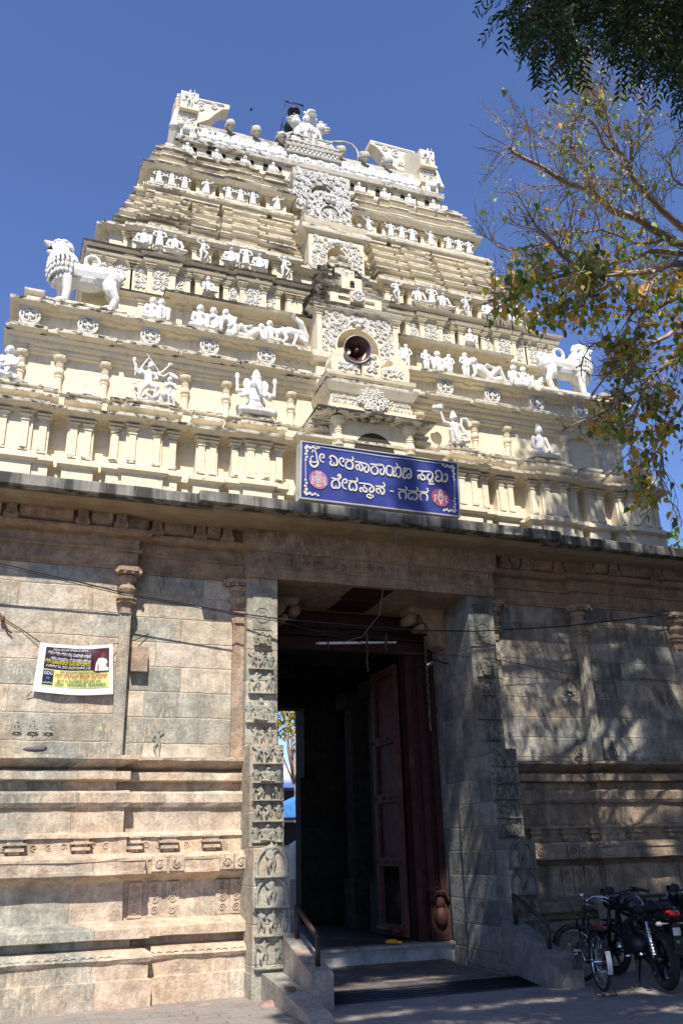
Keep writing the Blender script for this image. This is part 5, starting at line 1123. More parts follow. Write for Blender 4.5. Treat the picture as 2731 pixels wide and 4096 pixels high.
for cu, cv, ru, rv, rt in ((.103, .35, .056, .165, 0), (.879, .30, .06, .165, 1)):
    a = MB(); N = 36; a.add([sp_(cu+ru*math.cos(t*2*math.pi/N), cv+rv*math.sin(t*2*math.pi/N)-.01*math.cos(t*2*math.pi/N), .010) for t in range(N)], [tuple(range(N))])
    em = a.build('emblem', plain('pink_disc%d' % rt, (.44, .17, .30) if rt == 0 else (.32, .08, .16), .5), sg)
    a = MB(); E_ = lambda x, y: (cu+ru*x, cv+rv*y)
    ring = lambda cx, cy, rx, ry, n=16: [E_(cx+rx*math.cos(t*2*math.pi/n), cy+ry*math.sin(t*2*math.pi/n)) for t in range(n+1)]
    if rt == 0:
        ribbon(a, ring(0, 0, .36, .36), .0022, sp_, .013); ribbon(a, ring(0, 0, .2, .2), .002, sp_, .0134)
        for k in range(4): ribbon(a, [E_(.12*math.cos(k*.8), .12*math.sin(k*.8)), E_(-.12*math.cos(k*.8), -.12*math.sin(k*.8))], .0014, sp_, .0138+.0003*k)
        for q in (-1, 1):
            ribbon(a, [E_(q*.35, .1), E_(q*.5, .3), E_(q*.66, .22), E_(q*.6, 0), E_(q*.55, -.3), E_(q*.62, -.55)], .0022, sp_, .0136)
            ribbon(a, [E_(q*.62, .05), E_(q*.75, -.3), E_(q*.8, -.5), E_(q*.62, -.55)], .002, sp_, .0142)
        ribbon(a, [E_(-.25, .3), E_(-.18, .55), E_(-.25, .85), E_(0, .78), E_(.25, .85), E_(.18, .55), E_(.25, .3)], .0022, sp_, .0139)
        ribbon(a, [E_(0, .45), E_(0, .8)], .002, sp_, .0145); ribbon(a, [E_(-.28, -.4), E_(-.15, -.7), E_(.15, -.75), E_(.3, -.5)], .0022, sp_, .0144); ribbon(a, ring(0, -.6, .12, .1, 8), .0016, sp_, .0148)
    else:
        ribbon(a, ring(0, -.05, .26, .3), .0022, sp_, .013); ribbon(a, [E_(-.25, .25), E_(-.12, .7), E_(0, .85), E_(.12, .7), E_(.25, .25)], .0022, sp_, .0134); ribbon(a, [E_(-.18, .5), E_(.18, .5)], .0016, sp_, .0138); ribbon(a, [E_(-.22, .35), E_(.22, .35)], .0016, sp_, .0138)
        for q in (-1, 1): ribbon(a, [E_(q*.3, .1), E_(q*.55, .25), E_(q*.7, .1), E_(q*.55, -.1), E_(q*.65, -.4), E_(q*.8, -.5)], .0024, sp_, .0136); ribbon(a, [E_(q*.1, 0), E_(q*.05, .06)], .003, sp_, .0142)
        ribbon(a, [E_(-.15, -.35), E_(0, -.75), E_(.15, -.35)], .0022, sp_, .0144)
    a.build('emblem_drawing', LET, em)

# ================================================================ printed cloth banner tied to the wall
bn = thing('cloth_banner', (-4.35, -.2, 3.6), 'printed cloth banner, dark above and yellow below, tied across the left stone wall', 'banner')
def bp_(u, v, d=0.0):
    tl, tr, br, bl = Vector((-4.805, -.2, 4.256)), Vector((-3.885, -.24, 4.275)), Vector((-3.835, -.24, 3.61)), Vector((-4.84, -.2, 3.62))
    top = tl.lerp(tr, u); bot = bl.lerp(br, u); p = bot.lerp(top, v)
    sag = -.035*math.sin(math.pi*u)*(v) - .03*math.sin(math.pi*u)*(1-v)
    fold = .014*math.sin(7*(u+v*.8))*math.sin(math.pi*u)+.02*math.exp(-((u-.35-.5*(1-v))**2)/.01)*v+.02*math.exp(-((u-.85+.5*(1-v))**2)/.012)*v
    return p+Vector((0, -.01-fold-d, sag))
def patch(mb, u0, u1, v0, v1, d, nu=24, nv=12):
    nu = max(2, int(nu*(u1-u0))+1); nv = max(2, int(nv*(v1-v0))+1)
    for i in range(nu):
        for j in range(nv):
            q = lambda i, j: bp_(u0+(u1-u0)*i/nu, v0+(v1-v0)*j/nv, d)
            mb.add([q(i, j), q(i+1, j), q(i+1, j+1), q(i, j+1)], [(0, 1, 2, 3)], 0, True)
def cloth(name, col): return plain(name, col, .35, 0, .5)
a = MB(); patch(a, 0, 1, 0, 1, 0, 40, 24); a.build('cloth', cloth('white_cloth', (.78, .78, .78)), bn)
a = MB(); patch(a, .09, .95, .48, .93, .004); a.build('dark_print', cloth('dark_print', (.035, .012, .018)), bn)
a = MB(); patch(a, .09, .95, .13, .48, .004); a.build('yellow_print', cloth('yellow_print', (.62, .64, .22)), bn)
a = MB(); patch(a, .095, .23, .16, .46, .008); a.build('logo_panel', cloth('black_print', (.01, .01, .012)), bn)
a = MB(); patch(a, .74, .95, .46, .9, .008); a.build('portrait_print', cloth('maroon_print', (.10, .02, .03)), bn)
def blob(mb, pts, d): mb.add([bp_(u, v, d) for u, v in pts], [tuple(range(len(pts)))])
a = MB(); blob(a, [(.76, .47), (.77, .62), (.8, .72), (.86, .74), (.91, .7), (.94, .6), (.94, .47)], .022); a.build('printed_shirt', cloth('white_print', (.75, .73, .74)), bn)
a = MB(); blob(a, [(.84, .74), (.835, .8), (.855, .84), (.885, .83), (.89, .76), (.87, .73)], .026); blob(a, [(.9, .6), (.94, .66), (.945, .56), (.92, .53)], .027); a.build('printed_face', cloth('brown_print', (.16, .07, .04)), bn)
a = MB(); blob(a, [(.79, .48), (.795, .6), (.81, .6), (.805, .48)], .028); a.build('printed_sash', cloth('red_print', (.3, .02, .05)), bn)
def text(body, u, v, size, col, parent, d, name='printed_words', squeeze=1.0, skew=0.0, u1=.7):
    c = bpy.data.curves.new('t', 'FONT'); c.body = body; c.size = size; c.align_x = 'LEFT'
    o = bpy.data.objects.new('tmp', c); COL.objects.link(o); bpy.context.view_layer.update()
    me = bpy.data.meshes.new_from_object(o.evaluated_get(bpy.context.evaluated_depsgraph_get())); bpy.data.objects.remove(o)
    if not me.vertices: return
    org = wpos(parent)
    wmax = max(q.co.x for q in me.vertices); kx = (u1-u)*.95/wmax
    for q in me.vertices:
        x, y = q.co.x*kx, q.co.y; q.co = bp_(u+x/.95, v+y/.65+skew*x, d)-org
    me.materials.clear(); me.materials.append(col); return link(name, me, parent)
cw = cloth('white_ink', (.8, .8, .78)); cy = cloth('yellow_ink', (.75, .7, .05)); cr = cloth('red_ink', (.55, .02, .02)); cb_ = cloth('black_ink', (.02, .02, .03))
text('ಕದಂಬ ಸಮೂಹ ಪ್ರಕಾಶನ ವತಿಯ', .19, .865, .04, cw, bn, .014, u1=.66)
text('ಶ್ರೀ ಶ್ರೀ ಶ್ರೀ ಡಾ|| ಮಹರ್ಷಿ ಆನಂದ', .12, .79, .062, cw, bn, .014, squeeze=.82, skew=-.1)
text('ಸಕಲ ಸಂಕಷ್ಟ ನಿವಾರಣೆಗೆ ವಿಶೇಷ', .17, .69, .05, cw, bn, .014, squeeze=.82, skew=-.1)
text('ಶ್ರೀ ಮಹಾಲಕ್ಷ್ಮಿ ಪೂಜೆ ಕಾರ್ಯಕ್ರಮ', .1, .61, .075, cy, bn, .014, squeeze=.8, skew=-.08)
text('ಏಪ್ರಿಲ್ 25, 2015 ಮಧ್ಯಾಹ್ನ 3-30', .12, .53, .045, cw, bn, .014, squeeze=.8, skew=-.05)
text('ಗದಗ ನಗರದಲ್ಲಿ ನೂತನವಾಗಿ ಪ್ರಾರಂಭ', .31, .42, .045, cb_, bn, .014, u1=.83)
text('ಗದಗ ಡಿಜಿಟಲ್ ಕೇಬಲ್ ನೆಟ್ವರ್ಕ್', .25, .325, .085, cr, bn, .014, u1=.92)
text('ಡಾ|| ಜೆ. ಬಿ. ಕಾಂಪ್ಲೆಕ್ಸ್, ರಾಣಿ ರಸ್ತೆ, ಗದಗ', .28, .245, .045, cb_, bn, .014, u1=.84)
text('ಮೋ : 7676769030, 7676769031', .26, .16, .068, cb_, bn, .014, u1=.91)
text('GDG', .105, .365, .062, cw, bn, .016, u1=.215)
text('tv', .14, .27, .065, cloth('blue_ink', (.1, .3, .8)), bn, .016, u1=.19)
text('ಎಂದೆಂದಿಗೂ', .1, .185, .03, cw, bn, .016, u1=.22)
a = MB()
a.tube([bp_(0, 1), (-5.05, -.17, 4.42), (-5.3, -.17, 4.56)], .006, 4); a.tube([bp_(1, 1), (-3.62, -.1, 4.36), (-3.38, -.02, 4.5)], .006, 4); a.tube([bp_(0, 0), (-4.9, -.17, 3.55)], .006, 4)
a.build('tie_string', WIREM, bn)
a = MB(); a.ell((-5.3, -.2, 4.54), (.03, .03, .05)); a.tube([(-5.34, -.18, 4.62), (-5.28, -.2, 4.5), (-5.22, -.19, 4.4), (-5.17, -.19, 4.36)], .012, 5); tag(a.build('frayed_rope', plain('old_rope', (.14, .06, .03), .9)), 'knotted brown frayed rope hanging at the left picture edge', 'rope')
a = MB(); a.ell((-4.74, -.3, 2.885), (.15, .06, .035), nu=8, nv=5); a.ell((-4.68, -.3, 2.9), (.09, .05, .04), nu=6, nv=4); tag(a.build('loose_stone', plain('dark_rock', (.12, .11, .11), .8)), 'dark flat loose stone lying on the left wall ledge', 'stone')

# ================================================================ cables, tube light, hangings
def sag(pts, n=8, s=0.0):
    o = []
    for a_, b_ in zip(pts[:-1], pts[1:]):
        a_, b_ = Vector(a_), Vector(b_)
        for k in range(n): t = k/n; o.append(a_.lerp(b_, t)-Vector((0, 0, s*4*t*(1-t))))
    o.append(Vector(pts[-1])); return o
def cable(name, pts, r, label, group=None, mat=None, s=0.0):
    a = MB(); a.tube(sag(pts, 8, s), r, 5); return tag(a.build(name, mat or WIREM), label, 'cable', group)
cable('power_cable', [(-9.2, -.6, 5.62), (-5.4, -.5, 5.2), (-3.88, -.36, 4.98), (-2.2, -.36, 4.79), (-1.6, -.45, 4.72), (.6, -.45, 4.69), (1.6, -.4, 4.75), (3.2, -.38, 4.93), (6.2, -.3, 5.42)], .011, 'thick black cable strung across the stone wall and doorway')
cable('thin_cable', [(-9.2, -.59, 5.6), (-5.4, -.49, 5.17), (-3.88, -.345, 4.955), (-2.2, -.35, 4.77), (-1.6, -.44, 4.68), (-.3, -.2, 4.52), (.4, .3, 4.5)], .006, 'thin wire running beside the thick cable and dipping into the doorway')
cable('sagging_wire', [(.4, .3, 4.5), (1.2, -.1, 4.42), (1.95, -.28, 4.36), (3.45, -.1, 4.22), (6.2, -.2, 4.15)], .0055, 'thin dark wire drooping over the right stone wall')
cable('hanging_wire', [(.02, -1.08, 6.1), (-.02, -1.08, 5.72), (-.22, -1.0, 5.1), (-.25, -.9, 4.75), (-.4, -.6, 4.5), (-.6, -.3, 4.46)], .0045, 'pale thin wire hanging from the eave in front of the door', mat=plain('pale_wire', (.16, .15, .13), .6), s=-.01)
t = thing('tube_light', (0, .7, 4.66), 'white fluorescent tube hanging on strings across the doorway', 'lamp')
a = MB(); a.tube([(-.64, .7, 4.68), (.70, .7, 4.77)], .021, 10); a.build('tube', plain('tube_glass', (.85, .87, .88), .2), t)
a = MB(); a.tube([(-.67, .7, 4.678), (-.63, .7, 4.681)], .026, 8); a.tube([(.69, .7, 4.769), (.74, .7, 4.772)], .026, 8); a.build('end_cap', CHROME, t)
a = MB(); a.tube([(-1.1, .72, 4.9), (.2, .72, 4.86), (1.3, .72, 4.93)], .02, 6); a.tube([(-.48, .7, 4.87), (-.48, .7, 4.6)], .006, 4); a.tube([(.56, .7, 4.9), (.56, .7, 4.7)], .006, 4); a.build('hanger', BLACKM, t)
def garland(x, y, z0, z1, label, col, gname='dried flower strings in the doorway'):
    a = MB(); rn = random.Random(int(x*100)); z = z0
    while z > z1: a.ell((x+rn.uniform(-.012, .012), y, z), (rn.uniform(.012, .028), .018, .02), nu=6, nv=4); z -= .032
    a.tube([(x, y, z0+.1), (x, y, z1)], .004, 4); tag(a.build('dried_garland', col), label, 'garland', gname)
DG = plain('dried_flowers', (.10, .065, .03), .9, var=.4); DG2 = plain('green_dried_flowers', (.16, .15, .06), .9, var=.5)
garland(.2, .68, 4.88, 4.26, 'longest dried garland, hanging over the middle of the tube light', DG); garland(.54, .68, 4.88, 4.6, 'short dried garland over the right end of the tube light', DG); garland(-.48, .66, 4.7, 4.58, 'tiny dried bunch at the left end of the tube light', DG)
garland(1.38, .95, 4.95, 3.4, 'long thin garland down the inner edge of the right stone jamb', DG2, None)
t = thing('lamp_holder', (1.2, .6, 4.4), 'small shiny lamp on a bent arm fixed to the right jamb', 'lamp')
a = MB(); v_, f_ = along(Vector((1, .0, .55)).normalized(), [(.0, 0), (.035, .01), (.035, .1), (.02, .16), (.0, .17)], (1.2, .6, 4.39), 12); a.add(v_, f_, 0, True); a.build('lamp_body', CHROME, t)
a = MB(); a.tube([(1.07, .6, 4.12), (1.08, .6, 4.38), (1.2, .6, 4.42), (1.38, .6, 4.5), (1.5, .6, 4.46), (1.6, .6, 4.44)], .012, 5); a.build('arm', BLACKM, t)
t = MB(); t.ell((.62, 1.16, .325), (.11, .06, .035)); t.ell((.74, 1.15, .31), (.06, .05, .02)); tag(t.build('marigold_offering', plain('marigold', (.75, .36, .03), .7)), 'small heap of orange marigolds on the door sill', 'flowers')

# ================================================================ steps, side walls, handrails
t = thing('door_steps', (0, -1.2, 0), 'low dusty landing with a ribbed dark steel ramp in front of the doorway', 'steps')
a = MB(); a.box(-1.42, 1.43, -1.02, 1.08, -.1, .055)
a.build('landing', plain('dusty_landing', (.15, .12, .105), .75, var=.35), t)
a = MB()
for i in range(15):
    y = -1.03-.085*i; z = .055-.0095*i; w_ = 1.4 if y > -1.9 else 1.4
    a.box(-1.4, w_, y-.078, y, z-.12, z-.012); a.tube([(-1.4, y-.07, z-.012), (w_, y-.07, z-.012)], .014, 5)
a.build('ribbed_ramp', plain('dark_ribbed_steel', (.03, .033, .038), .5, .3), t)
a = MB(); a.tube([(.35*math.cos(k*math.pi/12), -.5+.22*math.sin(k*math.pi/12), .056) for k in range(25)], .003, 4)
for k in range(14): a.tube([(1.3+.03*(k % 2), -.9+.13*k, .057), (1.36, -.86+.13*k, .057), (1.3, -.82+.13*k, .057)], .003, 4)
a.build('chalk_drawing', plain('chalk', (.35, .34, .33), .9), t)
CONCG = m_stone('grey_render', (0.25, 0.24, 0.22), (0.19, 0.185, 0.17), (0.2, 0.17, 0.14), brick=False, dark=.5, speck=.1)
def cheek(mb, x0, x1, prof): mb.prism_x(prof, x0, x1)
for sx in (-1, 1):
    t = thing('stair_side_wall', (sx*1.55, -1.3, 0), ('sunlit rendered wall beside the steps, left of the doorway' if sx < 0 else 'shaded grey rendered wall beside the steps, in front of the bicycle'), 'low wall', 'side walls of the steps')
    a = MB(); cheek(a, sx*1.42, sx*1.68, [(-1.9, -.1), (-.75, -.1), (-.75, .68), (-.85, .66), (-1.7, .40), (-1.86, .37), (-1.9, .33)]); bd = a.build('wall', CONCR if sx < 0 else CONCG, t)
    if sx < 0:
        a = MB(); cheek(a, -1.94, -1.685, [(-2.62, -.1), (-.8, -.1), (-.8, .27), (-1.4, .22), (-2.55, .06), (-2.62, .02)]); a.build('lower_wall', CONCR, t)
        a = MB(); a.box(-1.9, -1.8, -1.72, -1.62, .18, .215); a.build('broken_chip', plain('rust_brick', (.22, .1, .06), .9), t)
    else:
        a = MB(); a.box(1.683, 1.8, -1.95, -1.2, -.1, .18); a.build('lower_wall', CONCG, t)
    a = MB()
    a.tube([(sx*1.53, -.93, .62), (sx*1.53, -.93, .985)], .03, 10); a.tube([(sx*1.53, -1.68, .38), (sx*1.53, -1.68, .70)], .03, 10); a.tube([(sx*1.53, -.93, .985), (sx*1.53, -1.68, .70)], .03, 10)
    for p in ((-.93, .985), (-1.68, .70)): a.ell((sx*1.53, p[0], p[1]), (.031, .031, .031), nu=10, nv=6)
    a.build('handrail', PIPE, t)
a = MB()
rn = random.Random(2)
for i in range(7):
    x = -4.2+i*.32; a.ell((x, -.66-.02*i, -.06), (.2, .07+.02*(i % 2), .06), nu=9, nv=5)
a.ell((-1.9, -1.25, -.02), (.22, .12, .07), nu=9, nv=6)
tag(a.build('painted_kerb', plain('reddish_kerb', (.34, .2, .17), .8, var=.4)), 'rough reddish kerb of mortar along the foot of the left wall', 'kerb')
# ================================================================ bicycle and motorcycles
def wheel_ring(mb, r, w, c, n=40, k=8, prof=None):
    pts = [(c[0], c[1]+r*math.cos(t*2*math.pi/n), c[2]+r*math.sin(t*2*math.pi/n)) for t in range(n+1)]
    mb.tube(pts, w, k, caps=False)
def local(mb, M):
    mb.v = [tuple(M @ Vector(p)) for p in mb.v]; return mb
def make_bicycle(loc, rz):
    t = thing('bicycle', loc, 'black bicycle with a steered front wheel, parked beside the steps and the motorcycle', 'bicycle')
    t.rotation_euler.z = rz
    Rw, L = .315, .84
    def add(name, mb, mat, par=None, M=None):
        if M: local(mb, M)
        o = link(name, mb.mesh(name, mat), par or t); return o
    St = Matrix.Translation((0, L, 0)) @ Matrix.Rotation(R(42), 4, 'Z') @ Matrix.Translation((0, -L, 0))
    for y, M, nm in ((0, None, 'rear'), (L, St, 'front')):
        a = MB(); wheel_ring(a, Rw-.02, .02, (0, y, Rw)); w = add('wheel', a, RUBBER, None, M)
        a = MB(); wheel_ring(a, Rw-.045, .011, (0, y, Rw), k=6); add('rim', a, CHROME, w, M)
        a = MB()
        for k in range(28):
            t_ = k*2*math.pi/28; a.tube([(.02 if k % 2 else -.02, y+.02*math.cos(t_+.5), Rw+.02*math.sin(t_+.5)), (0, y+(Rw-.05)*math.cos(t_), Rw+(Rw-.05)*math.sin(t_))], .0018, 3)
        a.tube([(-.07, y, Rw), (.07, y, Rw)], .014, 8); a.tube([(-.035, y, Rw), (.035, y, Rw)], .024, 8); add('spokes', a, CHROME, w, M)
        a = MB(); n = 16; lo, hi = ((-15, 150) if y == 0 else (35, 165))
        pts = [(0, y-(Rw+.025)*math.cos(R(lo+(hi-lo)*k/n)), Rw+(Rw+.025)*math.sin(R(lo+(hi-lo)*k/n))) for k in range(n+1)]
        for i in range(n):
            p, q = Vector(pts[i]), Vector(pts[i+1]); s_ = Vector((.028, 0, 0)); d_ = Vector((0, 0, 0))
            a.add([p-s_, p+s_, q+s_, q-s_], [(0, 1, 2, 3)]); a.tube([p-s_, q-s_], .004, 4); a.tube([p+s_, q+s_], .004, 4)
        fd = add('mudguard', a, BLACKP, None, M)
        if y == 0:
            a = MB(); n = 5
            for i in range(n):
                f = lambda k: (y-(Rw+.03)*math.cos(R(-16+40*k/n)), Rw+(Rw+.03)*math.sin(R(-16+40*k/n)))
                p, q = f(i), f(i+1); a.add([(-.029, p[0], p[1]), (.029, p[0], p[1]), (.029, q[0], q[1]), (-.029, q[0], q[1])], [(0, 1, 2, 3)])
            add('white_flap', a, plain('dull_white', (.45, .45, .44), .6), fd)
            a = MB(); a.lathe([(.0, -.03), (.026, -.02), (.028, 0)], (0, -(Rw+.01)*math.cos(R(33)), Rw+(Rw+.03)*math.sin(R(33))), 12, axis='y'); add('reflector', a, RED, fd)
    F = MB(); BB = (0, .36, .29); ST = (0, .24, .74); HT = (0, .66, .78); HB = (0, .70, .66)
    for p, q in ((BB, ST), (ST, HT), (BB, HB), (HT, HB)): F.tube([p, q], .016, 8)
    for q in (-1, 1): F.tube([(q*.02, BB[1], BB[2]), (q*.06, 0, Rw)], .009, 6); F.tube([(q*.015, ST[1], ST[2]-.03), (q*.06, 0, Rw)], .008, 6)
    F.tube([ST, (0, .2, .84)], .014, 8); F.lathe([(.035, -.04), (.035, .04)], (0, BB[1], BB[2]), 10, axis='x')
    add('frame', F, BLACKP)
    a = MB()
    for q in (-1, 1): a.tube([(q*.045, HB[1]+.01, HB[2]), (q*.055, .74, .5), (q*.05, L, Rw)], .011, 6)
    a.tube([HB, (0, .62, .93)], .014, 8); add('fork', a, BLACKP, None, St)
    a = MB(); a.tube([(-.27, .42, .93), (-.24, .5, .96), (-.14, .6, .97), (0, .63, .93), (.14, .6, .97), (.24, .5, .96), (.27, .42, .93)], .011, 8)
    for q in (-1, 1): a.tube([(q*.2, .58, .93), (q*.24, .5, .92), (q*.26, .44, .88)], .005, 5)
    hb = add('handlebar', a, CHROME, None, St)
    a = MB(); a.ell((-.1, .62, 1.0), (.03, .03, .025)); add('bell', a, CHROME, hb, St)
    for q in (-1, 1): a = MB(); a.tube([(q*.265, .44, .935), (q*.285, .36, .915)], .017, 8); add('grip', a, RUBBER, hb, St)
    a = MB(); a.ell((0, .17, .87), (.085, .12, .035)); a.ell((0, .28, .87), (.035, .09, .03)); add('saddle', a, BLACKM)
    a = MB(); a.box(-.06, .06, -.22, .16, .66, .675); a.tube([(-.05, -.1, .66), (-.07, 0, Rw)], .005, 5); a.tube([(.05, -.1, .66), (.07, 0, Rw)], .005, 5); cr_ = add('carrier', a, BLACKM)
    a = MB(); a.box(.04, .065, -.22, .2, .678, .695); add('red_strap', a, plain('bright_red', (.5, .02, .02), .5), cr_)
    a = MB(); a.lathe([(.085, -.004), (.09, 0), (.085, .004)], (.05, BB[1], BB[2]), 20, axis='x'); a.tube([(.05, BB[1], BB[2]), (.06, BB[1]-.12, BB[2]-.1)], .008, 6); a.tube([(-.05, BB[1], BB[2]), (-.06, BB[1]+.12, BB[2]+.1)], .008, 6); a.box(.06, .15, BB[1]-.16, BB[1]-.09, BB[2]-.115, BB[2]-.09); a.box(-.15, -.06, BB[1]+.09, BB[1]+.16, BB[2]+.09, BB[2]+.115); add('crank', a, CHROME)
    a = MB()
    for q in (-1, 1): a.tube([(q*.06, 0, Rw), (q*.09, -.04, .12), (q*.12, -.1, -.02), (q*.02, -.13, -.02)], .007, 5); a.tube([(q*.06, 0, Rw), (q*.08, .02, .02)], .005, 5)
    add('stand', a, BLACKM)
    return t
make_bicycle((1.66, -2.5, .01), -R(17))

def make_motorcycle(loc, rz, label):
    t = thing('motorcycle', loc, label, 'motorcycle'); t.rotation_euler.z = rz
    Rw, L = .31, 1.32
    def add(name, mb, mat, par=None, M=None):
        if M: local(mb, M)
        return link(name, mb.mesh(name, mat), par or t)
    St = Matrix.Translation((0, L-.12, 0)) @ Matrix.Rotation(R(20), 4, 'Z') @ Matrix.Translation((0, -L+.12, 0))
    for y, M, w in ((0, None, .058), (L, St, .042)):
        a = MB(); wheel_ring(a, Rw-.05, w, (0, y, Rw), 44, 10)
        for k in range(44):
            t_ = k*2*math.pi/44
            for q in (-1, 1): a.tube([(q*w*.2, y+(Rw+.004)*math.cos(t_), Rw+(Rw+.004)*math.sin(t_)), (q*w*.85, y+(Rw-.02)*math.cos(t_+.06), Rw+(Rw-.02)*math.sin(t_+.06))], .006, 3)
        wh = add('wheel', a, RUBBER, None, M)
        a = MB(); wheel_ring(a, Rw-.09, .02, (0, y, Rw), 36, 6)
        for k in range(6):
            t_ = k*math.pi/3
            for e in (-.12, .12): a.tube([(0, y+.03*math.cos(t_), Rw+.03*math.sin(t_)), (0, y+(Rw-.1)*math.cos(t_+e), Rw+(Rw-.1)*math.sin(t_+e))], .011, 5)
        a.tube([(-.08, y, Rw), (.08, y, Rw)], .03, 10); add('rim', a, BLACKM, wh, M)
        a = MB(); a.lathe([(.1, -.004), (.1, .004)], (.05, y, Rw), 20, axis='x'); add('brake_disc', a, CHROME, wh, M)
    F = MB(); F.tube([(0, .3, .5), (0, .6, .28), (0, .95, .35), (0, 1.12, .78), (0, .7, .72), (0, .3, .62), (0, -.1, .74)], .028, 8)
    for q in (-1, 1): F.tube([(q*.09, .42, .36), (q*.1, 0, Rw)], .022, 8); F.tube([(q*.1, .3, .62), (q*.09, -.25, .72)], .018, 6)
    add('frame', F, BLACKM)
    a = MB(); a.ell((0, .62, .42), (.13, .17, .15), nu=10, nv=7); a.cap((0, .7, .45), (0, .82, .62), .085, .08)
    for k in range(6): a.lathe([(.1, -.006), (.1, .006)], (0, .72+.022*k, .5+.03*k), 12)
    a.tube([(.08, .75, .5), (.12, .9, .3), (.12, .6, .2), (.14, .3, .22)], .022, 8); add('engine', a, plain('engine_metal', (.06, .06, .065), .4, .7))
    a = MB(); a.tube([(.14, .35, .22), (.17, 0, .3), (.18, -.15, .36)], [.035, .05, .045], 10); add('exhaust', a, BLACKM)
    a = MB()
    for y, w, z, h in ((.98, .09, .86, .07), (.9, .15, .88, .1), (.75, .17, .9, .12), (.6, .13, .86, .1), (.5, .08, .82, .06)): a.ell((0, y, z), (w, .14, h), nu=12, nv=8)
    link('fuel_tank', fuse(a, 'tank', BLACKP, .02), t)
    a = MB(); a.ell((0, .32, .82), (.13, .2, .055)); a.ell((0, .05, .87), (.12, .22, .06)); a.ell((0, -.1, .89), (.1, .15, .05)); link('seat', fuse(a, 'mseat', RUBBER, .02), t)
    a = MB(); a.ell((0, .1, .74), (.14, .3, .1)); a.ell((0, -.2, .8), (.1, .22, .07)); a.ell((0, -.36, .83), (.06, .1, .05)); a.ell((.1, .5, .65), (.05, .14, .1)); a.ell((-.1, .5, .65), (.05, .14, .1)); tl = link('tail_cowl', fuse(a, 'cowl', BLACKP, .02), t)
    a = MB(); a.tube([(-.08, -.3, .87), (-.1, -.1, .95), (-.08, .05, .94)], .012, 6); a.tube([(.08, -.3, .87), (.1, -.1, .95), (.08, .05, .94)], .012, 6); a.tube([(-.08, -.3, .87), (0, -.36, .89), (.08, -.3, .87)], .014, 6); add('grab_rail', a, BLACKM)
    a = MB(); a.ell((0, -.43, .82), (.07, .04, .035)); a.ell((0, -.38, .84), (.085, .06, .025)); add('tail_light', a, plain('tail_lens', (.45, .01, .01), .2), tl)
    a = MB(); a.box(-.05, .05, -.42, -.36, .4, .72); a.box(-.09, .09, -.47, -.44, .42, .46); add('rear_guard', a, BLACKM)
    a = MB(); a.box(-.045, .045, -.426, -.42, .6, .68); pl = add('number_plate', a, plain('dull_plate', (.4, .4, .4), .6))
    a = MB(); a.lathe([(0, 0), (.022, 0), (.022, .004)], (0, -.428, .53), 12, axis='y'); add('green_sticker', a, plain('green_sticker', (.05, .3, .12), .5), pl)
    for q in (-1, 1):
        a = MB(); a.tube([(q*.05, -.36, .72), (q*.16, -.38, .72)], .01, 6); a.ell((q*.19, -.4, .72), (.045, .03, .028)); add('indicator', a, plain('clear_lens', (.22, .2, .19), .25), None)
        a = MB(); a.tube([(q*.13, .05, .72), (q*.12, -.03, .34)], .03, 8)
        for k in range(9): a.lathe([(.04, -.006), (.04, .006)], (q*.128, .03-.008*k, .64-.033*k), 10)
        add('shock_absorber', a, CHROME if q < 0 else BLACKM)
        a = MB(); a.tube([(q*.07, L-.1, .85), (q*.07, L, Rw)], .024, 8); add('fork', a, BLACKM, None, St)
        a = MB(); a.tube([(q*.1, .55, .32), (q*.22, .55, .3)], .018, 8); a.tube([(q*.1, .2, .36), (q*.22, .15, .36)], .016, 8); add('footrest', a, CHROME)
    a = MB(); a.ell((0, L-.02, .6+.05), (.06, .2, .02)); add('front_mudguard', a, BLACKP, None, St)
    a = MB(); a.ell((0, L-.08, .92), (.12, .09, .15)); a.ell((0, L-.03, .87), (.1, .08, .09)); hd = link('headlamp_cowl', fuse(local(a, St), 'mcowl', BLACKP, .016), t)
    a = MB(); a.ell((0, L+.03, .88), (.075, .03, .08)); add('headlamp', a, plain('blue_lens', (.25, .32, .45), .1), hd, St)
    a = MB(); a.tube([(-.36, L-.34, 1.0), (-.26, L-.26, 1.03), (-.1, L-.14, .98), (.1, L-.14, .98), (.26, L-.26, 1.03), (.36, L-.34, 1.0)], .014, 8)
    for q in (-1, 1): a.tube([(q*.24, L-.2, 1.0), (q*.36, L-.26, .98)], .006, 5); a.box(q*.24, q*.28, L-.3, L-.2, .99, 1.05)
    hb = add('handlebar', a, BLACKM, None, St)
    for q in (-1, 1): a = MB(); a.tube([(q*.28, L-.28, 1.025), (q*.4, L-.38, .99)], .02, 8); add('grip', a, RUBBER, hb, St)
    a = MB(); a.tube([(-.08, .45, .3), (-.16, .4, .0), (-.24, .38, -.0)], .014, 6); add('side_stand', a, BLACKM)
    return t
mc = make_motorcycle((2.40, -2.72, .01), -R(13), 'black motorcycle with a red tail light parked beside the bicycle')
m2 = copy_tree(mc); m2.location = (3.42, -2.75, .01); m2.rotation_euler.z = -R(14); m2['label'] = 'second dark motorcycle, only just showing at the right picture edge'

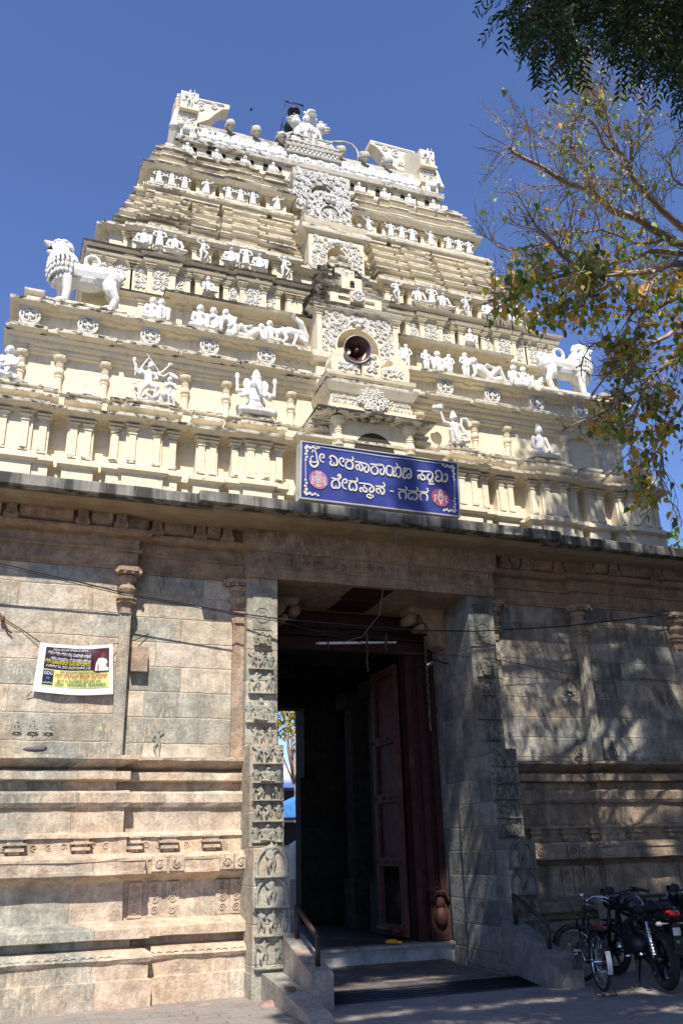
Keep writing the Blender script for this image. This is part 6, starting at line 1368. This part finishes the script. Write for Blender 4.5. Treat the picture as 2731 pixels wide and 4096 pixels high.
# ---- steel railing with pale posts behind the vehicles
t = thing('steel_railing', (4.2, -.9, 0), 'black steel truss railing behind the motorcycle along the right wall', 'railing')
a = MB(); a.box(3.25, 6.5, -.93, -.87, .87, .91); a.box(3.25, 6.5, -.92, -.88, .1, .14)
a.build('rails', BLACKM, t)
a = MB()
for i in range(11): x = 3.4+.28*i; a.tube([(x, -.9, .88), (x+.14, -.9, .13)], .012, 5); a.tube([(x+.28, -.9, .88), (x+.14, -.9, .13)], .012, 5); a.tube([(x, -.9, .88), (x, -.9, .13)], .01, 5)
a.build('lattice', BLACKM, t)
a = MB(); a.box(2.95, 3.28, -1.02, -.8, -.1, .88); a.box(2.93, 3.3, -1.04, -.78, .88, .93); tag(a.build('concrete_post', CONCR), 'pale weathered concrete post behind the motorcycle handlebars', 'post')
# ================================================================ trees
F_PX = 3443.05
def to_px(p):
    d = Vector(p)-CP; c = d.dot(CF)
    if c <= .1: return None
    return (1365.5+F_PX*d.dot(CAMR)/c, 2048-F_PX*d.dot(CU)/c)
def ray_at(sx, sy, y):
    d = CAMR*((sx-1365.5)/F_PX)+CU*((2048-sy)/F_PX)+CF
    return CP+d*((y-CP.y)/d.y)
def m_leaf(name, stops, rough=0.5, trans=0.35, spec=0.4):
    mt, n, l, b = newmat(name, rough, spec)
    g = n.new('ShaderNodeNewGeometry'); c = ramp(n, l, g.outputs['Random Per Island'], stops); 
    l.new(c, b.inputs['Base Color'])
    tr = n.new('ShaderNodeBsdfTranslucent'); l.new(c, tr.inputs['Color']); mx = n.new('ShaderNodeMixShader'); mx.inputs[0].default_value = trans
    o = n['Material Output']; l.new(b.outputs[0], mx.inputs[1]); l.new(tr.outputs[0], mx.inputs[2]); l.new(mx.outputs[0], o.inputs['Surface']); return mt
PEEP = m_leaf('peepal_leaf', [(0.0, (.09, .17, .02)), (.25, (.24, .36, .05)), (.45, (.52, .54, .08)), (.6, (.75, .48, .06)), (.8, (.70, .32, .04)), (.88, (.14, .22, .03)), (1, (.10, .16, .02))], trans=.55)
LIME = m_leaf('young_leaf', [(0.0, (.36, .5, .10)), (.5, (.40, .46, .14)), (.8, (.36, .30, .12)), (1, (.16, .22, .05))])
NEEM = m_leaf('neem_leaf', [(0.0, (.02, .045, .012)), (.5, (.035, .075, .018)), (.93, (.06, .10, .03)), (1, (.15, .06, .02))], trans=.25)
BARK = plain('grey_brown_bark', (.36, .26, .2), .9, var=.35)
rt = random.Random(11)
def heart(mb, p, s, tip, face):
    t_ = tip.normalized(); w = t_.cross(face)
    if w.length < 1e-3: w = t_.orthogonal()
    w.normalize(); nrm = w.cross(t_)
    pts = [(0, 0, 0), (.42, .12, .08), (.5, .4, .1), (.25, .75, .02), (0, 1.25, -.06), (-.25, .75, .02), (-.5, .4, .1), (-.42, .12, .08)]
    mb.add([p+w*x*s+t_*y*s+nrm*z*s for x, y, z in pts], [(0, 1, 2, 3, 4), (0, 4, 5, 6, 7)])
def rnd_dir(): return Vector((rt.gauss(0, 1), rt.gauss(0, 1), rt.gauss(0, 1))).normalized()
# ---- peepal tree whose limbs reach in from the right
t = thing('peepal_tree', (5.6, -4.4, -.05), 'peepal tree with bare twigs and yellow, orange and green leaves reaching in from the right', 'tree')
tr_ = MB(); tr_.tube([(5.6, -4.4, -.1), (5.55, -4.4, 2), (5.4, -4.3, 4.5), (5.1, -4.2, 6.6), (4.7, -4.1, 8.2)], [.42, .34, .28, .22, .15], 12)
Z4 = lambda pts, y0, y1: [ray_at(1800+x*.5937, y*.5937, y0+(y1-y0)*i/(len(pts)-1)) for i, (x, y) in enumerate(pts)]
LIMBS = [([(1650, 1680), (1450, 1600), (1300, 1500), (1100, 1410), (980, 1320), (830, 1240), (700, 1170), (560, 1090), (440, 1030), (395, 990)], -4.1, -4.6, .075),
 ([(1650, 1600), (1450, 1440), (1350, 1350), (1260, 1220), (1215, 1130), (1130, 1020), (1040, 980), (960, 830), (900, 780)], -4.1, -4.9, .06),
 ([(1215, 1130), (1235, 1000), (1270, 900), (1270, 750), (1290, 560)], -4.6, -4.5, .03), ([(1130, 1020), (1070, 870), (1050, 740), (960, 640), (890, 590)], -4.7, -5.0, .028),
 ([(980, 1320), (900, 1130), (800, 1040), (640, 930), (520, 870)], -4.4, -4.2, .03), ([(800, 1040), (820, 900), (880, 760), (900, 700)], -4.3, -4.6, .018),
 ([(1660, 1780), (1500, 1780), (1400, 1810), (1150, 1850), (900, 1840), (750, 1720), (690, 1640), (600, 1540), (540, 1460)], -4.1, -4.7, .065),
 ([(900, 1840), (650, 1880), (450, 1960), (330, 2060), (250, 2120)], -4.5, -5.0, .028), ([(1650, 1720), (1350, 1700), (1180, 1750), (1000, 1770), (850, 1700), (650, 1640), (400, 1690), (240, 1600)], -4.0, -3.8, .045),
 ([(1180, 1160), (1110, 1240), (1080, 1380)], -4.6, -4.4, .02), ([(1650, 1800), (1500, 1830), (1380, 1900), (1300, 1990), (1240, 2100), (1150, 2250)], -4.1, -4.8, .06),
 ([(1450, 1600), (1250, 1640), (1080, 1560), (900, 1560), (760, 1600)], -4.2, -4.5, .025), ([(1660, 1300), (1500, 1200), (1480, 1050), (1560, 950)], -4.0, -4.3, .03),
 ([(1150, 1850), (1020, 1960), (860, 2040), (720, 2150)], -4.4, -4.6, .022), ([(1300, 1500), (1150, 1270), (900, 1250), (640, 1250), (470, 1280)], -4.4, -4.0, .02)]
LIMBS2 = [([(1650, 300), (1400, 440), (1320, 560), (1310, 700), (1250, 860), (1180, 1000)], -4.2, -4.8, .05), ([(1650, 480), (1480, 560), (1350, 640), (1240, 720), (1100, 860)], -4.2, -4.9, .04),
 ([(1650, 640), (1500, 700), (1400, 800), (1330, 950), (1300, 1150)], -4.2, -4.7, .04), ([(1310, 700), (1200, 640), (1120, 600), (1050, 700)], -4.6, -5.0, .02), ([(1600, 900), (1500, 1000), (1450, 1200), (1480, 1400)], -4.2, -4.6, .03),
 ([(1650, 560), (1560, 600), (1450, 740), (1250, 900), (1100, 980), (960, 1040)], -4.3, -4.2, .03), ([(1250, 250), (1150, 260), (1060, 240), (900, 250), (720, 330), (570, 400)], -4.5, -5.0, .02)]
twigs = MB(); lf1 = MB(); lf2 = MB(); branches = []
def to_e(x, y): return ((1500+x*.785-1800)/.5937, (900+y*.785)/.5937)
for pts, a_, b_, r in LIMBS: branches.append((Z4(pts, a_, b_), r, 0))
for pts, a_, b_, r in LIMBS2: branches.append((Z4([to_e(*p) for p in pts], a_, b_), r, 1))
trunk_end = Vector((4.7, -4.1, 8.2))
def smooth(pts, n=3):
    o = []
    for i in range(len(pts)-1):
        p0 = pts[max(0, i-1)]; p1 = pts[i]; p2 = pts[i+1]; p3 = pts[min(len(pts)-1, i+2)]
        for k in range(n): t_ = k/n; o.append(.5*((2*p1)+(p2-p0)*t_+(2*p0-5*p1+4*p2-p3)*t_*t_+(3*p1-p0-3*p2+p3)*t_**3))
    o.append(pts[-1]); return o
def ok_leaf(x, y):
    for y0, y1, xb in ((1310, 1420, 2400), (1420, 1600, 2440), (1600, 1740, 2340), (1740, 2060, 2510), (2060, 9999, 2640)):
        if y0 <= y < y1 and x < xb+40*math.sin(y*.05): return False
    return not (y > 1150 and x < 1990) and not (y <= 1150 and x < 1930)
def leaf_here(p, low):
    px = to_px(p)
    if px is None: return
    y = px[1]; x = px[0]
    lush = min(.11, max(.06, (y-750)/2400))*(1 if x > 2150 or y > 1100 else .5)
    if low: lush = .085
    if not ok_leaf(x, y): return
    for _ in range(4):
        if rt.random() < lush*(.5 if mnoise.noise(p*1.6) < 0 else 1.5):
            young = rt.random() < max(0.05, min(.9, (1250-y)/500))
            tip = (Vector((0, 0, -1))+rnd_dir()*.6); q = p+rnd_dir()*.09
            heart(lf2 if young else lf1, q, rt.uniform(.028, .05) if young else rt.uniform(.06, .098), tip, rnd_dir())
def grow(p, d, L, r, depth, low):
    n = 5; pts = [p]; q = p.copy(); dd = d.copy()
    for i in range(n):
        px = to_px(q)
        if px and i > 0 and not ok_leaf(px[0]+30, px[1]): break
        dd = (dd+rnd_dir()*.23+Vector((0, 0, -.05 if low else .03))).normalized(); q = q+dd*L/n; pts.append(q.copy())
        if depth > 0 and rt.random() < .75: grow(q, (dd+rnd_dir()*.75).normalized(), L*rt.uniform(.4, .65), r*.55, depth-1, low)
        if depth == 0 or i > 2: leaf_here(q, low)
    if len(pts) > 1: twigs.tube(pts, [r*(1-.7*i/n) for i in range(len(pts))], 4)
for pts, r, low in branches:
    sm_ = smooth(pts); N = len(sm_); a = MB()
    start = [trunk_end.lerp(sm_[0], .0), trunk_end.lerp(sm_[0], .5)] if (to_px(sm_[0]) and to_px(sm_[0])[0] > 2735) else []
    full = start+sm_
    wob = [q+Vector((mnoise.noise(q*3), mnoise.noise(q*3+Vector((5, 0, 0))), mnoise.noise(q*3+Vector((0, 7, 0)))))*.05 for q in full]
    a.tube(wob, [max(.006, r*(1-.85*i/len(wob))) for i in range(len(wob))], 8); a.build('branch', BARK, t)
    for i in range(len(start)+1, len(wob)):
        for _ in range(2):
            if rt.random() < .8:
                d = (wob[i]-wob[i-1]).normalized(); grow(wob[i], (d+rnd_dir()*.9).normalized(), rt.uniform(.35, .8), .009, 2 if rt.random() < .3 else 1, low)
# lush hanging sprays at lower right
for _ in range(45):
    x = rt.uniform(2150, 2760); y = rt.uniform(900, 1950)
    if x < 2150+(y-1150)*.42 and y > 1250: continue
    if x < 2250 and y > 1320: continue
    p = ray_at(x, y, rt.uniform(-5.1, -3.7)); grow(p, (Vector((-.4, 0, -.5))+rnd_dir()*.6).normalized(), rt.uniform(.25, .5), .006, 1, 1)
def shade_leaf(p):
    for _ in range(7): heart(lf1, p+rnd_dir()*.16, rt.uniform(.06, .1), Vector((0, 0, -1))+rnd_dir()*.6, rnd_dir())
SHADE = []
for k_ in range(5200):                                # more of the crown outside the picture, above and to the right
    x0, z0 = rt.uniform(2.8, 7.2), rt.uniform(5.3, 9.6)
    if (x0-2.7)/2.2 < rt.random() or mnoise.noise(Vector((x0*1.5, z0*1.2, 1))) < -.12: continue
    SHADE.append(Vector((x0, 0, z0))+SUN*(rt.uniform(-7.2, -3.8)/SUN.y))
tr_.build('trunk', BARK, t); twigs.build('twigs', BARK, t); lf1.build('foliage', PEEP, t); lf2.build('young_leaves', LIME, t)

# ---- neem tree overhead
t = thing('neem_tree', (2.6, -11.2, -.05), 'dark green neem tree with drooping feathery leaves overhanging the top right corner', 'tree')
a = MB(); a.tube([(2.6, -11.2, -.1), (2.5, -11.1, 3), (2.2, -10.8, 6), (1.6, -10.2, 9)], [.35, .28, .22, .16], 12); a.build('trunk', BARK, t)
nb = MB(); nl = MB()
def leaflet(mb, p, d, n_, L, wd):
    w = d.cross(n_).normalized(); c = n_*L*.22
    mb.add([p, p+d*L*.35+w*wd+c, p+d*L*.75+w*wd*.7+c*.6, p+d*L*1.0-c*.9, p+d*L*.7-w*wd*.4+c*.3, p+d*L*.3-w*wd*.6+c*.6], [(0, 1, 2, 3, 4, 5)])
def neem_leaf(p, d, L=.26, k=7, wd=.0105, ll=.068):
    n_ = d.cross(Vector((0, 0, 1)));  n_ = n_.normalized() if n_.length > .1 else Vector((1, 0, 0))
    pts = []; q = p.copy(); dd = d.copy()
    for i in range(k+1):
        pts.append(q.copy()); dd = (dd+Vector((0, 0, -.16))).normalized(); q = q+dd*L/k
    side = dd.cross(n_).normalized()
    for i in range(1, k+1):
        for s_ in (-1, 1):
            e = (n_*s_*.9+(pts[i]-pts[i-1]).normalized()*.5+Vector((0, 0, -.45))+rnd_dir()*.18).normalized(); leaflet(nl, pts[i], e, side if rt.random() < .5 else -side, ll*rt.uniform(.8, 1.1), wd)
    nl.tube([pts[0], pts[-1]], .0018, 3)
def inside(x, y):                                      # outline of the crown as it hangs at this distance
    B = [(1960, -400), (1985, 0), (2035, 150), (2130, 290), (2230, 345), (2330, 320), (2370, 250), (2400, 140), (2450, 250), (2520, 330), (2600, 370), (2680, 400), (2760, 520), (2900, 700)]
    if x < 1960: return y < -300
    y = y+100
    for (x0, y0), (x1, y1) in zip(B[:-1], B[1:]):
        if x0 <= x < x1: return y < y0+(y1-y0)*(x-x0)/(x1-x0)-20
    return True
tsh = MB()
for p in SHADE:
    q = to_px(p)
    if q and -60 < q[0] < 2770 and -60 < q[1] < 4160 and not inside(q[0], q[1]+60): continue
    for _ in range(6): heart(tsh, p+rnd_dir()*.15, rt.uniform(.06, .1), Vector((0, 0, -1))+rnd_dir()*.6, rnd_dir())
tsh.build('outer_foliage', PEEP, bpy.data.objects['peepal_tree'])
cnt = 0
while cnt < 1500:
    x, y = rt.uniform(1990, 3000), rt.uniform(-500, 760)
    if not inside(x, y+25*math.sin(x*.07)): continue
    if y > 330 and x < 2680 and rt.random() < .5: continue
    p = ray_at(x, y, rt.uniform(-9.2, -7.7)); th = rt.uniform(0, 6.28)
    neem_leaf(p, Vector((math.cos(th), math.sin(th), rt.uniform(-.5, .3))).normalized()); cnt += 1
    if cnt % 9 == 0: nb.tube([p, p+Vector((rt.uniform(.05, .2), rt.uniform(-.2, .1), rt.uniform(.2, .5)))], [.004, .006], 4)
for pts in (((1.6, -10.2, 9), (1.3, -9, 10), (.9, -7.8, 10.6), (.2, -7, 10.9)), ((1.6, -10.2, 9), (1.8, -9, 9.6), (1.7, -7.9, 10), (1.3, -7, 10.1)), ((1.6, -10.2, 9), (.4, -10.4, 10.5), (-1.2, -10.3, 11.5), (-2.6, -10.2, 12)), ((2.2, -10.8, 6), (3.0, -9.8, 9), (2.8, -9.2, 12), (1.5, -9.3, 14.5))):
    nb.tube(smooth([Vector(p) for p in pts]), [.12-.1*i/9 for i in range(10)], 8)
# the part of the crown above and behind the camera that shades the right half of the scene
def lit(x0, z0):
    """gaps in the crown, as they fall on the wall plane"""
    for cx, cz, rx, rz in LIGHTS:
        if ((x0-cx)/(rx+.2))**2+((z0-cz)/(rz+.17))**2 < 1+.35*mnoise.noise(Vector((x0*2.2, z0*2.2, 3))): return True
    return False
LIGHTS = [(2.75, 4.35, .6, .75), (3.35, 3.9, .42, .8), (2.25, 4.5, .3, .6), (2.5, 3.1, .3, .22), (3.75, 3.0, .42, .28), (4.35, 2.95, .3, .3), (4.6, 4.42, .16, .07), (4.15, 1.75, .7, .16), (3.3, 2.45, .5, .1), (4.9, 1.9, .3, .15), (3.9, 2.25, .4, .12),
 (1.85, 4.95, .16, .35), (1.75, 4.0, .1, .3), (3.55, 1.15, .2, .12), (4.6, .9, .12, .12), (2.3, 1.1, .12, .2), (.2, -1.45, .5, .12), (-.4, -3.2, .4, .1), (1.2, -3.3, .7, .1), (2.8, -3.3, .45, .12), (2.3, -2.5, .25, .06),
 (-.9, -1.2, .35, .1), (.9, -4.3, .8, .18), (3.0, -4.6, .6, .15), (1.3, 2.3, .12, .6), (1.45, 1.2, .1, .5), (.2, -.9, .6, .06)]
S_ = SUN
cnt = 0
while cnt < 5200:                                     # unseen low boughs, added overhead and at the right to block sky light
    if rt.random() < .7: p = Vector((rt.uniform(-3.5, 9), rt.uniform(-17, -9.6), rt.uniform(5.2, 9.5)))
    else: p = Vector((rt.uniform(5.5, 12), rt.uniform(-10, -2), rt.uniform(3.5, 10)))
    q = to_px(p)
    if q and -80 < q[0] < 2860 and -80 < q[1] < 4160: continue
    f_ = p+S_*(-p.y/S_.y)
    if f_.x < -1.35 and f_.z > -5: continue
    if f_.z > 4.4: continue
    d = Vector((rt.gauss(0, 1), rt.gauss(0, 1), 0)).normalized(); cnt += 1; n_ = d.cross(Vector((0, 0, 1)))
    for i in range(4):
        for s_ in (-1, 1): leaflet(nl, p+d*(.12*i-.2), (n_*s_+d*.5+rnd_dir()*.3).normalized(), Vector((0, 0, 1)), .24, .055)
cnt = 0
while cnt < 5700:
    x0 = rt.uniform(-1.5, 7.5); z0 = rt.uniform(-5.5, 6.1)
    edge = -1.35+.25*mnoise.noise(Vector((0, z0*1.3, 0)))
    if x0 < edge or lit(x0, z0) or (x0 > 3.2 and z0 > 3.0 and rt.random() < .4): continue
    if z0 > 2.2 and x0 < 1.55 and rt.random() < .0: continue
    if z0 > 4.8 and (x0 < .45 or rt.random() < .45 or mnoise.noise(Vector((x0*2.5, z0*2.5, 8))) < 0): continue
    yy = rt.uniform(-12.2, -9.2); p = Vector((x0, 0, z0))+S_*(yy/S_.y); q = to_px(p)
    if q and -60 < q[0] < 2790 and -60 < q[1] < 4160: continue
    th = rt.uniform(0, 6.28)
    d = Vector((math.cos(th), math.sin(th), rt.uniform(-.3, .3))).normalized(); cnt += 1
    n_ = d.cross(Vector((0, 0, 1))).normalized()
    for i in range(5):
        for s_ in (-1, 1): leaflet(nl, p+d*(.07*i-.17), (n_*s_+d*.5+rnd_dir()*.25).normalized(), Vector((0, 0, 1)), .15, .032)
nl.build('foliage', NEEM, t); nb.build('branches', plain('dark_bark', (.05, .035, .03), .9), t)
# ---- scraps of a torn kite and a string in the peepal
a = MB(); p = ray_at(2300, 600, -4.9)
for q in range(5): o_ = rnd_dir()*.06; a.add([p+o_, p+o_+rnd_dir()*.08, p+o_+rnd_dir()*.09], [(0, 1, 2)])
tag(a.build('torn_kite', plain('red_white_paper', (.6, .08, .08), .6, var=.5)), 'torn red and white kite scraps caught in the bare twigs', 'kite')
a = MB(); p = ray_at(2252, 1215, -4.5); q = ray_at(2258, 1335, -4.5); a.tube([ray_at(2240, 1100, -4.5), p, q], .004, 4)
for z in (p, q): a.ell(z, (.03, .02, .06), nu=6, nv=4)
tag(a.build('hanging_scrap', plain('faded_scrap', (.3, .12, .12), .8)), 'faded scrap hanging on a string from the tree above the right lion', 'scrap')

fl = MB()
for _ in range(420):
    x, y = rt.uniform(-6, 4.5), rt.uniform(-4.5, -.9)
    if -1.95 < x < 1.85 and y > -2.65: continue
    z = -.084+.074*min(1, max(0, (y+4.2)/1.8))+.012; heart(fl, Vector((x, y, z)), rt.uniform(.018, .035), Vector((rt.gauss(0, 1), rt.gauss(0, 1), 0)), Vector((0, 0, 1)))
tag(fl.build('fallen_leaves', m_leaf('dry_leaf', [(0, (.2, .12, .05)), (.5, (.34, .2, .07)), (1, (.12, .08, .04))], trans=.1)), 'dry brown leaves scattered over the paving', 'leaves', kind='stuff')

# ---- what shows beyond: tree at far right, and the yard seen through the passage
def bush_tree(loc, h, r, label, n, mat, ls=.1, trunk=.12, pts_min=0):
    t = thing('leafy_tree', loc, label, 'tree'); a = MB(); L0 = Vector(loc)
    a.tube([L0, L0+Vector((.1, 0, h*.5)), L0+Vector((0, 0, h*.8))], [trunk, trunk*.8, trunk*.4], 8)
    cr_ = MB()
    for k in range(14):
        c = L0+Vector((rt.uniform(-.6, .6)*r, rt.uniform(-.5, .5)*r, h-r*rt.uniform(-.1, 1.0))); a.tube([L0+Vector((0, 0, h*.55)), (L0+Vector((0, 0, h*.6))+c)/2+rnd_dir()*.1*r, c], [trunk*.4, trunk*.25, .02], 5)
        for _ in range(n//14):
            p = c+rnd_dir()*r*.45*rt.random()**.4; heart(cr_, p, ls*rt.uniform(.7, 1.3), Vector((0, 0, -.6))+rnd_dir(), rnd_dir())
    a.build('trunk', BARK, t); cr_.build('crown', mat, t)
GRN = m_leaf('mid_green_leaf', [(0, (.06, .13, .02)), (.6, (.12, .22, .04)), (1, (.25, .33, .08))])
bush_tree((12.6, 6.5, -.05), 9.6, 2.1, 'green leafy tree behind the tower at the far right edge', 4200, GRN, .13)
bush_tree((5.75, 22, -.05), 7.6, 1.9, 'sparse yellowing tree seen through the passage above the blue roof', 1100, PEEP, .14)
bush_tree((11.5, -7.0, -.05), 11.5, 4.2, 'unseen broad dark tree added at the right to block sky light', 5200, NEEM, .34, .3)  # not in view; added to dim sky fill on the right side
bush_tree((6.5, -17.5, -.05), 11, 4.5, 'unseen broad dark tree added behind the viewpoint to block sky light', 5200, NEEM, .36, .3)  # not in view; added to dim sky fill from behind
t = thing('blue_roof_shed', (5.2, 19, 0), 'shed with a curved bright blue sheet roof seen through the passage', 'shed')
a = MB(); pts = [(3.2, 2.75)]+[(3.2+3.4*k/10, 2.75+1.15*math.sin(math.pi*.5*k/10)) for k in range(11)]+[(6.6, 2.85), (3.2, 2.65)]
a.prism([(3.0, 2.7), (3.8, 3.05), (4.6, 3.4), (5.4, 3.72), (6.6, 3.95), (6.6, 2.72)], 17.2, 19); a.build('roof', plain('blue_sheet', (.07, .26, .62), .4, var=.2), t)
a = MB(); a.box(3.0, 6.6, 17.15, 17.25, 2.62, 2.7); a.build('gutter', BLACKM, t)
a = MB(); a.box(4.88, 4.96, 17.3, 17.4, 0, 2.65); a.box(6.2, 6.28, 17.3, 17.4, 0, 2.65); a.build('post', RED, t)
a = MB(); a.box(3.0, 6.6, 18.8, 18.9, 0, 2.6); a.build('back_wall', plain('dark_wall', (.06, .05, .05), .9), t)
t = thing('white_building', (8, 30, 0), 'white building with an arched gable beyond the blue roof', 'building')
a = MB(); a.box(5, 12, 30, 34, 0, 5.6); a.build('wall', plain('lime_white', (.75, .72, .74), .8), t)
a = MB(); a.box(5, 12, 29.9, 30, 4.95, 5.05); a.build('red_band', plain('brick_red', (.5, .15, .1), .8), t)
a = MB(); a.lathe([(.5, -.06), (.5, .0)], (8.15, 29.95, 5.1), 24, axis='y'); a.build('arch', plain('cream_arch', (.8, .78, .7), .8), t)
a = MB(); a.box(5, 12, 27, 29.9, 4.35, 4.45); a.build('lean_to_roof', plain('blue_lean_to', (.12, .2, .5), .5), t)
a = MB(); a.box(5, 12, 28, 28.1, 3.0, 4.3); a.build('dark_opening', plain('dark_verandah', (.04, .035, .05), .9), t)
t = thing('cream_tank', (4.95, 14, 0), 'pale cream rounded tank and low yard wall seen through the passage', 'tank')
a = MB(); a.lathe([(.5, 0), (.52, .3), (.52, 1.5), (.4, 1.8), (.15, 1.95)], (2.9, 12.3, 0), 20); a.build('tank', plain('cream_plastic', (.55, .52, .42), .6), t)
a = MB(); a.box(2.2, 3.4, 11.6, 11.7, .2, .95); a.build('yard_wall', plain('pale_pink_wall', (.55, .42, .38), .9), t)

# ================================================================ top tiers sheared up towards the right to offset lens distortion
def lean_z(z):
    for z0, z1, a, b in ((13.2, 14.4, 0, .012), (14.4, 15.1, .012, .019), (15.1, 15.75, .019, .032)):
        if z0 <= z < z1: return a+(b-a)*(z-z0)/(z1-z0)
    return 0 if z < 13.2 else .032
bpy.context.view_layer.update()
_done = set()
def apply_lean(o):
    M = o.matrix_world.copy(); me = o.data
    if o.type == 'MESH' and me.name not in _done:
        if me.users > 1 or o.scale != Vector((1, 1, 1)):
            p = M.translation; k = lean_z(p.z)
            if k: o.location.z += k*p.x
            return
        _done.add(me.name); off = M.translation
        for v in me.vertices:
            p = v.co+off; k = lean_z(p.z)
            if k: v.co.z += k*p.x
for o in list(T.children):
    if o.type == 'MESH': apply_lean(o)
for o in COL.objects:
    if o.parent is None and o.name.startswith('lion_capital'): o.location.z += .0
